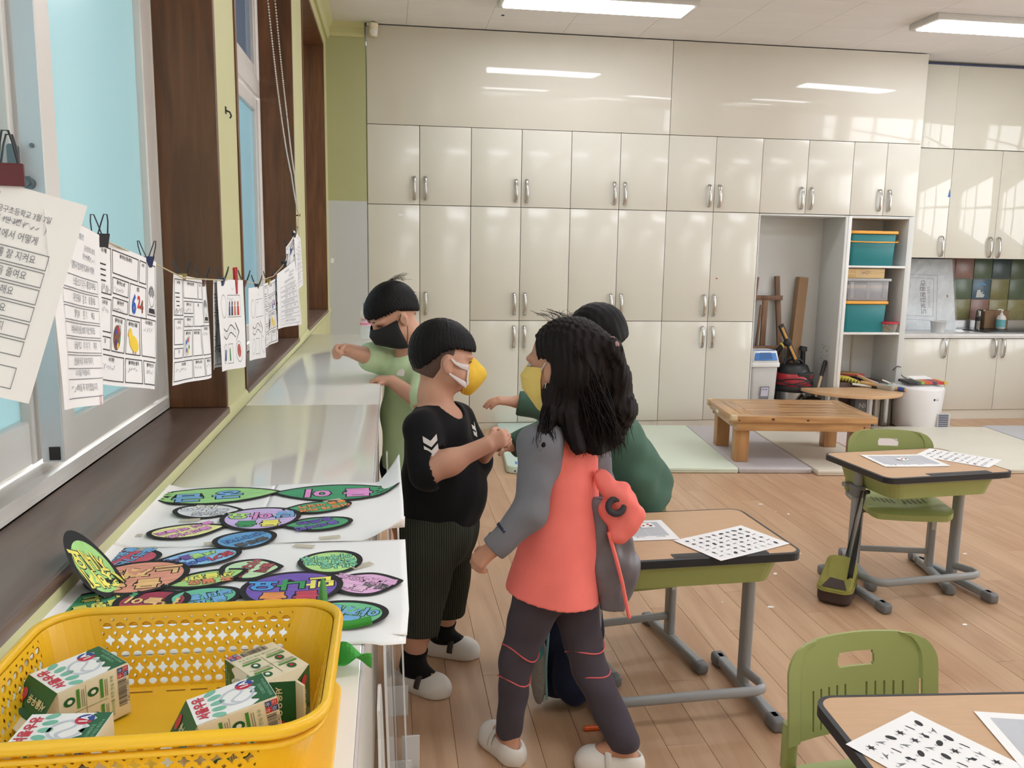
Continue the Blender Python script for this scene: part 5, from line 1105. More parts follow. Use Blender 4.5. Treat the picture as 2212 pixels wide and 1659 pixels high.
def make_carton(label, base, g, n):
    """base: centre of the bottom; g: direction of the gable; n: outward normal of the front panel"""
    t = thing('milk_carton', label, 'milk carton', base, 0, 'milk cartons in the yellow basket')
    z = Vector(g).normalized(); y = -Vector(n); y = (y-z*y.dot(z)).normalized(); x = y.cross(z)
    M = Matrix((x, y, z)).transposed().to_4x4(); t.rotation_euler = M.to_euler()
    h = CS/2; gh = 0.021; fh_ = 0.014
    b = MB(); b.b2((-h, -h, 0), (h, h, CH)); obj('body', b, m_ccream, t, bevel=0.0012)
    gb = MB(); vs = [(-h, -h, CH), (h, -h, CH), (h, h, CH), (-h, h, CH), (-h, -0.001, CH+gh), (h, -0.001, CH+gh), (h, 0.001, CH+gh), (-h, 0.001, CH+gh), (-h+0.016, 0, CH+gh*0.55), (h-0.016, 0, CH+gh*0.55)]
    gb.add(vs, [(0, 1, 5, 4), (2, 3, 7, 6)], None, 0); gb.add(vs, [(1, 9, 5), (1, 2, 9), (2, 6, 9), (9, 6, 5), (0, 4, 8), (0, 8, 3), (8, 7, 3), (4, 7, 8)], None, 1)
    gb.add([(-h, -0.0012, CH+gh), (h, -0.0012, CH+gh), (h, 0.0012, CH+gh), (-h, 0.0012, CH+gh), (-h, -0.0012, CH+gh+fh_), (h, -0.0012, CH+gh+fh_), (h, 0.0012, CH+gh+fh_), (-h, 0.0012, CH+gh+fh_)], [(4, 5, 6, 7), (0, 1, 5, 4), (1, 2, 6, 5), (2, 3, 7, 6), (3, 0, 4, 7)], None, 1)
    obj('gable', gb, [m_cgreen, m_ccream], t)
    for sgn in (1, -1):
        F = lambda u, v, d=0.0: (sgn*u, sgn*(-h-0.0002-d), v)
        def ply(pts, m, nm, d, FF=F): mb = MB(); mb.add([FF(p[0], p[1], d) for p in pts], [tuple(range(len(pts)))]); return obj(nm, mb, m, t)
        ply([(-h+0.001, 0.0), (h-0.001, 0.0), (h-0.001, CH), (-h+0.001, CH)], m_cwhite, 'front_panel', 0.0001)
        wv = [(-h+0.001, 0.0005), (h-0.001, 0.0005)]+[(h-0.001-(CS-0.002)*k/24, 0.013+0.0035*math.sin(k*1.1)+0.006*(k/24)) for k in range(25)]
        ply(wv, m_cgreen, 'green_band', 0.0003)
        for (u, v, a) in ((-0.023, 0.052, 0.6), (-0.012, 0.050, 0.3), (0.0, 0.049, 0.0), (0.012, 0.050, -0.3), (0.023, 0.052, -0.6)): ply(ellp(u, v, 0.0042, 0.0068, 14, -a), m_cteal, 'leaf_drop', 0.0003)
        sw = MB(); ring = [F(0.0135*math.cos(q_), 0.031+0.0135*math.sin(q_), 0.0003) for q_ in [2*PI*k/28 for k in range(28)]]; ring2 = [F(0.0165*math.cos(q_), 0.031+0.0165*math.sin(q_), 0.0003) for q_ in [2*PI*k/28 for k in range(28)]]
        sw.add(ring+ring2, [(k, (k+1) % 28, 28+(k+1) % 28, 28+k) for k in range(28)]); 
        s1 = [F(-0.0135+0.027*k/14, 0.031+0.006*math.sin(2*PI*k/14)+0.0016, 0.0003) for k in range(15)]+[F(0.0135-0.027*k/14, 0.031+0.006*math.sin(2*PI*(14-k)/14)-0.0016, 0.0003) for k in range(15)]
        sw.add(s1, [(k, k+1, 28-k, 29-k) for k in range(14)]); obj('milk_swirl', sw, m_cgrey, t)
        bdg = ellp(0.016, 0.021, 0.0085, 0.0085, 24); ply(bdg, m_cred, 'badge', 0.0004)
        ply([(0.016+0.0085*math.cos(q_), 0.021+0.0085*math.sin(q_)) for q_ in [-PI/2-0.4+PI*k/12 for k in range(13)]], m_cblue, 'badge_half', 0.0005)
        mb = MB(); put_text(mb, '1A', lambda u, v: F(u, v, 0.0007), 0.0105, (0.016, 0.021), 0, 0.04); obj('lettering', mb, m_cwhite, t)
        mb = MB(); put_text(mb, '서울우유', lambda u, v: F(u, v, 0.0006), 0.0122, (0, 0.0635), 0, 0.035); obj('brand_lettering', mb, m_cred, t)
        for k in range(2):
            mb = MB(); put_text(mb, ['체세포수1등급·세균수1A', '나100%우유'][k], lambda u, v: F(u, v, 0.0006), [0.0038, 0.0046][k], (-0.004, [0.0035, 0.0085][k])); obj('small_lettering', mb, mat('print_mint', (150, 200, 170)), t)
        # gable slope print
        G = lambda u, v, d=0.0006: (sgn*u, sgn*(-h+v*(h-0.001)/math.hypot(h, gh)-0.0002-d*0.55), CH+v*gh/math.hypot(h, gh)+d*0.8)
        mb = MB(); put_text(mb, '서울우유', lambda u, v: G(u, v), 0.0088, (-0.007, 0.017), 0, 0.03); obj('brand_lettering', mb, mat('print_cream', (226, 216, 170)), t)
        mb = MB(); mb.add([G(p[0], p[1], 0.0005) for p in ellp(0.019, 0.018, 0.006, 0.0075, 16)], [tuple(range(16))]); obj('gable_badge', mb, m_cred, t)
        # side panel print
        H = lambda u, v, d=0.0: (sgn*(h+0.0002+d), sgn*u, v)
        bcd = MB(); rs2 = random.Random(2); u = -0.016
        while u < 0.014:
            w = rs2.choice((0.0004, 0.0007, 0.0010)); bcd.add([H(u, 0.0035, 0.0003), H(u+w, 0.0035, 0.0003), H(u+w, 0.0125, 0.0003), H(u, 0.0125, 0.0003)], [(0, 1, 2, 3)]); u += w+rs2.choice((0.0004, 0.0006, 0.0008))
        o = obj('barcode', bcd, m_cbk, t); o['kind'] = 'stuff'
        mb = MB(); put_text(mb, '8 801115 114031', lambda a, b_: H(a, b_, 0.0003), 0.0036, (-0.001, 0.0018)); obj('barcode_digits', mb, m_cbk, t)
        for (u, v, m, ch) in ((0.0185, 0.0095, m_cred, '우'), (0.0245, 0.0095, m_cblue, '유'), (0.0185, 0.0035, m_cblue, '마'), (0.0245, 0.0035, m_cred, '크')):
            mb = MB(); mb.add([H(u-0.0028, v-0.0028, 0.0003), H(u+0.0028, v-0.0028, 0.0003), H(u+0.0028, v+0.0028, 0.0003), H(u-0.0028, v+0.0028, 0.0003)], [(0, 1, 2, 3)]); obj('mark_square', mb, m, t)
            mb = MB(); put_text(mb, ch, lambda a, b_: H(a, b_, 0.0005), 0.0048, (u, v)); obj('lettering', mb, m_cwhite, t)
        mb = MB(); put_text(mb, '우리아이를 위한 안심 우유', lambda a, b_: H(a, b_, 0.0003), 0.0042, (0, 0.0185)); obj('small_lettering', mb, m_cg2, t)
        for (u, v) in ((-0.014, 0.030), (0.014, 0.030), (-0.014, 0.054), (0.014, 0.054)):
            mb = MB(); mb.add([H(u-0.011, v-0.002, 0.0003), H(u+0.010, v-0.002, 0.0003), H(u+0.010, v+0.0012, 0.0003), H(u-0.011, v+0.0012, 0.0003)], [(0, 1, 2, 3)]); obj('green_bar', mb, m_cg2, t)
            mb = MB(); mb.add([H(p[0], p[1], 0.0003) for p in ellp(u, v+0.0085, 0.0048, 0.0058, 16)], [tuple(range(16))]); obj('icon', mb, m_cgreen, t)
            mb = MB(); mb.add([H(p[0], p[1], 0.0005) for p in ellp(u, v+0.0082, 0.0022, 0.0026, 12)], [tuple(range(12))]); obj('icon_dot', mb, m_cwhite if u > 0 else m_cred, t)
            for q_ in range(2): mb = MB(); mb.add([H(u-0.011, v-0.0045-0.002*q_, 0.0003), H(u+0.008, v-0.0045-0.002*q_, 0.0003), H(u+0.008, v-0.0038-0.002*q_, 0.0003), H(u-0.011, v-0.0038-0.002*q_, 0.0003)], [(0, 1, 2, 3)]); obj('print_line', mb, mat('print_olive', (120, 130, 96)), t)
        mb = MB(); 
        for (a0, b0, a1, b1) in ((-0.0003, 0.024, 0.0003, 0.068), (-0.025, 0.0455, 0.025, 0.046)): mb.add([H(a0, b0, 0.0003), H(a1, b0, 0.0003), H(a1, b1, 0.0003), H(a0, b1, 0.0003)], [(0, 1, 2, 3)])
        obj('divider_lines', mb, mat('print_olive', (120, 130, 96)), t)
    return t
zc = 0.9598+CS/2
make_carton('milk carton lying at the left of the basket, barcode side towards the camera', (-0.128, -5.862, zc+0.004), (-0.69, -0.72, -0.03), (0.0, -0.05, 1))
make_carton('milk carton lying at the right of the basket, its red brand lettering upward', (0.052, -5.968, zc+0.016), (-0.924, -0.383, -0.13), (-0.13, 0, 1))
make_carton('milk carton in the back right corner with its barcode side facing up', (0.012, -5.862, zc+0.001), (0.617, -0.787, 0.0), (-0.787, -0.617, 0))
make_carton('milk carton in the front left of the basket, mostly behind the rim', (-0.095, -6.005, zc+0.001), (-0.97, 0.06, 0), (0, 0, 1))
# white tub at the lower left corner
wtub = thing('white_tub', 'white round shouldered plastic tub at the lower left corner', 'tub', (-0.250, -6.02, 0.9505))
obj('tub', MB().lathe([(0.060, 0.0), (0.062, 0.006), (0.060, 0.068), (0.052, 0.088), (0.032, 0.098), (0.0, 0.100)], 32, cap=False), m_white, wtub)
# green folded paper stem and leaf beside the basket
gl = thing('paper_flower', 'bright green folded paper stem with leaf on the cabinet beside the basket', 'paper flower', (0.085, -5.755, 0.9505))
m_gpap = mat('green_paper', (56, 158, 60), rough=0.6, var=0.06, vs=20)
obj('stem', MB().tube([(0.0, 0.012, 0.036), (0.03, 0.016, 0.034), (0.056, 0.018, 0.038)], 0.0055, seg=10), m_gpap, gl)
lfm = MB()
def lff(u, v): w = 0.020*math.sin(PI*min(1, u*0.9+0.1))**0.8; return (-0.015+0.072*u, -0.022-0.018*u+w*(v-0.5)*2, 0.010+0.010*abs(v-0.5)*2+0.006*math.sin(u*9+v*3))
lfm.grid(lff, 14, 6, smooth=False); obj('leaf', lfm, m_gpap, gl, solid=0.0006)
obj('bow', MB().box((-0.008, -0.006, 0.022), (0.03, 0.026, 0.016), (0.4, 0.3, 0.5)), m_gpap, gl, bevel=0.004)
obj('leaf_back', MB().ell((-0.004, 0.022, 0.055), (0.006, 0.016, 0.04), 12, 8), mat('green_paper2', (70, 140, 66), rough=0.6), gl)

# ================================================================ the drawing line under the windows
line = [(-0.30, -5.935, 1.555), (-0.2055, -5.774, 1.494), (-0.196, -5.677, 1.474), (-0.234, -5.469, 1.457), (-0.237, -5.249, 1.427), (-0.223, -5.072, 1.392), (-0.222, -4.849, 1.381), (-0.208, -4.77, 1.377), (-0.21, -4.617, 1.373), (-0.214, -4.312, 1.352), (-0.204, -3.955, 1.36), (-0.2, -3.746, 1.388), (-0.211, -3.43, 1.434), (-0.244, -2.901, 1.512), (-0.286, -2.325, 1.612)]
o = obj('drawing_line', MB().tube(line, 0.0014, seg=6), mat('jute', (196, 182, 150), rough=0.8)); tag(o, 'thin jute line strung along the windows holding the drawings', 'string')
m_line = mat('print_line_grey', (120, 122, 130), rough=0.8); m_pk = mat('print_black', (46, 46, 50), rough=0.8); m_pencil = mat('pencil_grey', (150, 150, 156), rough=0.8); m_stamp = mat('stamp_red', (216, 150, 160), rough=0.8)
def hung(label, c, bulge, group='drawings hanging on the line', flip=1):
    """paper hung by its top edge; c = TL, TR, BR, BL"""
    TL, TR, BR, BL = [Vector(p) for p in c]; root = (TL+TR)/2; t = thing('hung_drawing', label, 'drawing', root, 0, group)
    n = (TR-TL).cross(BL-TL).normalized()
    if n.dot(Vector(CAM_LOC)-root) < 0: n = -n
    def P(u, v, d=0.0):
        p = TL.lerp(TR, u).lerp(BL.lerp(BR, u), v); return p-root+n*(bulge*math.sin(PI*u)*(0.3+0.7*v)+0.006*math.sin(u*7+v*2)*v+d)
    o = obj('sheet', MB().grid(lambda u, v: P(u, v), 16, 12), m_paper, t)
    W_, H_ = (TR-TL).length, (BL-TL).length
    return t, P
def mm_fn(P, d=0.0006): return lambda x, y: P(x/297.0, y/210.0, d)   # sheet is drawn in millimetres, y down
def frame_box(mb, fn, x0, y0, x1, y1, w):
    for (a, b, c, d) in ((x0, y0, x1, y0+w), (x0, y1-w, x1, y1), (x0, y0, x0+w, y1), (x1-w, y0, x1, y1)):
        n_ = 6; L_ = max(c-a, d-b)
        for k in range(n_):
            if c-a > d-b: q_ = (a+(c-a)*k/n_, b, a+(c-a)*(k+1)/n_, d)
            else: q_ = (a, b+(d-b)*k/n_, c, b+(d-b)*(k+1)/n_)
            mb.add([fn(q_[0], q_[1]), fn(q_[2], q_[1]), fn(q_[2], q_[3]), fn(q_[0], q_[3])], [(0, 1, 2, 3)])
def ptext(mb, s, fn, x, y, size, fat=0.0): put_text(mb, s, lambda a, b: fn(x+a, y-b), size, (0, 0), 0, fat)
def scribble(mb, fn, x, y, w, h, seed, n=14):
    r = random.Random(seed); px, py = x, y+h/2
    for k in range(n):
        qx = x+w*(k+1)/n; qy = y+h*r.random(); mb.add([fn(px, py), fn(px+0.8, py+0.9), fn(qx+0.8, qy+0.9), fn(qx, qy)], [(0, 1, 2, 3)]); px, py = qx, qy
def text_page(label, c, bulge, full):
    t, P = hung(label, c, bulge); fn = mm_fn(P); fr = MB(); tx = MB(); pc = MB()
    rows = [(62, '스크를 쓰고'), (80, '다른 친구들과'), (98, '활짝 열어'), (116, '비누를 사용해 손을 30초 이상 씻어요'), (134, '급식을 먹고'), (152, '선생님께 바로 이야기하기.')]
    hw = ['거 리 두 기', '칠 초', '환 기', '', '이 야 기', '']; tl = ['를 잘 지켜요', '을 줄여요', '해요', '', '하지', '']
    ptext(tx, '감염병 예방 생활 안전', fn, 150, 14, 8); ptext(tx, '금구초등학교 3월 7일', fn, 222, 26, 8); ptext(tx, '2학년 1반 3번 (            )', fn, 215, 36, 8)
    ptext(tx, '감염되지 않으려면 학교에서 어떻게', fn, 175, 50, 10); 
    for k, (y, s) in enumerate(rows):
        frame_box(fr, fn, 40, y-1, 268, y+15, 0.9)
        ptext(tx, s, fn, 130 if hw[k] else 155, y+7, 10)
        if hw[k]: ptext(pc, hw[k], fn, 182, y+7, 11); ptext(tx, tl[k], fn, 226, y+7, 10)
    ptext(tx, '나의 다짐을 적어봅시다.', fn, 150, 172, 8); frame_box(fr, fn, 40, 178, 268, 200, 0.9); ptext(tx, '약속을 꼭 지키겠습니다.', fn, 170, 189, 10)
    scribble(pc, fn, 196, 32, 48, 7, 3); scribble(pc, fn, 70, 185, 60, 8, 4)
    obj('printed_frames', fr, m_line, t)['kind'] = 'stuff'; obj('printed_text', tx, m_line, t)['kind'] = 'stuff'; obj('pencil_writing', pc, m_pencil, t)['kind'] = 'stuff'
    sm = MB(); 
    for k in range(12): a = 2*PI*k/12; x, y = 232+7*math.cos(a), 203+5*math.sin(a); sm.add([fn(x, y), fn(x+3, y), fn(x+3, y+2.2), fn(x, y+2.2)], [(0, 1, 2, 3)])
    obj('stamp', sm, m_stamp, t)['kind'] = 'stuff'
    return t
def box_page(label, c, bulge, colour, seed):
    t, P = hung(label, c, bulge); fn = mm_fn(P); fr = MB(); tx = MB(); pc = MB()
    boxes = [(6, 8, 62, 78), (68, 8, 196, 44), (202, 8, 240, 44), (246, 8, 291, 92), (68, 49, 150, 74), (156, 49, 240, 100), (68, 79, 150, 100), (6, 84, 62, 134), (68, 106, 140, 160), (146, 106, 208, 160), (214, 98, 291, 160), (6, 140, 62, 160), (6, 166, 140, 204), (146, 166, 214, 204), (220, 166, 291, 204)]
    heads = ['내 이름', '좋아하는 운동 (취미)', '2학년', '', '좋아하는 노래', '생일', '좋아하는 책', '나의 꿈', '좋아하는 색깔', '좋아하는 동물', '나의 좋은 점', '감', '우리 가족은', '좋아하는 음식', '좋아하는 간식']
    for k, b in enumerate(boxes):
        frame_box(fr, fn, *b, 1.5)
        if heads[k]: ptext(tx, heads[k], fn, (b[0]+b[2])/2, b[1]+7, 7 if b[2]-b[0] > 50 else 5.5, 0.02)
        if k in (7, 10, 12, 13, 14, 4, 6): scribble(pc, fn, b[0]+8, b[1]+13, (b[2]-b[0])*0.6, 8, seed+k, 18)
    for k in range(4): fr.add([fn(12+3*k, 34+8*k), fn(40-3*k*0.3, 34+8*k), fn(40, 36+8*k), fn(12+3*k, 36+8*k)], [(0, 1, 2, 3)])
    scribble(fr, fn, 10, 62, 48, 14, seed+40, 22)
    obj('printed_frames', fr, m_pk, t)['kind'] = 'stuff'; obj('printed_text', tx, m_pk, t)['kind'] = 'stuff'; obj('pencil_writing', pc, m_pencil, t)['kind'] = 'stuff'
    def blob(nm, pts, m, d=0.0007):
        f2 = mm_fn(P, d); mb = MB(); mb.add([f2(*p) for p in pts], [tuple(range(len(pts)))]); return obj(nm, mb, m, t)
    brown = mat('draw_brown', (132, 84, 66), rough=0.85); yel = mat('draw_yellow', (238, 206, 66), rough=0.85); red = mat('draw_red', (206, 56, 52), rough=0.85); blu = mat('draw_blue', (46, 96, 190), rough=0.85); gr = mat('draw_green', (76, 160, 90), rough=0.85); skin = m_pencil
    blob('palette', ellp(98, 138, 20, 19, 20), brown if colour else mat('draw_pale', (226, 226, 226), rough=0.85))
    for k, (x, y, m) in enumerate(((88, 130, blu), (92, 146, mat('draw_purple', (70, 50, 130), rough=0.85)), (104, 150, yel), (112, 140, gr), (100, 126, red))): blob('paint_dab', ellp(x, y, 5, 5, 10), m, 0.0010)
    for k in range(2): blob('brush', [(104+8*k, 118), (107+8*k, 118), (110+9*k, 132), (108+9*k, 132)], skin, 0.0009)
    if colour:
        blob('duck_body', ellp(182, 142, 20, 12, 18, 0.3), yel); blob('duck_head', ellp(166, 128, 9, 9, 14), yel); blob('duck_beak', [(158, 127), (153, 131), (159, 132)], mat('draw_orange', (226, 130, 50), rough=0.85))
        for k in range(2): blob('duck_leg', [(178+9*k, 153), (181+9*k, 153), (181+9*k, 158), (178+9*k, 158)], mat('draw_orange', (226, 130, 50)))
        mb = MB(); f2 = mm_fn(P, 0.0008); ptext(mb, '6', f2, 180, 82, 40, 0.04); obj('number_drawing', mb, blu, t); mb = MB(); ptext(mb, '2', f2, 204, 76, 26, 0.04); obj('number_drawing', mb, red, t); mb = MB(); ptext(mb, '4', f2, 218, 82, 26, 0.05); obj('number_drawing', mb, brown, t)
    hd = MB(); f2 = mm_fn(P, 0.0008)
    for k in range(24):
        a, b_ = 2*PI*k/24, 2*PI*(k+1)/24
        hd.add([f2(268+13*math.cos(a), 62+15*math.sin(a)), f2(268+14*math.cos(a), 62+16*math.sin(a)), f2(268+14*math.cos(b_), 62+16*math.sin(b_)), f2(268+13*math.cos(b_), 62+15*math.sin(b_))], [(0, 1, 2, 3)])
    for (x, y) in ((262, 60), (273, 60)): hd.add([f2(*p) for p in ellp(x, y, 1.6, 1.6, 8)], [tuple(range(8))])
    hd.add([f2(255, 80), f2(282, 80), f2(286, 90), f2(251, 90), f2(253, 88), f2(284, 88)], [(0, 1, 2, 5, 4)]); obj('face_drawing', hd, m_pk, t)['kind'] = 'stuff'
    blob('hair_drawing', [(268+14.5*math.cos(a), 58-15*math.sin(a)) for a in [PI*k/10 for k in range(11)]], m_pencil, 0.0007)
    return t
def arrow_page(label, c, bulge, colour, seed):
    t, P = hung(label, c, bulge); fn = mm_fn(P); fr = MB(); pc = MB()
    def oval(x, y, rx, ry, w=1.0, n=24):
        for k in range(n):
            a, b_ = 2*PI*k/n, 2*PI*(k+1)/n; fr.add([fn(x+rx*math.cos(a), y+ry*math.sin(a)), fn(x+(rx+w)*math.cos(a), y+(ry+w)*math.sin(a)), fn(x+(rx+w)*math.cos(b_), y+(ry+w)*math.sin(b_)), fn(x+rx*math.cos(b_), y+ry*math.sin(b_))], [(0, 1, 2, 3)])
    oval(52, 62, 26, 26); frame_box(fr, fn, 96, 36, 250, 88, 1.0)
    top = [(40+150*k/14, 112+7*math.sin(k*0.5)) for k in range(15)]; bot = [(x, y+18) for x, y in top]
    for L_ in (top, bot):
        for k in range(14): fr.add([fn(*L_[k]), fn(L_[k][0], L_[k][1]+2.0), fn(L_[k+1][0], L_[k+1][1]+2.0), fn(*L_[k+1])], [(0, 1, 2, 3)])
    for k in range(0, 15, 2): fr.add([fn(top[k][0], top[k][1]), fn(top[k][0]+0.8, top[k][1]), fn(bot[k][0]+0.8, bot[k][1]), fn(bot[k][0], bot[k][1])], [(0, 1, 2, 3)])
    hp_ = [(190, 100), (222, 122), (194, 142)]
    for k in range(2): a, b_ = Vector(hp_[k]), Vector(hp_[k+1]); fr.add([fn(*a), fn(a.x, a.y+3), fn(b_.x-2, b_.y+3), fn(*b_)], [(0, 1, 2, 3)])
    oval(60, 172, 24, 22); frame_box(fr, fn, 104, 150, 160, 196, 1.0); oval(212, 170, 26, 24)
    scribble(pc, fn, 108, 42, 60, 6, seed); scribble(pc, fn, 150, 18, 20, 8, seed+1, 8)
    obj('printed_shapes', fr, m_pk, t)['kind'] = 'stuff'; obj('pencil_writing', pc, m_pencil, t)['kind'] = 'stuff'
    if colour:
        cs = [(60, 84, 160), (54, 54, 66), (206, 120, 80), (190, 70, 70)]
        for k in range(4):
            x = 122+34*k; mb = MB(); f2 = mm_fn(P, 0.0008)
            mb.add([f2(*p) for p in ellp(x, 56, 6, 6, 12)], [tuple(range(12))]); mb.add([f2(x-8, 62), f2(x+8, 62), f2(x+10, 84), f2(x-10, 84)], [(0, 1, 2, 3)]); obj('figure_drawing', mb, mat('draw_fig%d' % k, cs[k], rough=0.85), t)
        mb = MB(); f2 = mm_fn(P, 0.0008); mb.add([f2(*p) for p in ellp(212, 168, 14, 16, 16)], [tuple(range(16))]); obj('ball_drawing', mb, mat('draw_red2', (186, 90, 86), rough=0.85, var=0.3, vs=80), t)
        for k in range(2): mb = MB(); x = 52+16*k; mb.add([f2(x, 162), f2(x+6, 162), f2(x+9, 188), f2(x-1, 188)], [(0, 1, 2, 3)]); obj('leg_drawing', mb, mat('draw_fig0', cs[0]), t)
        mb = MB(); mb.add([f2(126, 160), f2(134, 160), f2(140, 190), f2(130, 190)], [(0, 1, 2, 3)]); obj('tree_drawing', mb, mat('draw_green', (76, 160, 90)), t)
    return t
text_page('nearest hanging text sheet, cut off by the left edge, held by a maroon clip', [(-0.33, -5.871, 1.545), (-0.142, -5.815, 1.491), (-0.195, -5.859, 1.292), (-0.364, -5.917, 1.352)], 0.004, True)
text_page('second hanging text sheet, half hidden behind the nearest one', [(-0.178, -5.83, 1.487), (-0.202, -5.596, 1.464), (-0.195, -5.651, 1.254), (-0.169, -5.854, 1.284)], 0.006, False)
box_page('hanging sheet of boxes with a coloured yellow duck and palette drawing', [(-0.242, -5.488, 1.462), (-0.229, -5.23, 1.424), (-0.23, -5.284, 1.212), (-0.243, -5.53, 1.261)], 0.004, True, 10)
box_page('hanging sheet of boxes with an uncoloured palette, before the brown reveal board', [(-0.233, -5.1, 1.4), (-0.232, -4.827, 1.379), (-0.223, -4.862, 1.17), (-0.242, -5.131, 1.194)], 0.010, False, 30)
box_page('hanging sheet almost hidden behind the arrow drawing with the red peg', [(-0.219, -4.812, 1.380), (-0.232, -4.62, 1.374), (-0.229, -4.66, 1.169), (-0.225, -4.842, 1.183)], 0.002, False, 50)
arrow_page('hanging arrow drawing with coloured figures, held by a red peg', [(-0.214, -4.799, 1.38), (-0.200, -4.547, 1.369), (-0.197, -4.581, 1.154), (-0.209, -4.832, 1.177)], 0.003, True, 60)
arrow_page('hanging arrow drawing without colour, before the second window', [(-0.216, -4.365, 1.341), (-0.216, -4.1, 1.336), (-0.213, -4.134, 1.124), (-0.22, -4.396, 1.145)], 0.012, False, 70)
box_page('hanging sheet of boxes with a red figure, right of the plain arrow drawing', [(-0.223, -4.037, 1.338), (-0.219, -3.75, 1.349), (-0.22, -3.783, 1.136), (-0.223, -4.068, 1.142)], 0.008, True, 80)
text_page('hanging text sheet turned to the room, near the second green pier', [(-0.212, -3.799, 1.363), (-0.185, -3.49, 1.404), (-0.164, -3.53, 1.17), (-0.215, -3.828, 1.179)], 0.002, False)
text_page('rounded hanging sheet at the far end of the line, curling outward', [(-0.212, -3.263, 1.521), (-0.206, -3.064, 1.491), (-0.201, -3.094, 1.308), (-0.203, -3.304, 1.27)], 0.006, False)
box_page('narrow hanging sheet at the far end of the line beside navy clips', [(-0.204, -3.60, 1.452), (-0.207, -3.319, 1.497), (-0.204, -3.342, 1.320), (-0.202, -3.62, 1.270)], 0.004, False, 90)
# clips
def binder_clip(label, p, rgb, dirv, s_=1.0):
    t = thing('binder_clip', label, 'clip', p, 0, 'clips on the drawing line'); d = Vector(dirv).normalized(); n = Vector((-d.y, d.x, 0))
    M = Matrix((d, n, Vector((0, 0, 1)))).transposed().to_4x4()
    b = MB(); b.add([(-0.009*s_, -0.006*s_, 0.004*s_), (0.009*s_, -0.006*s_, 0.004*s_), (0.009*s_, 0.006*s_, 0.004*s_), (-0.009*s_, 0.006*s_, 0.004*s_), (-0.009*s_, -0.0012, -0.012*s_), (0.009*s_, -0.0012, -0.012*s_), (0.009*s_, 0.0012, -0.012*s_), (-0.009*s_, 0.0012, -0.012*s_)], [(0, 1, 2, 3), (7, 6, 5, 4), (0, 4, 5, 1), (1, 5, 6, 2), (2, 6, 7, 3), (3, 7, 4, 0)], M)
    obj('body', b, mat('clip_%d_%d_%d' % rgb, rgb, rough=0.35), t)
    for sg in (-1, 1):
        pts = [M @ Vector(q_) for q_ in ((-0.006*s_, sg*0.006*s_, 0.004*s_), (-0.004*s_, sg*0.011*s_, 0.018*s_), (-0.002*s_, sg*0.013*s_, 0.026*s_), (0.002*s_, sg*0.013*s_, 0.026*s_), (0.004*s_, sg*0.011*s_, 0.018*s_), (0.006*s_, sg*0.006*s_, 0.004*s_))]
        obj('wire_handle', MB().tube(pts, 0.0008*s_, seg=6), m_steel if False else mat('wire_dark', (70, 70, 74), rough=0.35, metal=0.8), t)
MAR, NAV, OLV, BRN, BLK = (96, 34, 42), (40, 56, 96), (150, 128, 60), (110, 70, 66), (44, 46, 54)
for lb, p, c_, d in (('maroon binder clip on the nearest text sheet', (-0.205, -5.838, 1.524), MAR, (1, 0.3, 0)), ('black binder clip on the second text sheet', (-0.222, -5.53, 1.462), BLK, (1, 1.2, 0)), ('navy binder clip on the duck drawing sheet', (-0.232, -5.27, 1.429), NAV, (0.3, 1, 0)),
    ('olive binder clip on the uncoloured palette sheet', (-0.233, -5.03, 1.394), OLV, (0, 1, 0)), ('brown binder clip at the corner of the uncoloured palette sheet', (-0.231, -4.86, 1.380), BRN, (0, 1, 0)), ('navy binder clip beside the red peg', (-0.211, -4.755, 1.377), NAV, (0, 1, 0)),
    ('brown binder clip between the arrow drawings', (-0.209, -4.47, 1.362), BRN, (0, 1, 0)), ('black binder clip on the plain arrow drawing', (-0.215, -4.22, 1.342), BLK, (0, 1, 0)), ('olive binder clip on the sheet with a red figure', (-0.22, -3.95, 1.346), OLV, (0, 1, 0)),
    ('brown binder clip on the far sheet of boxes', (-0.218, -3.80, 1.36), BRN, (0, 1, 0)), ('black binder clip on the text sheet near the second pier', (-0.20, -3.70, 1.40), BLK, (0.5, 1, 0)), ('large navy clip near the far end of the line', (-0.208, -3.47, 1.442), (30, 60, 130), (0.3, 1, 0)), ('black binder clip at the far end of the line', (-0.206, -3.30, 1.505), BLK, (0.3, 1, 0))):
    binder_clip(lb, p, c_, d, 1.35 if 'nearest' in lb else (1.5 if 'large' in lb else 1.15))
pg = thing('clothes_peg', 'red plastic peg on the coloured arrow drawing', 'clip', (-0.205, -4.62, 1.372), 0, 'clips on the drawing line')
for sg in (-1, 1): obj('peg_half', bar(MB(), (0.0, sg*0.0035, -0.034), (0.0, sg*0.014, 0.030), 0.010, 0.006, up=(1, 0, 0)), mat('peg_red', (176, 30, 36), rough=0.35), pg, bevel=0.001)
obj('spring', MB().tube([(0.007, -0.006, 0.002), (0.009, 0, 0.004), (0.007, 0.006, 0.002)], 0.0012, seg=6), m_steel, pg)

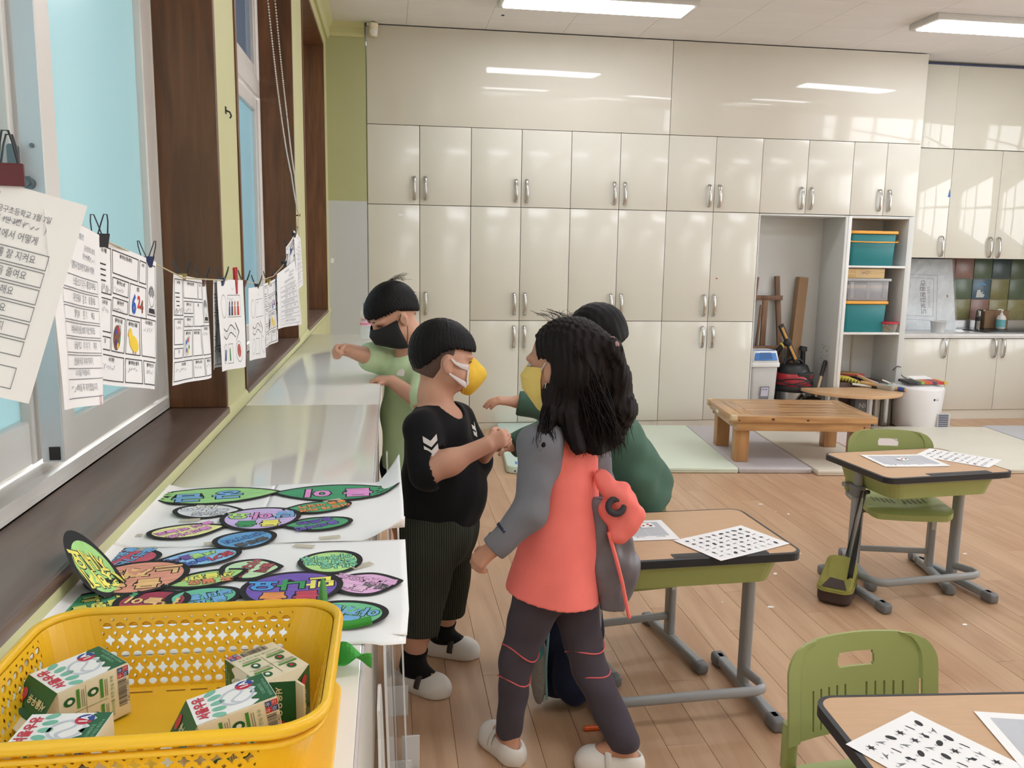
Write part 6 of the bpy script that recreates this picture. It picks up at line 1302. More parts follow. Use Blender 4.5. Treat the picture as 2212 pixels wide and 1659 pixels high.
# ================================================================ sheets on the desks
def desk_sheet(desk, cx_, cy_, w, h, rz, label, kind, group, seed=0):
    t = thing('worksheet', label, 'worksheet', (0, 0, 0), 0, group); dl_, dr_ = Vector(desk.location), desk.rotation_euler.z
    t.location = (cx_, cy_, DH+0.0016); t.rotation_euler = (0, 0, rz)
    cur = lambda x, y: 0.0012*(2*x/w)**2*(1 if seed % 2 else 0.5)
    mb = MB(); mb.grid(lambda u, v: ((u-0.5)*w, (v-0.5)*h, cur((u-0.5)*w, (v-0.5)*h)), 8, 6); obj('sheet', mb, m_paper, t)
    fn = lambda x, y, d=0.0004: (x, y, cur(x, y)+d)
    if kind == 'grid':
        g = MB(); m0 = 0.86
        for k in range(4):
            x0 = -w*m0/2+w*m0*k/4; g.add([fn(x0+0.0006, -h*0.30), fn(x0+w*m0/4-0.0006, -h*0.30), fn(x0+w*m0/4-0.0006, h*0.40), fn(x0+0.0006, h*0.40)], [(0, 1, 2, 3)])
        obj('grey_columns', g, mat('sheet_grey', (190, 192, 198), rough=0.85), t)['kind'] = 'stuff'
        tx = MB()
        for k in range(4): put_text(tx, ['곤충 ♠', '새 무리', '물고기', '나무들'][k], lambda x, y: fn(x, y, 0.0006), 0.011, (-w*m0/2+w*m0*(k+0.5)/4, -h*0.345))
        obj('printed_text', tx, m_pk, t)['kind'] = 'stuff'
    else:
        r = random.Random(seed); b = MB(); g2 = MB()
        for i in range(9):
            for j in range(6):
                x = -w*0.44+w*0.88*(i+0.5)/9; y = -h*0.43+h*0.86*(j+0.5)/6; kd = r.randrange(5); s_ = 0.0108; a0 = r.random()*6
                tgt = b if kd != 3 else g2
                if kd == 0: pts = ellp(x, y, s_*0.95, s_*0.55, 12, a0)
                elif kd == 1: pts = [(x+s_*(0.45+0.55*(k % 2))*math.cos(2*PI*k/12), y+s_*(0.3+0.5*(k % 2))*math.sin(2*PI*k/12)) for k in range(12)]
                elif kd == 2: pts = [(x+s_*a, y+s_*c) for a, c in ((-1, 0.1), (-0.3, 0.5), (0.2, 0.1), (0.9, 0.4), (0.5, -0.1), (0.8, -0.5), (0.1, -0.25), (-0.5, -0.5))]
                elif kd == 3: pts = [(x+s_*a, y+s_*c) for a, c in ((-1, -0.1), (-0.2, 0.25), (0.9, 0.5), (0.2, 0.0), (0.6, -0.5), (-0.1, -0.2))]
                else: pts = [(x+s_*a, y+s_*c) for a, c in ((-0.9, -0.15), (-0.7, 0.15), (0.7, 0.35), (0.95, 0.1))]
                if kd in (2, 3): c_, s2 = math.cos(a0), math.sin(a0); pts = [(x+(p[0]-x)*c_-(p[1]-y)*s2, y+(p[0]-x)*s2+(p[1]-y)*c_) for p in pts]
                tgt.add([fn(*p) for p in pts], [tuple(range(len(pts)))])
                g2.add([fn(x-0.003, y-0.0125), fn(x+0.003, y-0.0125), fn(x+0.003, y-0.0112), fn(x-0.003, y-0.0112)], [(0, 1, 2, 3)])
        obj('silhouettes', b, m_pk, t)['kind'] = 'stuff'; obj('grey_silhouettes', g2, mat('print_mid_grey', (120, 120, 124), rough=0.85), t)['kind'] = 'stuff'
    return t
GRP = 'worksheets on the desks'
desk_sheet(desk_m, 0.905, -4.253, 0.297, 0.19, R_(0), 'sheet with grey columns on the desk beside the girl', 'grid', GRP)
desk_sheet(desk_m, 1.203, -4.390, 0.297, 0.20, R_(24), 'silhouette sheet on the desk beside the girl', 'sil', GRP, 5)
desk_sheet(desk_r, 2.385, -3.455, 0.297, 0.21, R_(-2), 'sheet with grey columns on the far desk', 'grid', GRP, 1)
desk_sheet(desk_r, 2.662, -3.425, 0.30, 0.20, R_(-52), 'silhouette sheet on the far desk', 'sil', GRP, 6)
desk_sheet(desk_f, 1.139, -5.537, 0.297, 0.21, R_(-64.5), 'silhouette sheet on the nearest desk', 'sil', GRP, 8)
desk_sheet(desk_f, 1.413, -5.508, 0.297, 0.21, R_(-13), 'sheet with a grey picture on the nearest desk', 'grid', GRP, 2)
for lb, (x, y), a in (('small card with red dots on the sheet on the desk beside the girl', (0.985, -4.215), 0.2), ('small white card lying on the grey columns on the far desk', (2.385, -3.44), 0.5)):
    t = thing('picture_card', lb, 'card', (x, y, DH+0.0035), a, 'small picture cards')
    obj('card', MB().box((0, 0, 0.001), (0.05, 0.036, 0.0006), (0.06, 0.03, 0)), m_paper, t)
    for k, (dx, dy, c_) in enumerate(((-0.012, -0.002, (190, 60, 50)), (0.008, 0.006, (200, 70, 60)), (0.012, -0.008, (60, 40, 40)))): obj('dot', MB().cyl((dx, dy, 0.0013), (dx, dy, 0.0024), 0.0048, seg=10), mat('dot%d' % k, c_, rough=0.8), t)
# ================================================================ people: smooth bodies grown from blended volumes
V3 = lambda *a: np.array(a, dtype=np.float64)
def nrm(v): v = np.asarray(v, float); return v/np.linalg.norm(v)
class Field:
    def __init__(s, lo, hi, h):
        s.lo = np.array(lo, float); s.h = h; s.n = np.ceil((np.array(hi)-s.lo)/h).astype(int)+1
        s.ax = [(s.lo[i]+h*np.arange(s.n[i])).astype(np.float32) for i in range(3)]
        s.F = np.full(tuple(s.n), 0.15, np.float32)
    def blk(s, lo, hi):
        a = np.clip(np.floor((np.array(lo)-s.lo)/s.h).astype(int), 0, s.n); b = np.clip(np.ceil((np.array(hi)-s.lo)/s.h).astype(int)+1, 0, s.n)
        sl = tuple(slice(a[i], b[i]) for i in range(3))
        if any(b[i] <= a[i] for i in range(3)): return None, None
        X = s.ax[0][sl[0]][:, None, None]; Y = s.ax[1][sl[1]][None, :, None]; Z = s.ax[2][sl[2]][None, None, :]
        return sl, (X, Y, Z)
    def put(s, sl, d, k, mode='u'):
        f = s.F[sl]
        if mode == 'u':
            if k <= 0: s.F[sl] = np.minimum(f, d); return
            h = np.clip(0.5+0.5*(f-d)/k, 0, 1); s.F[sl] = f*(1-h)+d*h-k*h*(1-h)
        else:
            d = -d
            if k <= 0: s.F[sl] = np.maximum(f, d); return
            h = np.clip(0.5-0.5*(f-d)/k, 0, 1); s.F[sl] = f*(1-h)+d*h+k*h*(1-h)
    def cone(s, a, b, ra, rb, k=0.02, flat=None, mode='u'):
        """tapered capsule; flat = (direction, factor) scales its section along a direction"""
        a = np.array(a, float); b = np.array(b, float); m = max(ra, rb)*(max(1, flat[1]) if flat else 1)+2.2*k+3*s.h
        sl, g = s.blk(np.minimum(a, b)-m, np.maximum(a, b)+m)
        if sl is None: return s
        ba = b-a; L2 = max(1e-9, ba@ba); px, py, pz = (g[i]-a[i] for i in range(3))
        h = np.clip((px*ba[0]+py*ba[1]+pz*ba[2])/L2, 0, 1); dx, dy, dz = px-ba[0]*h, py-ba[1]*h, pz-ba[2]*h
        if flat:
            n = nrm(flat[0]); q = (dx*n[0]+dy*n[1]+dz*n[2])*(1/flat[1]-1); dx = dx+n[0]*q; dy = dy+n[1]*q; dz = dz+n[2]*q
        d = np.sqrt(dx*dx+dy*dy+dz*dz)-(ra+(rb-ra)*h); s.put(sl, d.astype(np.float32), k, mode); return s
    def ell(s, c, r, B=None, k=0.02, mode='u'):
        """ellipsoid with axes along the rows of B"""
        c = np.array(c, float); r = np.array(r, float); m = max(r)+2.2*k+3*s.h; sl, g = s.blk(c-m, c+m)
        if sl is None: return s
        p = [g[i]-c[i] for i in range(3)]; B = np.eye(3) if B is None else np.array(B)
        q = [(p[0]*B[i][0]+p[1]*B[i][1]+p[2]*B[i][2]) for i in range(3)]
        k0 = np.sqrt(sum((q[i]/r[i])**2 for i in range(3)))+1e-6; k1 = np.sqrt(sum((q[i]/r[i]**2)**2 for i in range(3)))+1e-6
        s.put(sl, (k0*(k0-1)/k1).astype(np.float32), k, mode); return s
    def cut(s, p, n, k=0.0, lo=None, hi=None):
        """remove everything on the side the normal points to"""
        lo = s.lo if lo is None else lo; hi = s.lo+s.h*s.n if hi is None else hi; sl, g = s.blk(lo, hi); n = nrm(n)
        d = (g[0]-p[0])*n[0]+(g[1]-p[1])*n[1]+(g[2]-p[2])*n[2]; s.put(sl, -d.astype(np.float32), k, 'cutp'); return s
    def disp(s, fn):
        s.F = s.F+fn(s.ax[0][:, None, None], s.ax[1][None, :, None], s.ax[2][None, None, :]).astype(np.float32); return s
    def mesh(s, name, m, off=(0, 0, 0), matfn=None, mats=None):
        F = s.F; F[0], F[-1] = 0.1, 0.1; F[:, 0], F[:, -1] = 0.1, 0.1; F[:, :, 0], F[:, :, -1] = 0.1, 0.1
        I = (F < 0); c = np.zeros(tuple(np.array(F.shape)-1), np.int8)
        for i in (0, 1):
            for j in (0, 1):
                for k in (0, 1): c += I[i:F.shape[0]-1+i, j:F.shape[1]-1+j, k:F.shape[2]-1+k]
        mx = (c > 0) & (c < 8); idx = np.argwhere(mx); n = len(idx); ID = np.full(mx.shape, -1, np.int32); ID[mx] = np.arange(n)
        cor = [(i, j, k) for i in (0, 1) for j in (0, 1) for k in (0, 1)]; val = {q: F[idx[:, 0]+q[0], idx[:, 1]+q[1], idx[:, 2]+q[2]] for q in cor}
        acc = np.zeros((n, 3)); cnt = np.zeros(n)
        for a in cor:
            for d in range(3):
                if a[d] == 0:
                    b = list(a); b[d] = 1; fa, fb = val[a], val[tuple(b)]; ms = (fa < 0) != (fb < 0); t = np.where(ms, fa/(fa-fb+1e-12), 0)
                    p = np.array(a, float)[None, :].repeat(n, 0); p[:, d] += t; acc += p*ms[:, None]; cnt += ms
        V = (idx+acc/cnt[:, None])*s.h+s.lo-np.array(off); Q = []
        for d in range(3):
            sl0 = [slice(None)]*3; sl1 = [slice(None)]*3; sl0[d] = slice(0, -1); sl1[d] = slice(1, None)
            A = I[tuple(sl0)]; ch = A != I[tuple(sl1)]; e = np.argwhere(ch); o1, o2 = [(1, 2), (2, 0), (0, 1)][d]
            e = e[(e[:, o1] > 0) & (e[:, o2] > 0) & (e[:, o1] < F.shape[o1]-1) & (e[:, o2] < F.shape[o2]-1)]
            sgn = A[e[:, 0], e[:, 1], e[:, 2]]
            def cell(u, v): q = e.copy(); q[:, o1] -= u; q[:, o2] -= v; return ID[q[:, 0], q[:, 1], q[:, 2]]
            q = np.stack([cell(1, 1), cell(0, 1), cell(0, 0), cell(1, 0)], 1); q[~sgn] = q[~sgn][:, ::-1]; Q.append(q)
        Q = np.concatenate(Q); Q = Q[(Q >= 0).all(1)]
        for it in range(2):   # light smoothing of the grid stepping
            ia = np.concatenate([Q[:, a] for a in (0, 1, 2, 3, 1, 2, 3, 0)]); ib = np.concatenate([Q[:, a] for a in (1, 2, 3, 0, 0, 1, 2, 3)]); m_ = len(V)
            C_ = np.bincount(ia, minlength=m_); S_ = np.stack([np.bincount(ia, weights=V[ib, d], minlength=m_) for d in range(3)], 1)
            V = V*0.45+0.55*S_/np.maximum(C_, 1)[:, None]
        me = bpy.data.meshes.new(name); me.vertices.add(len(V)); me.vertices.foreach_set('co', V.astype(np.float32).ravel())
        me.loops.add(4*len(Q)); me.loops.foreach_set('vertex_index', Q.astype(np.int32).ravel()); me.polygons.add(len(Q))
        me.polygons.foreach_set('loop_start', np.arange(0, 4*len(Q), 4, dtype=np.int32)); me.polygons.foreach_set('use_smooth', np.ones(len(Q), bool))
        for q_ in (mats or [m]): me.materials.append(q_)
        if matfn: me.polygons.foreach_set('material_index', np.asarray(matfn(V[Q].mean(1)+np.array(off)), np.int32))
        me.update(calc_edges=True); return me
def frame_of(f, up=(0, 0, 1)):
    f = nrm(f); up = np.array(up, float); u = nrm(up-f*(up@f)); l = np.cross(u, f); return np.stack([f, l, u])   # rows: forward, left, up
class Head:
    def __init__(s, c, f, up=(0, 0, 1), sc=1.0): s.c = np.array(c, float); s.B = frame_of(f, up); s.sc = sc
    def P(s, a, b, c): return s.c+s.sc*(s.B[0]*a+s.B[1]*b+s.B[2]*c)
    def E(s, F, p, r, k, mode='u'): F.ell(s.P(*p), np.array(r)*s.sc, s.B, k, mode)
    def C(s, F, a, b, ra, rb, k, **kw): F.cone(s.P(*a), s.P(*b), ra*s.sc, rb*s.sc, k, **kw)
    def body(s, F, chub=1.0):
        s.E(F, (-0.012, 0, 0.024), (0.090, 0.073, 0.083), 0.01); s.E(F, (0.022, 0, -0.030), (0.060, 0.060*chub, 0.072), 0.03)
        s.E(F, (0.040, 0, -0.078), (0.034, 0.036*chub, 0.027), 0.03)
        for g in (1, -1):
            s.E(F, (0.034, g*0.034*chub, -0.046), (0.036, 0.030, 0.034), 0.02); s.E(F, (0.068, g*0.030, 0.008), (0.018, 0.026, 0.010), 0.015)
            s.E(F, (0.075, g*0.028, -0.011), (0.014, 0.016, 0.009), 0.006, 'c')
        s.C(F, (0.078, 0, -0.006), (0.090, 0, -0.034), 0.007, 0.010, 0.012)
        for g in (1, -1):
            s.E(F, (0.082, g*0.010, -0.037), (0.010, 0.008, 0.007), 0.006)
            s.E(F, (-0.004, g*0.076, -0.014), (0.017, 0.010, 0.026), 0.006); s.E(F, (-0.002, g*0.074, -0.036), (0.011, 0.008, 0.010), 0.006); s.E(F, (0.003, g*0.087, -0.016), (0.009, 0.006, 0.016), 0.003, 'c')
        s.E(F, (0.080, 0, -0.063), (0.012, 0.022, 0.006), 0.008); s.E(F, (0.090, 0, -0.063), (0.008, 0.020, 0.0016), 0.003, 'c')
        s.C(F, (-0.022, 0, -0.055), (-0.030, 0, -0.125), 0.047*min(1, chub), 0.046, 0.03)
def finger(F, p, d, n, lens, r0, r1, bends, k):
    a = np.array(p, float); d = nrm(d); n = nrm(n); m = len(lens)
    for i, L in enumerate(lens):
        t = bends[i]; dd = nrm(d*math.cos(t)+n*math.sin(t)); nn = nrm(n*math.cos(t)-d*math.sin(t)); b = a+dd*L
        F.cone(a, b, r0+(r1-r0)*i/m, r0+(r1-r0)*(i+1)/m, k); a, d, n = b, dd, nn
def hand(F, w, d, n, thumb, curl=0.6, sc=1.0, tb=0.4):
    """w wrist, d towards the fingers, n palm normal, thumb = side of the thumb"""
    d = nrm(d); n = nrm(np.array(n)-d*(np.array(n)@d)); t = nrm(np.array(thumb)-d*(np.array(thumb)@d)-n*(np.array(thumb)@n)); w = np.array(w, float)
    for i, (o, L, fl) in enumerate(((0.020, 0.050, 0.95), (0.007, 0.053, 1.05), (-0.007, 0.050, 0.98), (-0.019, 0.045, 0.80))):
        kn = w+d*L*sc+t*o*sc; F.cone(w+t*o*0.55*sc, kn, 0.0125*sc, 0.0098*sc, 0.010)
        c = curl*(1.0+0.08*i); finger(F, kn, nrm(d+t*o*4), n, (0.023*fl*sc, 0.017*fl*sc, 0.013*fl*sc), 0.0078*sc, 0.0060*sc, (c*0.8, c, c*0.7), 0.0025)
    F.ell(w+d*0.022*sc+t*0.016*sc+n*0.006*sc, (0.018*sc, 0.013*sc, 0.012*sc), np.stack([d, t, n]), 0.01)
    finger(F, w+d*0.014*sc+t*0.018*sc+n*0.003*sc, nrm(d*0.65+t*0.75+n*0.25), nrm(d*0.3-t*0.8+n*0.5), (0.024*sc, 0.020*sc, 0.014*sc), 0.0092*sc, 0.0068*sc, (0.0, tb, tb), 0.004)
m_skin = mat('skin_light', (212, 162, 138), rough=0.52, var=0.05, vs=14, sss=0.12, bump=0.05, bs=600)
m_skin2 = mat('skin_tan', (196, 144, 118), rough=0.52, var=0.05, vs=14, sss=0.12, bump=0.05, bs=600)
def hairmat(name, rgb, rough=0.38):
    m = mat(name, rgb, rough=rough, var=0.35, vs=22, stretch=(5, 5, 0.8), spec=0.18, bump=0.6, bs=90); return m
m_hair = hairmat('hair_black', (15, 13, 15), 0.5); m_hair2 = hairmat('hair_brown_black', (22, 14, 14), 0.55)
m_buzz = mat('hair_undercut', (92, 72, 64), rough=0.7, var=0.25, vs=300)
m_eyew = mat('eye_white', (226, 220, 214), rough=0.25); m_eyed = mat('eye_dark', (26, 18, 16), rough=0.15)
def fabric(name, rgb, var=0.06, bump=0.35, bs=700, rough=0.85, vs=9): return mat(name, rgb, rough=rough, var=var, vs=vs, bump=bump, bs=bs, sheen=0.08, spec=0.25)
m_bshirt = fabric('tshirt_black', (20, 20, 24)); m_lime = fabric('tshirt_lime', (208, 232, 188)); m_coral = fabric('top_coral', (250, 128, 120), bs=500); m_slv = fabric('sleeve_grey', (118, 118, 126)); m_gpant = fabric('trousers_grey', (74, 68, 78)); m_gjack = fabric('jacket_green', (74, 104, 90)); m_navy = fabric('shorts_navy', (32, 38, 58)); m_sock = fabric('sock_black', (18, 18, 20))
def cord_mat():
    m = bpy.data.materials.new('corduroy_green'); m.use_nodes = True; n = m.node_tree.nodes; L = m.node_tree.links; b = n['Principled BSDF']; b.inputs['Roughness'].default_value = 0.9; b.inputs['Specular IOR Level'].default_value = 0.2
    tc = n.new('ShaderNodeTexCoord'); wv = n.new('ShaderNodeTexWave'); wv.bands_direction = 'X'; wv.inputs['Scale'].default_value = 42; wv.inputs['Distortion'].default_value = 0.6; L.new(tc.outputs['Object'], wv.inputs[0])
    rp = n.new('ShaderNodeValToRGB'); rp.color_ramp.elements[0].color = lin((44, 46, 40)); rp.color_ramp.elements[1].color = lin((72, 76, 66)); L.new(wv.outputs['Fac'], rp.inputs[0]); L.new(rp.outputs[0], b.inputs['Base Color'])
    bp = n.new('ShaderNodeBump'); bp.inputs['Strength'].default_value = 0.6; bp.inputs['Distance'].default_value = 0.003; L.new(wv.outputs['Fac'], bp.inputs['Height']); L.new(bp.outputs[0], b.inputs['Normal']); return m
m_cord = cord_mat(); m_clog = mat('clog_white', (226, 222, 216), rough=0.55, var=0.03)
def wrinkle(ax, ay, az, amp, ph=0.0): return lambda X, Y, Z: amp*(np.sin(X*ax+Z*az+ph)*np.cos(Y*ay+Z*az*0.6+ph*2)+0.5*np.sin(X*ax*1.9-Z*az*1.4+Y*ay+ph))
def clog(par, off, heel, f, label_strap=None, charm=None, lift=0.0, L=0.19, holes=True):
    f = nrm((f[0], f[1], 0)); l = V3(-f[1], f[0], 0); B = np.stack([f, l, V3(0, 0, 1)]); c = np.array(heel, float)+f*L*0.5; sc = L/0.19
    F = Field(c-0.15, c+0.15, 0.003); Pp = lambda a, b, z: c+sc*(f*a+l*b)+V3(0, 0, z*sc+lift)
    F.ell(Pp(0.040, 0, 0.018), V3(0.058, 0.044, 0.044)*sc, B, 0.01); F.ell(Pp(-0.050, 0, 0.022), V3(0.045, 0.037, 0.046)*sc, B, 0.03); F.cone(Pp(-0.05, 0, 0.018), Pp(0.05, 0, 0.018), 0.036*sc, 0.040*sc, 0.02)
    F.ell(Pp(-0.040, 0, 0.085), V3(0.056, 0.030, 0.055)*sc, B, 0.006, 'c'); F.cut(Pp(0, 0, 0.0008), (0, 0, -1)); 
    o = link('shoe', F.mesh('shoe', m_clog, off), par)
    so_ = MB(); n = 28; pts = []
    for k in range(n):
        a = 2*PI*k/n; x = 0.096*math.cos(a)+0.002; w = 0.043*(0.92+0.12*math.cos(a)); pts.append(Pp(x, w*math.sin(a), 0)-np.array(off))
    so_.add([(p[0], p[1], p[2]+0.0006) for p in pts]+[(p[0], p[1], p[2]+0.014) for p in pts], [tuple(range(n-1, -1, -1)), tuple(range(n, 2*n))]+[(i, (i+1) % n, n+(i+1) % n, n+i) for i in range(n)], None, 0, False); obj('sole', so_, m_clog, o, bevel=0.003)
    if holes:
        hb_ = MB()
        for (a, b) in ((0.055, 0.012), (0.055, -0.014), (0.072, 0.0), (0.040, 0.022), (0.042, -0.024), (0.070, 0.022), (0.070, -0.024)):
            zz = 0.018+0.044*math.sqrt(max(0.05, 1-((a-0.04)/0.058)**2-(b/0.044)**2)); p = Pp(a, b, zz+0.0008)-np.array(off); hb_.ell(p, (0.0032, 0.0032, 0.0016), 8, 5)
        obj('vent_holes', hb_, m_dark, o)['kind'] = 'stuff'
    if label_strap:
        st_ = MB(); path = [Pp(0.004+0.004*math.cos(t), 0.0445*math.sin(t), 0.022+0.047*math.cos(t)) - np.array(off) for t in np.linspace(-1.5, 1.5, 15)]
        st_.tube(path, 0.0095*sc, seg=8, flat=0.28, up=tuple(f)); obj('strap', st_, label_strap, o)
    if charm:
        ch = MB(); 
        for (a, b, r, c_) in ((0.036, -0.006, 0.0075, 0),): ch.ell(Pp(a, b, 0.063)-np.array(off), (r, r, 0.004), 10, 6)
        obj('charm', ch, charm, o)
    return o
def part(root, nm, F, m, **kw): return link(nm, F.mesh(nm, m, tuple(root.location), **kw), root)
def eye(root, H, side, closed=False):
    o = np.array(root.location); mb = MB()
    Bm = Matrix([list(r) for r in H.B]).transposed()
    if closed:
        mb.tube([Vector(H.P(0.081-0.006*abs(t)**2-0.004*(t > 0)*abs(t), side*(0.029+0.013*t), -0.008-0.004*t*t)-o) for t in (-1, -0.6, -0.2, 0.2, 0.6, 1)], 0.0016*H.sc, seg=6); return obj('eye', mb, m_eyed, root)
    mb.ell(Vector(H.P(0.072, side*0.029, -0.010)-o), (0.010*H.sc, 0.0125*H.sc, 0.0058*H.sc), 12, 8, Bm); e = obj('eye', mb, m_eyew, root)
    mb = MB(); mb.ell(Vector(H.P(0.0792, side*0.028, -0.010)-o), (0.0035*H.sc, 0.0055*H.sc, 0.0052*H.sc), 10, 6, Bm); obj('iris', mb, m_eyed, e); return e
def brow(root, H, side, m): 
    o = np.array(root.location); mb = MB(); mb.tube([Vector(H.P(0.086-0.010*t*t, side*(0.012+0.032*t), 0.010+0.004*t-0.004*t*t)-o) for t in (0, 0.3, 0.6, 0.9, 1.1)], [0.0022, 0.0026, 0.0025, 0.002, 0.001], seg=6); return obj('eyebrow', mb, m, root)
def fold_mask(root, H, m, rows, smooth, strap_m, strap_r=0.0013, wide=1.0):
    o = np.array(root.location); mb = MB(); n = 20
    def f(u, v):
        th = R_(-84+168*u); x = v*(len(rows)-1); i = min(int(x), len(rows)-2); t = x-i
        a = [rows[i][k]*(1-t)+rows[i+1][k]*t for k in range(4)]
        return Vector(H.P(a[0]+a[1]*math.cos(th), a[2]*math.sin(th)*wide, a[3]+0.014*math.sin(th)**2*(1-2*v)-0.006*math.sin(th)**2)-o)
    mb.grid(f, n, (len(rows)-1)*(4 if smooth else 1), smooth=smooth); k = obj('mask', mb, m, root, solid=0.0016)
    for g in (1, -1):
        for (v, e) in ((0.12, (0.004, g*0.088, 0.008)), (0.88, (0.0, g*0.088, -0.042))):
            a = f(0.99 if g > 0 else 0.01, v); b = Vector(H.P(*e)-o); mid = (a+b)/2+Vector(H.B[1]*g*0.004)
            obj('strap', MB().tube([a, mid, b], strap_r, seg=6), strap_m, k)
    return k
ROWS = [(0.012, 0.082, 0.070, -0.016), (0.014, 0.098, 0.071, -0.040), (0.012, 0.094, 0.069, -0.070), (0.010, 0.055, 0.060, -0.104)]

# ---------------------------------------------------------------- boy in the black T-shirt
def boy_black():
    t = thing('person', 'boy in black T-shirt with white chevrons, corduroy shorts and white clogs, yellow mask', 'person', (0.30, -4.02, 0.0)); off = tuple(t.location)
    f = nrm((0.9, -0.42, 0)); l = V3(0.42, 0.9, 0); l = nrm(l)
    H = Head((0.338, -4.055, 1.112), (0.985, 0.14, -0.06), sc=1.04)
    nb = V3(0.315, -4.05, 0.93); Rs, Ls = V3(0.258, -4.162, 0.895), V3(0.390, -3.935, 0.880); Re, Rw = V3(0.278, -4.225, 0.775), V3(0.462, -4.205, 0.853); Le, Lw = V3(0.455, -3.975, 0.745), V3(0.493, -4.100, 0.838)
    F = Field((0.08, -4.36, -0.01), (0.64, -3.74, 1.26), 0.0035)
    H.body(F, 1.12)
    F.cone(nb+V3(0, 0, -0.03), nb+V3(0.0, 0, 0.06), 0.055, 0.047, 0.03); F.cone(V3(0.325, -4.04, 0.60), V3(0.318, -4.045, 0.86), 0.108, 0.098, 0.04, flat=(l, 1.15)); F.cone(Rs*0.9+Ls*0.1, Ls*0.9+Rs*0.1, 0.05, 0.05, 0.04); F.cone(V3(0.315, -4.08, 0.52), V3(0.345, -3.98, 0.52), 0.105, 0.10, 0.05)
    F.cone(Rs, Re, 0.043, 0.040, 0.03); F.cone(Re, Rw, 0.039, 0.026, 0.015); F.ell((Re*0.65+Rw*0.35), (0.045, 0.036, 0.040), None, 0.03); F.cone(Ls, Le, 0.043, 0.038, 0.03); F.cone(Le, Lw, 0.037, 0.026, 0.015)
    hand(F, Rw+V3(0.006, 0, 0.004), (0.9, 0.12, 0.30), (0.12, 0.95, -0.2), (-0.25, 0.05, 0.95), 0.95, 0.98, 0.7)
    hand(F, Lw+V3(0.004, -0.004, 0.002), (0.75, -0.45, 0.42), (-0.3, -0.85, -0.3), (-0.35, 0.0, 0.9), 0.95, 0.98, 0.7)
    Rh, Rk, Ra = V3(0.285, -4.11, 0.48), V3(0.262, -4.13, 0.30), V3(0.232, -4.098, 0.075); Lh, Lk, La = V3(0.355, -3.955, 0.47), V3(0.384, -3.925, 0.28), V3(0.340, -3.868, 0.075)
    for (h_, k_, a_, ff) in ((Rh, Rk, Ra, (0.82, -0.57)), (Lh, Lk, La, (0.94, -0.33))):
        F.cone(h_, k_, 0.070, 0.046, 0.03); F.cone(k_, a_, 0.045, 0.036, 0.03); F.ell(k_*0.6+a_*0.4-f*0.012, (0.046, 0.046, 0.06), None, 0.03); F.cone(a_, a_+V3(ff[0], ff[1], 0)*0.08+V3(0, 0, -0.035), 0.034, 0.026, 0.02); F.ell(a_-V3(ff[0], ff[1], 0)*0.02+V3(0, 0, -0.04), (0.03, 0.03, 0.026), None, 0.02)
    part(t, 'body', F, m_skin)
    # T-shirt
    G = Field((0.10, -4.36, 0.48), (0.56, -3.78, 0.98), 0.004)
    G.cone(V3(0.327, -4.035, 0.50), V3(0.330, -4.035, 0.68), 0.128, 0.128, 0.03, flat=(l, 1.12)); G.cone(V3(0.330, -4.035, 0.68), V3(0.318, -4.045, 0.865), 0.128, 0.104, 0.03, flat=(l, 1.12)); G.cone(Rs*0.92+Ls*0.08, Ls*0.92+Rs*0.08, 0.056, 0.056, 0.05)
    G.cone(nb+V3(0, 0, -0.03), nb+V3(0, 0, 0.01), 0.065, 0.052, 0.03); G.ell(V3(0.40, -4.07, 0.66), (0.075, 0.10, 0.09), np.stack([f, l, V3(0, 0, 1)]), 0.05)
    for s_, e_ in ((Rs, Re), (Ls, Le)): G.cone(s_, e_*1.0, 0.056, 0.060, 0.03); G.cut(s_+(e_-s_)*0.90, e_-s_+V3(0.35, 0.0, -0.25)*0.25, 0.0, np.minimum(s_+(e_-s_)*0.5, e_)-0.085, np.maximum(s_+(e_-s_)*0.5, e_)+0.085) if False else None
    G.disp(wrinkle(38, 30, 22, 0.0022)); G.cut(V3(0.3, -4.0, 0.553), (0.08, 0.02, -1)); G.ell(nb+f*0.045+V3(0, 0, 0.018), (0.06, 0.055, 0.045), np.stack([f, l, V3(0, 0, 1)]), 0.004, 'c')
    fw = nrm(Rw-Re); G.cone(Re+fw*0.030, Re+fw*0.12, 0.060, 0.060, 0.002, mode='c')
    sh = part(t, 'tshirt', G, m_bshirt)
    def chevron(cen, nx, up, s_, nm):
        nx, up = nrm(nx), nrm(up); sd = np.cross(up, nx); mb = MB()
        for dz in (0.0, -0.030*s_):
            pts = [(-0.022, 0.006), (0, -0.012), (0.022, 0.006), (0.022, 0.026), (0.0, 0.008), (-0.022, 0.026)]
            base = [cen+sd*p[0]*s_+up*(p[1]*s_+dz)-nx*0.006*abs(p[0]*s_/0.022)**2 for p in pts]; n = len(base)
            mb.add([tuple(b-np.array(off)) for b in base]+[tuple(b+nx*0.0012-np.array(off)) for b in base], [(n, n+1, n+4, n+5), (n+1, n+2, n+3, n+4)]+[(i, (i+1) % n, n+(i+1) % n, n+i) for i in range(n)])
        return obj(nm, mb, m_cwhite, sh)
    chevron(V3(0.286, -4.251, 0.872), (0.10, -0.98, 0.15), (-0.12, 0, 1), 1.0, 'sleeve_chevron')
    chevron(V3(0.436, -4.090, 0.882), (0.94, -0.36, 0.30), (-0.25, 0.0, 1), 0.72, 'chest_chevron')
    # corduroy shorts
    G = Field((0.12, -4.30, 0.14), (0.56, -3.74, 0.64), 0.004)
    G.cone(V3(0.312, -4.075, 0.54), V3(0.345, -3.985, 0.54), 0.120, 0.118, 0.03); G.cone(V3(0.30, -4.07, 0.49), V3(0.35, -3.98, 0.49), 0.112, 0.108, 0.03)
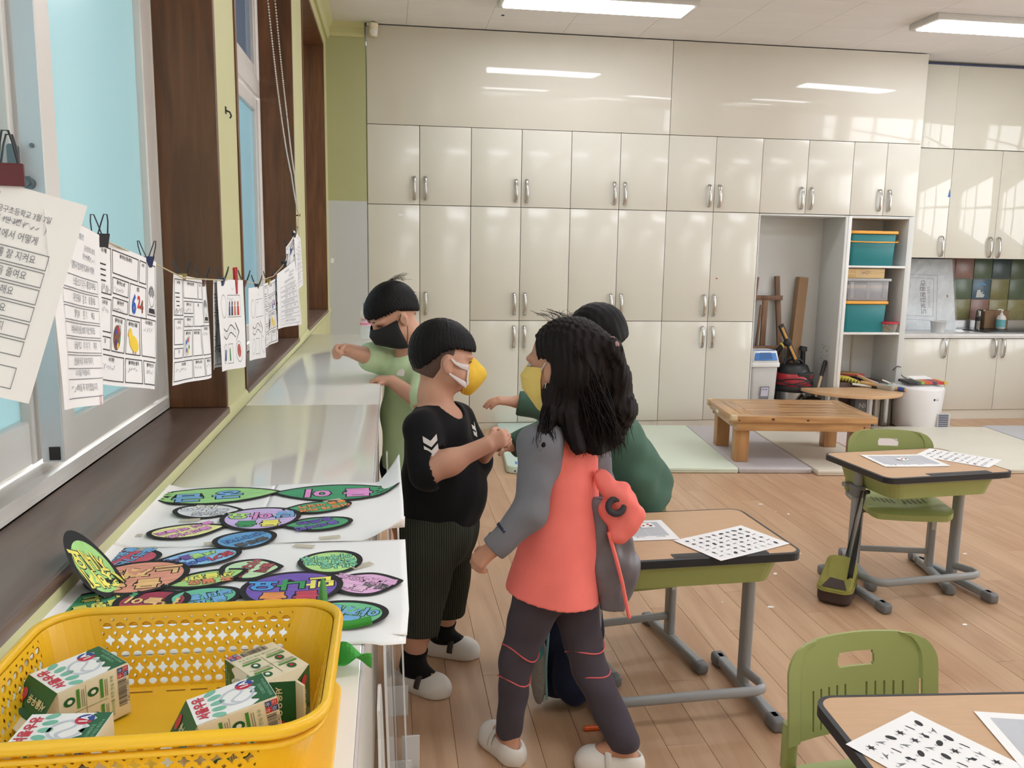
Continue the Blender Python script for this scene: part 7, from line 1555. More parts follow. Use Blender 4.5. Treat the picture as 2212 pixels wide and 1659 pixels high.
    for (h_, k_, a_, r1) in ((Rh, Rk, Ra, 0.068), (Lh, Lk, La, 0.068)): G.cone(h_+V3(0, 0, 0.0), k_*0.55+a_*0.45, 0.094, r1, 0.008)
    G.disp(wrinkle(30, 26, 18, 0.003, 1.0)); G.cut(V3(0.23, -4.13, 0.205), (-0.05, -0.05, -1), 0, (0.1, -4.32, 0.1), (0.305, -4.03, 0.36)); G.cut(V3(0.36, -3.9, 0.165), (0.05, 0.0, -1), 0, (0.27, -4.03, 0.1), (0.6, -3.7, 0.36)); G.cut(V3(0.3, -4.0, 0.60), (0, 0, 1))
    part(t, 'shorts', G, m_cord)
    for (k_, a_, ff) in ((Rk, Ra, (0.82, -0.57, 0)), (Lk, La, (0.94, -0.33, 0))):
        G = Field(a_-0.13, a_+0.13, 0.0035); G.cone(a_+(k_-a_)*0.28, a_, 0.0445, 0.0395, 0.01); G.cone(a_, a_+V3(*ff)*0.07+V3(0, 0, -0.03), 0.038, 0.030, 0.02); G.cut(a_+(k_-a_)*0.30, k_-a_); part(t, 'sock', G, m_sock)
    m_strap = mat('clog_strap', (58, 48, 44), rough=0.7, var=0.15, vs=90); m_charm = mat('charm_gold', (176, 146, 84), rough=0.4)
    clog(t, off, Ra*V3(1, 1, 0)-V3(0.82, -0.57, 0)*0.062, (0.82, -0.57), m_strap, m_charm, L=0.205); clog(t, off, La*V3(1, 1, 0)-V3(0.94, -0.33, 0)*0.062, (0.94, -0.33), m_strap, mat('charm_dark', (60, 54, 50)), L=0.205)
    # bowl cut over a shaved undercut
    G = Field(H.c-0.19, H.c+0.19, 0.0035)
    H.E(G, (-0.012, 0, 0.032), (0.098, 0.086, 0.088), 0.01); H.E(G, (0.030, 0, 0.024), (0.066, 0.074, 0.060), 0.025); H.E(G, (-0.052, 0, 0.000), (0.054, 0.074, 0.068), 0.025)
    X0 = H.c; B = H.B
    def hem(X, Y, Z):
        a = (X-X0[0])*B[0][0]+(Y-X0[1])*B[0][1]+(Z-X0[2])*B[0][2]; b = (X-X0[0])*B[1][0]+(Y-X0[1])*B[1][1]+(Z-X0[2])*B[1][2]; c = (X-X0[0])*B[2][0]+(Y-X0[1])*B[2][1]+(Z-X0[2])*B[2][2]
        ang = np.arctan2(b, a); hz = np.where(a > -0.02, 0.022+0.02*np.clip((-a+0.10)/0.10, 0, 1)-0.018*np.clip((0.03-a)/0.05, 0, 1), 0.024-0.9*np.clip(-a-0.02, 0, 1))+0.003*np.sin(ang*46)+0.002*np.sin(ang*23+1)
        return (hz-c)*0.75, 0.0013*np.sin(ang*70)+0.0008*np.sin(ang*41+c*60)
    sl, g = G.blk(G.lo, G.lo+G.h*G.n); hh_, st_ = hem(*g); G.F = np.maximum(G.F+st_.astype(np.float32), hh_.astype(np.float32))
    part(t, 'hair', G, m_hair)
    G = Field(H.c-0.17, H.c+0.17, 0.0035); H.E(G, (-0.013, 0, 0.024), (0.0925, 0.0755, 0.086), 0.01); H.E(G, (-0.052, 0, -0.030), (0.045, 0.056, 0.060), 0.03); G.cut(H.P(0.018, 0, 0), B[0]); G.cut(H.P(0, 0, -0.075), B[2]*-1-B[0]*0.3); H.E(G, (0.03, 0, -0.05), (0.055, 0.12, 0.050), 0.003, 'c')
    H.E(G, (-0.004, 0.08, -0.016), (0.022, 0.03, 0.032), 0.003, 'c'); H.E(G, (-0.004, -0.08, -0.016), (0.022, 0.03, 0.032), 0.003, 'c'); part(t, 'shaved_hair', G, m_buzz)
    for sd in (1, -1): eye(t, H, sd, True); brow(t, H, sd, m_hair)
    # yellow dome mask with white ear panels
    o = np.array(off); G = Field(H.c-0.19, H.c+0.19, 0.003); H.E(G, (0.062, 0, -0.055), (0.062, 0.053, 0.056), 0.01); H.C(G, (0.085, 0, -0.012), (0.118, 0, -0.05), 0.010, 0.012, 0.03); H.C(G, (0.118, 0, -0.05), (0.085, 0, -0.105), 0.012, 0.010, 0.03); G.cut(H.P(0.046, 0, -0.05), B[0]*-1-B[2]*0.25)
    mk_ = part(t, 'mask', G, mat('mask_yellow', (240, 196, 62), rough=0.75, var=0.05, vs=40, bump=0.2, bs=300))
    obj('mask_seam', MB().tube([Vector(H.P(0.062+0.064*math.cos(a), 0, -0.055+0.058*math.sin(a))-o) for a in np.linspace(0.9, -1.2, 14)], 0.0016, seg=6), mat('mask_seam_yellow', (226, 178, 48), rough=0.7), mk_)
    mw = mat('mask_white_panel', (226, 216, 216), rough=0.8)
    for g_ in (1, -1):
        for (pts) in (((0.062, 0.060, -0.024), (0.040, 0.073, -0.018), (0.018, 0.0795, -0.008), (0.004, 0.084, 0.004)), ((0.062, 0.058, -0.078), (0.040, 0.071, -0.066), (0.018, 0.0785, -0.052), (0.000, 0.084, -0.040)), ((0.066, 0.054, -0.030), (0.064, 0.058, -0.05), (0.066, 0.054, -0.076))):
            obj('ear_panel', MB().tube([Vector(H.P(p[0], g_*p[1]*1.02, p[2])-o) for p in pts], [0.011, 0.008, 0.005, 0.003][:len(pts)] if len(pts) == 4 else [0.011, 0.009, 0.011], seg=8, flat=0.30, up=tuple(B[2])), mw, mk_)
    return t
boy_black()

# ---------------------------------------------------------------- girl in coral and grey
def girl():
    t = thing('person', 'girl with long dark hair in coral and grey top walking past the desk', 'person', (0.64, -4.53, 0.0)); off = tuple(t.location); o = np.array(off)
    f = nrm((-0.75, 0.66, 0)); l = V3(-f[1], f[0], 0)
    H = Head((0.632, -4.505, 1.152), (-0.80, 0.60, 0.02), sc=1.06); nb = V3(0.642, -4.515, 0.985)
    Ls, Rs = V3(0.560, -4.600, 0.945), V3(0.735, -4.425, 0.935); Le, Lw = V3(0.528, -4.650, 0.775), V3(0.432, -4.655, 0.682); Re, Rw = V3(0.775, -4.400, 0.765), V3(0.765, -4.375, 0.640)
    Lh, Lk, La = V3(0.570, -4.560, 0.50), V3(0.512, -4.545, 0.295), V3(0.500, -4.530, 0.070); Rh, Rk, Ra = V3(0.680, -4.500, 0.49), V3(0.727, -4.530, 0.275), V3(0.812, -4.630, 0.075)
    F = Field((0.33, -4.78, -0.01), (0.92, -4.25, 1.30), 0.0035); H.body(F, 1.0)
    F.cone(nb+V3(0, 0, -0.03), nb+V3(0, 0, 0.06), 0.048, 0.042, 0.03); F.cone(V3(0.63, -4.53, 0.58), V3(0.645, -4.515, 0.86), 0.076, 0.070, 0.03, flat=(l, 1.15)); F.cone(Ls*0.85+Rs*0.15+V3(0, 0, -0.012), Rs*0.85+Ls*0.15+V3(0, 0, -0.012), 0.032, 0.032, 0.03); F.cone(V3(0.59, -4.555, 0.53), V3(0.665, -4.505, 0.53), 0.078, 0.078, 0.04)
    for (a, b, c) in ((Ls, Le, Lw), (Rs, Re, Rw)): F.cone(a, b, 0.036, 0.031, 0.03); F.cone(b, c, 0.031, 0.022, 0.015)
    hand(F, Lw+V3(-0.008, 0, -0.006), (-0.72, 0.1, -0.68), (0.5, 0.55, -0.6), (-0.2, 0.9, 0.3), 0.75, 0.95, 0.5); hand(F, Rw, (-0.3, -0.2, -0.9), (-0.8, -0.4, 0.3), (-0.5, 0.8, 0.0), 0.6, 0.9)
    for (h_, k_, a_, ff) in ((Lh, Lk, La, (-0.41, 0.91)), (Rh, Rk, Ra, (-0.97, 0.23))):
        F.cone(h_, k_, 0.056, 0.038, 0.03); F.cone(k_, a_, 0.036, 0.027, 0.03); F.cone(a_, a_+V3(ff[0], ff[1], 0)*0.08+V3(0, 0, -0.035), 0.028, 0.024, 0.02); F.ell(a_-V3(ff[0], ff[1], 0)*0.02+V3(0, 0, -0.04), (0.028, 0.028, 0.026), None, 0.02)
    part(t, 'body', F, m_skin2)
    # coral body of the top, flared at the hem
    G = Field((0.36, -4.78, 0.40), (0.92, -4.25, 1.0), 0.004)
    G.cone(V3(0.610, -4.545, 0.47), V3(0.638, -4.530, 0.66), 0.138, 0.106, 0.03, flat=(l, 1.10)); G.cone(V3(0.638, -4.530, 0.66), V3(0.646, -4.515, 0.875), 0.104, 0.088, 0.03, flat=(l, 1.16)); G.cone(Ls*0.85+Rs*0.15, Rs*0.85+Ls*0.15, 0.042, 0.042, 0.05); G.cone(nb+V3(0, 0, -0.03), nb+V3(0, 0, 0.012), 0.058, 0.050, 0.03)
    G.disp(wrinkle(26, 24, 12, 0.0034, 0.5)); G.cut(V3(0.46, -4.6, 0.530), (-0.16, 0.0, -1)); G.cut(V3(0.6, -4.5, 0.995), (0, 0, 1))
    tp_ = part(t, 'coral_top', G, m_coral)
    # raglan sleeves in grey, each reaching to the collar
    for nm, (a, b, c), sg in (('sleeve', (Ls, Le, Lw), 1), ('sleeve', (Rs, Re, Rw), -1)):
        lo = np.minimum(np.minimum(a, b), np.minimum(c, nb))-0.10; hi = np.maximum(np.maximum(a, b), np.maximum(c, nb))+0.10; G = Field(lo, hi, 0.004)
        G.cone(nb+l*sg*0.035+V3(0, 0, -0.012), a, 0.040, 0.053, 0.02); G.cone(a, b, 0.053, 0.044, 0.03); G.cone(a+V3(0, 0, -0.02), a*0.6+b*0.4-l*sg*0.03, 0.05, 0.045, 0.03); G.cone(b, c, 0.047, 0.036, 0.02); G.disp(wrinkle(40, 36, 30, 0.0028, 2.0+sg)); G.cut(c+(c-b)*0.04, c-b, 0, np.minimum(b, c)-0.07, np.maximum(b, c)+0.09); G.cut(nb-l*sg*-0.030, -l*sg); part(t, nm, G, m_slv)
        obj('cuff', MB().cyl(Vector(c-(c-b)*0.16-o), Vector(c+(c-b)*0.02-o), 0.0375, 0.034, seg=20), m_slv, t)
        if sg > 0: obj('cuff_stripe', MB().tube([Vector(c-(c-b)*0.42-o), Vector(c-(c-b)*0.36-o)], 0.0395, seg=20), mat('stripe_navy', (36, 38, 60), rough=0.8), t)
    # trousers
    G = Field((0.38, -4.80, 0.05), (0.93, -4.36, 0.62), 0.004); G.cone(V3(0.59, -4.555, 0.54), V3(0.665, -4.505, 0.54), 0.088, 0.086, 0.02)
    for (h_, k_, a_, rk, ra) in ((Lh, Lk, La, 0.047, 0.038), (Rh, Rk, Ra, 0.051, 0.046)): G.cone(h_, k_, 0.072, rk, 0.02); G.cone(k_, a_+V3(0, 0, 0.015), rk, ra, 0.015)
    G.disp(wrinkle(34, 30, 40, 0.0025, 3.0)); G.cut(V3(0.5, -4.5, 0.056), (0.05, 0, -1)); G.cut(V3(0.5, -4.5, 0.59), (0, 0, 1)); tr_ = part(t, 'trousers', G, m_gpant)
    m_pipe = mat('piping_coral', (226, 104, 108), rough=0.7)
    for (k_, a_, h_, r, dd) in ((Lk, La, Lh, 0.0475, 0), (Rk, Ra, Rh, 0.0515, 0)):
        for (off_k, tl_) in ((0.052, 0.10), (-0.036, -0.12)):
            ax = nrm(h_-k_) if off_k > 0 else nrm(k_-a_); cen = k_+ax*off_k; e1 = nrm(np.cross(ax, (0, 1, 0.01))); e2 = np.cross(ax, e1); rr = r+(0.0065 if off_k > 0 else -0.0005)
            obj('piping', MB().tube([Vector(cen+rr*(e1*math.cos(q_)+e2*math.sin(q_))+ax*0.012*math.sin(q_*2)-o) for q_ in [2*PI*i/32 for i in range(32)]], 0.0022, seg=6, closed=True), m_pipe, tr_)
    ch = mat('charm_brown', (86, 68, 60), rough=0.4)
    clog(t, off, La*V3(1, 1, 0)-V3(-0.41, 0.91, 0)*0.062, (-0.41, 0.91), mat('clog_strap_white', (214, 210, 204), rough=0.55), ch, L=0.195); clog(t, off, Ra*V3(1, 1, 0)-V3(-0.97, 0.23, 0)*0.062, (-0.97, 0.23), mat('clog_strap_white', (214, 210, 204)), ch, L=0.195)
    # hair: pulled back cap, half ponytail, long wavy mass down the back
    G = Field((0.46, -4.70, 0.86), (0.90, -4.26, 1.32), 0.004); B = H.B
    H.E(G, (-0.018, 0, 0.030), (0.098, 0.083, 0.089), 0.01); H.E(G, (-0.060, 0, -0.010), (0.062, 0.078, 0.085), 0.03)
    tie = V3(0.744, -4.600, 1.208)
    G.cone(H.P(-0.06, 0, 0.05), tie, 0.055, 0.022, 0.05)
    G.cone(H.P(-0.045, 0.015, -0.03), V3(0.672, -4.530, 1.015), 0.082, 0.078, 0.04); G.cone(V3(0.672, -4.530, 1.015), V3(0.725, -4.555, 0.945), 0.078, 0.050, 0.04)
    for (p, r) in (((tie+V3(0.012, 0, -0.02), V3(0.768, -4.565, 1.12)), (0.022, 0.036)), ((V3(0.768, -4.565, 1.12), V3(0.782, -4.560, 1.03)), (0.036, 0.044)), ((V3(0.782, -4.560, 1.03), V3(0.775, -4.555, 0.955)), (0.044, 0.026))): G.cone(p[0], p[1], r[0], r[1], 0.03)
    for (a, b, r) in ((H.P(0.0, 0.072, -0.03), V3(0.585, -4.600, 1.02), 0.024), (V3(0.585, -4.600, 1.02), V3(0.556, -4.650, 0.955), 0.018), (H.P(-0.02, -0.07, -0.03), V3(0.71, -4.43, 1.0), 0.035), (V3(0.63, -4.6, 1.03), V3(0.655, -4.635, 0.945), 0.030), (V3(0.69, -4.58, 1.0), V3(0.715, -4.61, 0.925), 0.03)): G.cone(a, b, r, r*0.7, 0.02)
    H.E(G, (0.082, 0, -0.028), (0.066, 0.11, 0.098), 0.006, 'c'); H.E(G, (0.030, 0.088, -0.022), (0.044, 0.034, 0.048), 0.004, 'c'); H.E(G, (0.030, -0.088, -0.022), (0.044, 0.034, 0.048), 0.004, 'c')
    G.disp(lambda X, Y, Z: 0.0022*np.sin((X-Y)*240+Z*35+3*np.sin(Z*26))+0.0016*np.sin((X+Y)*300-Z*40)); G.cut(V3(0.7, -4.5, 0.905), (0.1, -0.1, -1))
    part(t, 'hair', G, m_hair2)
    rs = random.Random(21); mb = MB()
    for k in range(300):
        u = rs.random(); a = rs.uniform(-1, 1)
        if k < 210:
            s0 = H.P(-0.055-0.05*math.cos(a*1.3), 0.085*math.sin(a*1.5), rs.uniform(-0.05, 0.06)); e = V3(0.655+0.13*rs.random()+0.02*a, -4.585-0.055*rs.random(), rs.uniform(0.905, 0.985)); mid = (s0+e)/2+V3(0.025*rs.uniform(-0.6, 1), -0.035*rs.random(), 0.015)
        elif k < 265:
            s0 = tie+V3(0.01*rs.random(), 0.008*rs.uniform(-1, 1), -0.01*rs.random()); e = V3(0.76+0.06*rs.random(), -4.60+0.05*rs.random(), rs.uniform(0.93, 1.02)); mid = V3(0.772+0.035*rs.random(), -4.60+0.05*rs.random(), 1.09+0.03*rs.random())
        else:
            s0 = H.P(0.0, 0.080, -0.05-0.02*rs.random()); e = V3(0.53+0.06*rs.random(), -4.665+0.02*rs.random(), rs.uniform(0.93, 0.985)); mid = (s0+e)/2+V3(-0.005, -0.022, 0.0)
        ph = rs.random()*6; wv = 0.004+0.005*rs.random(); P = []
        for i in range(9):
            q_ = i/8; p = (1-q_)**2*s0+2*q_*(1-q_)*mid+q_*q_*e; p = p+V3(math.sin(q_*11+ph), 0.6*math.cos(q_*9+ph), 0)*wv*q_; P.append(Vector(p-o))
        mb.tube(P, [0.0017]*3+[0.0015]*3+[0.001]*2+[0.0003], seg=5)
    for k in range(40):
        a = rs.uniform(-0.9, 0.6); s0 = H.P(0.03-0.05*rs.random(), 0.05*a, 0.105); e = H.P(0.03+0.05*rs.uniform(-1, 1), 0.07*a, 0.118+0.018*rs.random()); mb.tube([Vector(s0-o), Vector((s0+e)/2+V3(0, 0, 0.006)-o), Vector(e-o)], 0.0005, seg=4)
    sd_ = obj('hair_strands', mb, m_hair2, t); sd_['kind'] = 'stuff'
    mb = MB()
    for k in range(9): a = 2*PI*k/9; mb.ell(Vector(tie+V3(0.004, 0.0, 0.004)+0.014*V3(0.5*math.cos(a), 0.3, math.sin(a))*1.0-o), (0.0085, 0.0085, 0.0085), 8, 6)
    mb.ell(Vector(tie+V3(0.008, -0.012, 0.004)-o), (0.012, 0.012, 0.012), 8, 6); obj('hair_tie', mb, mat('beads_pink_brown', (150, 112, 112), rough=0.25, var=0.5, vs=160), t)
    for sd in (1, -1): eye(t, H, sd); brow(t, H, sd, m_hair2)
    fold_mask(t, H, mat('mask_pale_yellow', (238, 206, 116), rough=0.75, var=0.04), ROWS, False, mat('strap_white', (230, 228, 226), rough=0.7), 0.0016)
    # jacket hanging from her right arm
    j = thing('jacket', 'grey padded jacket with coral lining and trim hanging at her right side', 'jacket', (0.81, -4.43, 0.40)); jo = np.array(j.location); j.location = (0.772, -4.575, 0.446)
    G = Field((0.70, -4.58, 0.36), (0.94, -4.30, 0.83), 0.004)
    for (a, b, ra, rb) in (((0.775, -4.44, 0.72), (0.800, -4.45, 0.55), 0.030, 0.045), ((0.800, -4.45, 0.55), (0.812, -4.455, 0.42), 0.045, 0.034), ((0.815, -4.43, 0.68), (0.845, -4.44, 0.54), 0.030, 0.042), ((0.845, -4.44, 0.54), (0.838, -4.445, 0.47), 0.042, 0.034)): G.cone(a, b, ra, rb, 0.02, flat=((0, 1, 0), 0.6))
    G.disp(wrinkle(60, 50, 34, 0.004, 1.0)); G.cut(V3(0.8, -4.44, 0.425), (-0.12, 0, -1)); link('padded_body', G.mesh('padded_body', mat('padded_grey', (106, 102, 110), rough=0.35, var=0.1, vs=18, spec=0.6), tuple(jo)), j)
    G = Field((0.70, -4.58, 0.58), (0.94, -4.30, 0.86), 0.004)
    for (a, b, ra, rb) in (((0.770, -4.44, 0.80), (0.815, -4.47, 0.755), 0.022, 0.032), ((0.815, -4.47, 0.755), (0.850, -4.475, 0.705), 0.036, 0.034), ((0.850, -4.475, 0.700), (0.820, -4.48, 0.655), 0.032, 0.030), ((0.785, -4.45, 0.72), (0.82, -4.48, 0.665), 0.026, 0.028)): G.cone(a, b, ra, rb, 0.015, flat=((0, 1, 0), 0.8))
    G.disp(wrinkle(70, 60, 60, 0.004, 2.0)); link('coral_sleeve', G.mesh('coral_sleeve', m_coral, tuple(jo)), j)
    obj('cuff', MB().tube([Vector(V3(0.800, -4.495, 0.735)+0.021*V3(math.cos(q_), 0.25*math.sin(q_), math.sin(q_)*0.9)-jo) for q_ in [2*PI*i/18 for i in range(18)]], 0.009, seg=8, closed=True), mat('cuff_dark', (58, 56, 62), rough=0.8), j)
    obj('coral_trim', MB().tube([Vector(V3(*p)-jo) for p in ((0.785, -4.485, 0.66), (0.805, -4.495, 0.59), (0.825, -4.495, 0.52), (0.842, -4.490, 0.45), (0.852, -4.485, 0.412))], 0.0055, seg=8), m_coral, j)
    return t
girl()

# ---------------------------------------------------------------- boy in the lime T-shirt at the low cabinet
def boy_lime():
    t = thing('person', 'boy in pale green T-shirt and black mask leaning over the low cabinet', 'person', (0.245, -3.42, 0.0)); off = tuple(t.location); o = np.array(off)
    f = nrm((-0.81, -0.57, 0)); l = V3(-f[1], f[0], 0); fl = (l, 1.2)
    H = Head((0.172, -3.47, 1.205), (-0.80, -0.40, -0.44), (-0.2, -0.1, 1), sc=1.05); B = H.B; nb = V3(0.232, -3.425, 1.045)
    Ls, Rs = V3(0.305, -3.500, 0.985), V3(0.180, -3.335, 1.000); Le, Lw = V3(0.285, -3.615, 0.880), V3(0.172, -3.560, 0.955); Re, Rw = V3(0.080, -3.425, 1.035), V3(0.008, -3.500, 1.068)
    F = Field((-0.12, -3.72, -0.01), (0.46, -3.22, 1.36), 0.0038); H.body(F, 1.0)
    F.cone(nb+V3(0, 0, -0.04), H.P(-0.03, 0, -0.09), 0.05, 0.043, 0.03); F.cone(V3(0.25, -3.41, 0.64), V3(0.24, -3.415, 0.93), 0.084, 0.086, 0.04, flat=fl); F.cone(Ls*0.9+Rs*0.1, Rs*0.9+Ls*0.1, 0.042, 0.042, 0.04); F.cone(V3(0.22, -3.37, 0.60), V3(0.285, -3.45, 0.60), 0.085, 0.085, 0.05)
    for (a, b, c) in ((Ls, Le, Lw), (Rs, Re, Rw)): F.cone(a, b, 0.038, 0.034, 0.03); F.cone(b, c, 0.036, 0.025, 0.015)
    hand(F, Lw+V3(-0.006, 0.002, 0.006), (-0.85, 0.25, 0.05), (0.1, 0.1, -1), (-0.3, -0.5, 0.2), 0.55, 0.98, 0.3); hand(F, Rw+V3(-0.006, -0.006, 0.002), (-0.8, -0.55, 0.05), (0.35, -0.6, -0.65), (0.2, -0.5, 0.8), 1.25, 1.02, 0.9)
    for sg in (1, -1):
        h_ = V3(0.252, -3.41, 0.58)+l*sg*0.06; k_ = V3(0.252, -3.40, 0.33)+l*sg*0.065; a_ = V3(0.255, -3.385, 0.07)+l*sg*0.07; F.cone(h_, k_, 0.07, 0.048, 0.04); F.cone(k_, a_, 0.044, 0.031, 0.03); F.cone(a_, a_+f*0.08+V3(0, 0, -0.035), 0.032, 0.025, 0.02); F.ell(a_-f*0.02+V3(0, 0, -0.04), (0.03, 0.03, 0.026), None, 0.02)
    part(t, 'body', F, m_skin)
    G = Field((-0.02, -3.72, 0.50), (0.46, -3.20, 1.10), 0.004); G.cone(V3(0.250, -3.41, 0.56), V3(0.245, -3.412, 0.80), 0.112, 0.104, 0.03, flat=fl); G.cone(V3(0.245, -3.412, 0.80), V3(0.240, -3.415, 0.95), 0.104, 0.094, 0.03, flat=fl); G.cone(Ls*0.9+Rs*0.1, Rs*0.9+Ls*0.1, 0.050, 0.050, 0.05); G.cone(nb+V3(0, 0, -0.04), nb, 0.062, 0.054, 0.03)
    for (a, b) in ((Ls, Le), (Rs, Re)): G.cone(a, a+(b-a)*0.80, 0.056, 0.062, 0.03)
    G.disp(wrinkle(34, 30, 20, 0.0028, 0.3)); G.cut(V3(0.25, -3.4, 0.582), (0, 0, -1))
    for (a, b) in ((Ls, Le), (Rs, Re)): G.cut(a+(b-a)*0.82, b-a, 0, np.minimum(a+(b-a)*0.55, b)-0.075, np.maximum(a+(b-a)*0.55, b)+0.075) if False else None
    H2 = nb+f*0.03+V3(0, 0, 0.025); G.ell(H2, (0.055, 0.05, 0.04), np.stack([f, l, V3(0, 0, 1)]), 0.004, 'c')
    sh = part(t, 'tshirt', G, m_lime)
    lg_ = MB(); cen = V3(0.205, -3.536, 0.985); n_ = nrm((-0.45, -0.85, 0.25)); e1 = nrm(np.cross((0, 0, 1), n_)); e2 = np.cross(n_, e1); lg_.add([tuple(cen+e1*a+e2*b-n_*0.25*(a*a)-o) for a, b in ((-0.016, -0.010), (0.014, -0.013), (0.017, 0.004), (0.008, 0.015), (-0.004, 0.012), (-0.014, 0.003))], [tuple(range(6))]); obj('chest_patch', lg_, m_cwhite, sh, solid=-0.0012)
    G = Field((0.08, -3.60, 0.20), (0.44, -3.22, 0.66), 0.005); G.cone(V3(0.22, -3.37, 0.58), V3(0.285, -3.45, 0.58), 0.10, 0.10, 0.03)
    for sg in (1, -1): G.cone(V3(0.252, -3.41, 0.56)+l*sg*0.06, V3(0.252, -3.40, 0.28)+l*sg*0.068, 0.09, 0.075, 0.02)
    G.cut(V3(0.25, -3.4, 0.33), (0, 0, -1)); G.cut(V3(0.25, -3.4, 0.63), (0, 0, 1)); part(t, 'shorts', G, m_navy)
    for sg in (1, -1): clog(t, off, (V3(0.255, -3.385, 0)+l*sg*0.07)-f*0.062, f, None, None, holes=False)
    G = Field(H.c-0.19, H.c+0.19, 0.0038); H.E(G, (-0.013, 0, 0.032), (0.097, 0.083, 0.086), 0.01); H.E(G, (0.020, 0, 0.030), (0.074, 0.074, 0.056), 0.025); H.E(G, (-0.052, 0, 0.0), (0.052, 0.070, 0.062), 0.025); X0 = H.c
    sl, g = G.blk(G.lo, G.lo+G.h*G.n); a, b, c = [(g[0]-X0[0])*B[i][0]+(g[1]-X0[1])*B[i][1]+(g[2]-X0[2])*B[i][2] for i in range(3)]; ang = np.arctan2(b, a)
    hz = np.where(a > 0.0, 0.026+0.004*np.sin(ang*40), 0.020-0.55*np.clip(-a, 0, 1))+0.003*np.sin(ang*52); G.F = np.maximum(G.F+(0.0012*np.sin(ang*66)+0.0008*np.sin(ang*43+c*50)).astype(np.float32), ((hz-c)*0.75).astype(np.float32)); part(t, 'hair', G, m_hair)
    rs = random.Random(8); mb = MB()
    for k in range(26):
        s0 = H.P(-0.06+0.03*rs.random(), -0.02+0.05*rs.random(), 0.112); e = H.P(-0.09-0.03*rs.random(), -0.02+0.06*rs.random(), 0.112-0.03*rs.random()); mb.tube([Vector(s0-o), Vector((s0+e)/2+V3(0, 0, 0.008)-o), Vector(e-o)], 0.0004, seg=4)
    obj('hair_strands', mb, m_hair, t)['kind'] = 'stuff'
    for sd in (1, -1): eye(t, H, sd, True); brow(t, H, sd, m_hair)
    fold_mask(t, H, mat('mask_black', (26, 26, 30), rough=0.8, var=0.05, bump=0.2, bs=500), ROWS, True, mat('strap_black', (24, 24, 26), rough=0.8), 0.0014)
    return t
boy_lime()

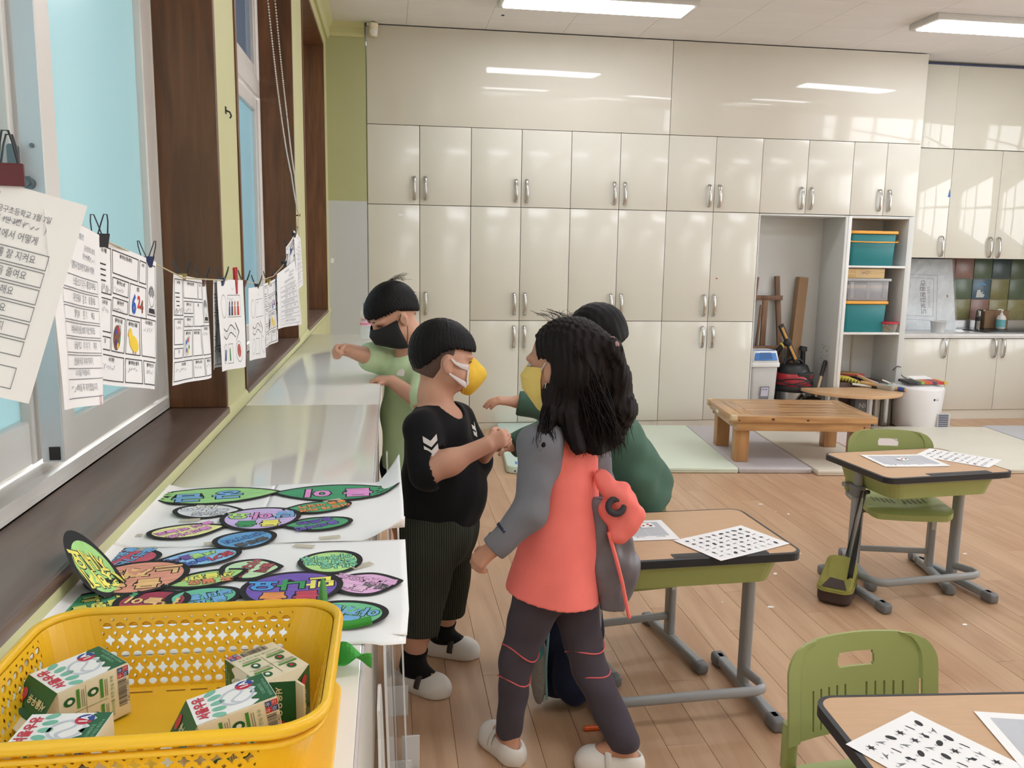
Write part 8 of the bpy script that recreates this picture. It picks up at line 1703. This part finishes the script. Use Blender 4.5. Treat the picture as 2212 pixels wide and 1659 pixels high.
# ---------------------------------------------------------------- dark haired child in the green jacket, kneeling on the chair
def child_green():
    t = thing('person', 'dark haired child in dark green jacket reaching out behind the long haired girl', 'person', (1.03, -3.90, 0.36)); off = tuple(t.location); o = np.array(off)
    f = nrm((-0.98, -0.15, 0)); l = V3(-f[1], f[0], 0)
    H = Head((0.868, -3.905, 1.158), (-0.93, 0.20, -0.22), sc=1.0); B = H.B; nb = V3(0.885, -3.90, 0.995)
    Ls, Rs = V3(0.860, -4.000, 0.930), V3(0.875, -3.800, 0.925); Le, Lw = V3(0.700, -4.030, 0.935), V3(0.585, -4.015, 0.955); Re, Rw = V3(0.740, -3.800, 0.810), V3(0.590, -3.850, 0.765); hp_ = V3(1.035, -3.89, 0.66)
    F = Field((0.42, -4.16, 0.34), (1.32, -3.66, 1.28), 0.004); H.body(F, 1.0)
    F.cone(nb+V3(0, 0, -0.03), nb+V3(0, 0, 0.06), 0.048, 0.042, 0.03); F.cone(hp_, V3(0.905, -3.90, 0.90), 0.078, 0.080, 0.04, flat=(l, 1.2)); F.cone(Ls*0.9+Rs*0.1, Rs*0.9+Ls*0.1, 0.042, 0.042, 0.04)
    for (a, b, c) in ((Ls, Le, Lw), (Rs, Re, Rw)): F.cone(a, b, 0.036, 0.031, 0.03); F.cone(b, c, 0.031, 0.022, 0.015)
    hand(F, Lw+V3(-0.01, 0, 0), (-0.95, 0.05, 0.10), (0.1, 0.1, -1), (0, 0.9, 0.3), 0.35, 1.0, 0.2); hand(F, Rw+V3(-0.01, 0, 0), (-0.92, -0.2, -0.15), (0.1, -0.3, -1), (-0.2, -0.9, 0.2), 0.3, 1.0, 0.2)
    for sg in (1, -1):
        h_ = V3(1.00, -3.89, 0.62)+l*sg*0.06; k_ = V3(0.955, -3.895, 0.425)+l*sg*0.065; a_ = V3(1.07, -3.87, 0.400)+l*sg*0.06; F.cone(h_, k_, 0.070, 0.050, 0.04); F.cone(k_, a_, 0.045, 0.030, 0.02); F.cone(a_, a_-f*0.07+V3(0, 0, -0.012), 0.030, 0.022, 0.02)
    part(t, 'body', F, m_skin)
    G = Field((0.50, -4.18, 0.48), (1.34, -3.62, 1.04), 0.0045); G.cone(hp_+V3(-0.01, 0, 0.03), V3(0.895, -3.90, 0.905), 0.096, 0.092, 0.03, flat=(l, 1.2)); G.cone(Ls*0.9+Rs*0.1, Rs*0.9+Ls*0.1, 0.056, 0.056, 0.05); G.cone(nb+V3(0, 0, -0.03), nb+V3(0, 0, 0.02), 0.062, 0.055, 0.03)
    for (a, b, c) in ((Ls, Le, Lw), (Rs, Re, Rw)): G.cone(a, b, 0.058, 0.052, 0.03); G.cone(b, c, 0.050, 0.044, 0.02)
    # tail of the jacket flaring over the chair back
    G.cone(V3(0.99, -3.90, 0.75), V3(1.11, -3.88, 0.635), 0.085, 0.072, 0.03, flat=((0, 1, 0), 1.15)); G.cone(V3(1.07, -3.90, 0.69), V3(1.125, -3.89, 0.635), 0.055, 0.034, 0.03); G.cone(V3(1.02, -3.96, 0.66), V3(1.07, -3.955, 0.545), 0.070, 0.060, 0.03); G.cone(V3(1.06, -3.93, 0.66), V3(1.12, -3.925, 0.57), 0.055, 0.050, 0.03)
    G.disp(wrinkle(30, 26, 30, 0.004, 0.8)); G.cut(V3(1.085, -3.9, 0.530), (0.75, 0, -1), 0, (0.86, -4.2, 0.4), (1.34, -3.6, 0.80)); G.cut(V3(1.19, -3.9, 0.66), (1, 0, -0.15), 0, (1.1, -4.2, 0.4), (1.34, -3.6, 0.9))
    for (b, c) in ((Le, Lw), (Re, Rw)): G.cut(c-(c-b)*0.02, c-b, 0, np.minimum(b*0.3+c*0.7, c)-0.06-np.array([0.03, 0, 0]), np.maximum(b*0.3+c*0.7, c)+0.06)
    part(t, 'jacket', G, m_gjack)
    G = Field((0.90, -4.02, 0.36), (1.26, -3.74, 0.72), 0.005)
    for sg in (1, -1):
        h_ = V3(1.00, -3.89, 0.62)+l*sg*0.06; k_ = V3(0.955, -3.895, 0.432)+l*sg*0.065; a_ = V3(1.07, -3.87, 0.408)+l*sg*0.06; G.cone(h_, k_, 0.08, 0.058, 0.03); G.cone(k_, a_, 0.052, 0.04, 0.02)
    part(t, 'trousers', G, fabric('trousers_dark', (44, 44, 50)))
    G = Field(H.c-0.19, H.c+0.19, 0.004); H.E(G, (-0.016, 0, 0.030), (0.103, 0.088, 0.092), 0.01); H.E(G, (-0.060, 0, -0.020), (0.056, 0.074, 0.075), 0.03); H.E(G, (0.085, 0, -0.055), (0.065, 0.12, 0.075), 0.01, 'c'); G.cut(H.P(0, 0, -0.075), B[2]*-1-B[0]*0.5)
    G.disp(lambda X, Y, Z: 0.0014*np.sin(X*210+Z*60)*np.cos(Y*160)); part(t, 'hair', G, m_hair)
    for sd in (1, -1): eye(t, H, sd)
    fold_mask(t, H, mat('mask_plain_white', (228, 228, 226), rough=0.75), ROWS, False, mat('strap_white', (230, 228, 226)))
    return t
child_green()

# ================================================================ bags
def shoulder_bag():
    t = thing('shoulder_bag', 'small olive and brown shoulder bag hanging by black straps beside the far desk', 'bag', (2.065, -3.545, 0.0)); t.scale = (1.12, 1.12, 1.12); mb = MB()
    m_ol = mat('bag_olive', (138, 132, 62), rough=0.85, var=0.08, vs=30, bump=0.3, bs=500); m_br = mat('bag_brown', (66, 52, 48), rough=0.75, var=0.06, bump=0.3, bs=500)
    a = R_(-38); Rz = Matrix.Rotation(a, 4, 'Z') @ Matrix.Rotation(R_(20), 4, 'X')
    b1 = MB(); o1 = rrect(0.125, 0.20, 0.035, 6); n = len(o1)
    def ring(z, s_, dz=0.0): return [(p[0]*s_, p[1]*s_, z+dz*p[1]) for p in o1]
    M = Matrix.Translation((0, 0, 0.004)) @ Matrix.Rotation(a, 4, 'Z')
    rings = [ring(0.0, 0.90), ring(0.012, 0.98), ring(0.062, 1.0, 0.12)]
    b1.add([p for r in rings for p in r], [tuple(range(n-1, -1, -1))]+[(j*n+i, j*n+(i+1) % n, (j+1)*n+(i+1) % n, (j+1)*n+i) for j in range(2) for i in range(n)], M); obj('base', b1, m_br, t)
    b2 = MB(); rings = [ring(0.062, 1.0, 0.12), ring(0.080, 0.98, 0.22), ring(0.100, 0.86, 0.34), ring(0.108, 0.55, 0.36)]
    b2.add([p for r in rings for p in r], [(j*n+i, j*n+(i+1) % n, (j+1)*n+(i+1) % n, (j+1)*n+i) for j in range(3) for i in range(n)]+[tuple(range(3*n, 4*n))], M); obj('flap', b2, m_ol, t)
    obj('piping', MB().tube([M @ Vector(p) for p in ring(0.063, 1.02, 0.12)], 0.0028, seg=6, closed=True), m_ol, t)
    obj('dark_panel', MB().add([M @ Vector((x, y, z)) for x, y, z in ((-0.045, -0.093, 0.0655), (0.045, -0.093, 0.0655), (0.03, -0.066, 0.092), (-0.02, -0.06, 0.094))], [(0, 1, 2, 3)]), m_br, t)
    obj('badge', MB().box(M @ Vector((0.0, 0.062, 0.134)), (0.05, 0.016, 0.003), (0.3, 0, a)), m_br, t)
    hook = (Vector((2.150, -3.532, 0.468))-Vector(t.location))/1.12
    def strapm(p0, p1, w, tw):
        mb = MB(); P0, P1 = Vector(p0), Vector(p1); m_ = 14
        def fn(u, v): q_ = P0.lerp(P1, v); ang_ = 0.5+tw*v; return q_+Vector((math.cos(ang_), math.sin(ang_), 0))*(u-0.5)*w+Vector((0, 0, -0.0)*1)
        mb.grid(fn, 2, m_); return mb
    e1, e2 = M @ Vector((0.0, 0.098, 0.085)), M @ Vector((0.045, -0.03, 0.088))
    obj('strap', strapm(hook, e1, 0.016, 0.8), m_black, t, solid=0.0015); obj('strap', strapm(hook+Vector((0.012, -0.004, 0)), e2, 0.020, 2.4), m_black, t, solid=0.0015)
    obj('strap_buckle', MB().ell(e1+Vector((0, 0, 0.012)), (0.012, 0.014, 0.012)).tube([e1+Vector((-0.004, 0.008, 0.01)), e1+Vector((-0.016, 0.012, -0.02)), e1+Vector((-0.006, 0.006, -0.05))], 0.007), m_black, t)
    return t
shoulder_bag()
def backpack():
    t = thing('backpack', 'navy backpack with grey side pocket on the floor behind the girl', 'backpack', (0.735, -4.235, 0.0)); m_nv = fabric('bag_navy', (26, 32, 56)); a = R_(12); Rm = Matrix.Rotation(a, 4, 'Z')
    G = Field((0.55, -4.42, 0.0), (0.95, -4.05, 0.50), 0.005); B = np.array([[math.cos(a), math.sin(a), 0], [-math.sin(a), math.cos(a), 0], [0, 0, 1]]); c = V3(0.735, -4.235, 0)
    for z, r in ((0.10, 0.105), (0.24, 0.105), (0.36, 0.085)):
        for s_ in (-0.035, 0.035): G.cone(c+B[0]*s_+V3(0, 0, z), c+B[0]*s_+V3(0, 0, min(z+0.1, 0.38)), r*0.8, r*0.72, 0.03, flat=(B[1], 0.8))
    G.ell(c-B[1]*0.075+V3(0, 0, 0.14), (0.085, 0.04, 0.12), B, 0.02); G.disp(wrinkle(28, 24, 22, 0.003)); G.cut(V3(0, 0, 0.001), (0, 0, -1)); link('bag', G.mesh('bag', m_nv, tuple(t.location)), t)
    mb = MB(); mb.ell((-0.105, -0.035, 0.14), (0.022, 0.055, 0.13), 16, 10, Rm.to_3x3()); obj('side_pocket', mb, mat('mesh_grey', (150, 148, 146), rough=0.8, var=0.1, vs=80), t)
    mb = MB(); mb.ell((-0.112, -0.04, 0.21), (0.018, 0.045, 0.06), 14, 8, Rm.to_3x3()); obj('pocket_print', mb, mat('print_teal', (66, 130, 140), rough=0.6, var=0.5, vs=30), t)
    obj('piping', MB().tube([(-0.085, -0.085, 0.05), (-0.092, -0.09, 0.16), (-0.085, -0.085, 0.28), (-0.06, -0.07, 0.37), (0.0, -0.06, 0.41)], 0.004, seg=6), mat('piping_aqua', (120, 170, 180), rough=0.6), t)
    obj('top_loop', MB().tube([(-0.03, 0, 0.42), (-0.02, 0, 0.455), (0.02, 0, 0.455), (0.03, 0, 0.42)], 0.008, seg=8), m_nv, t)
    return t
backpack()
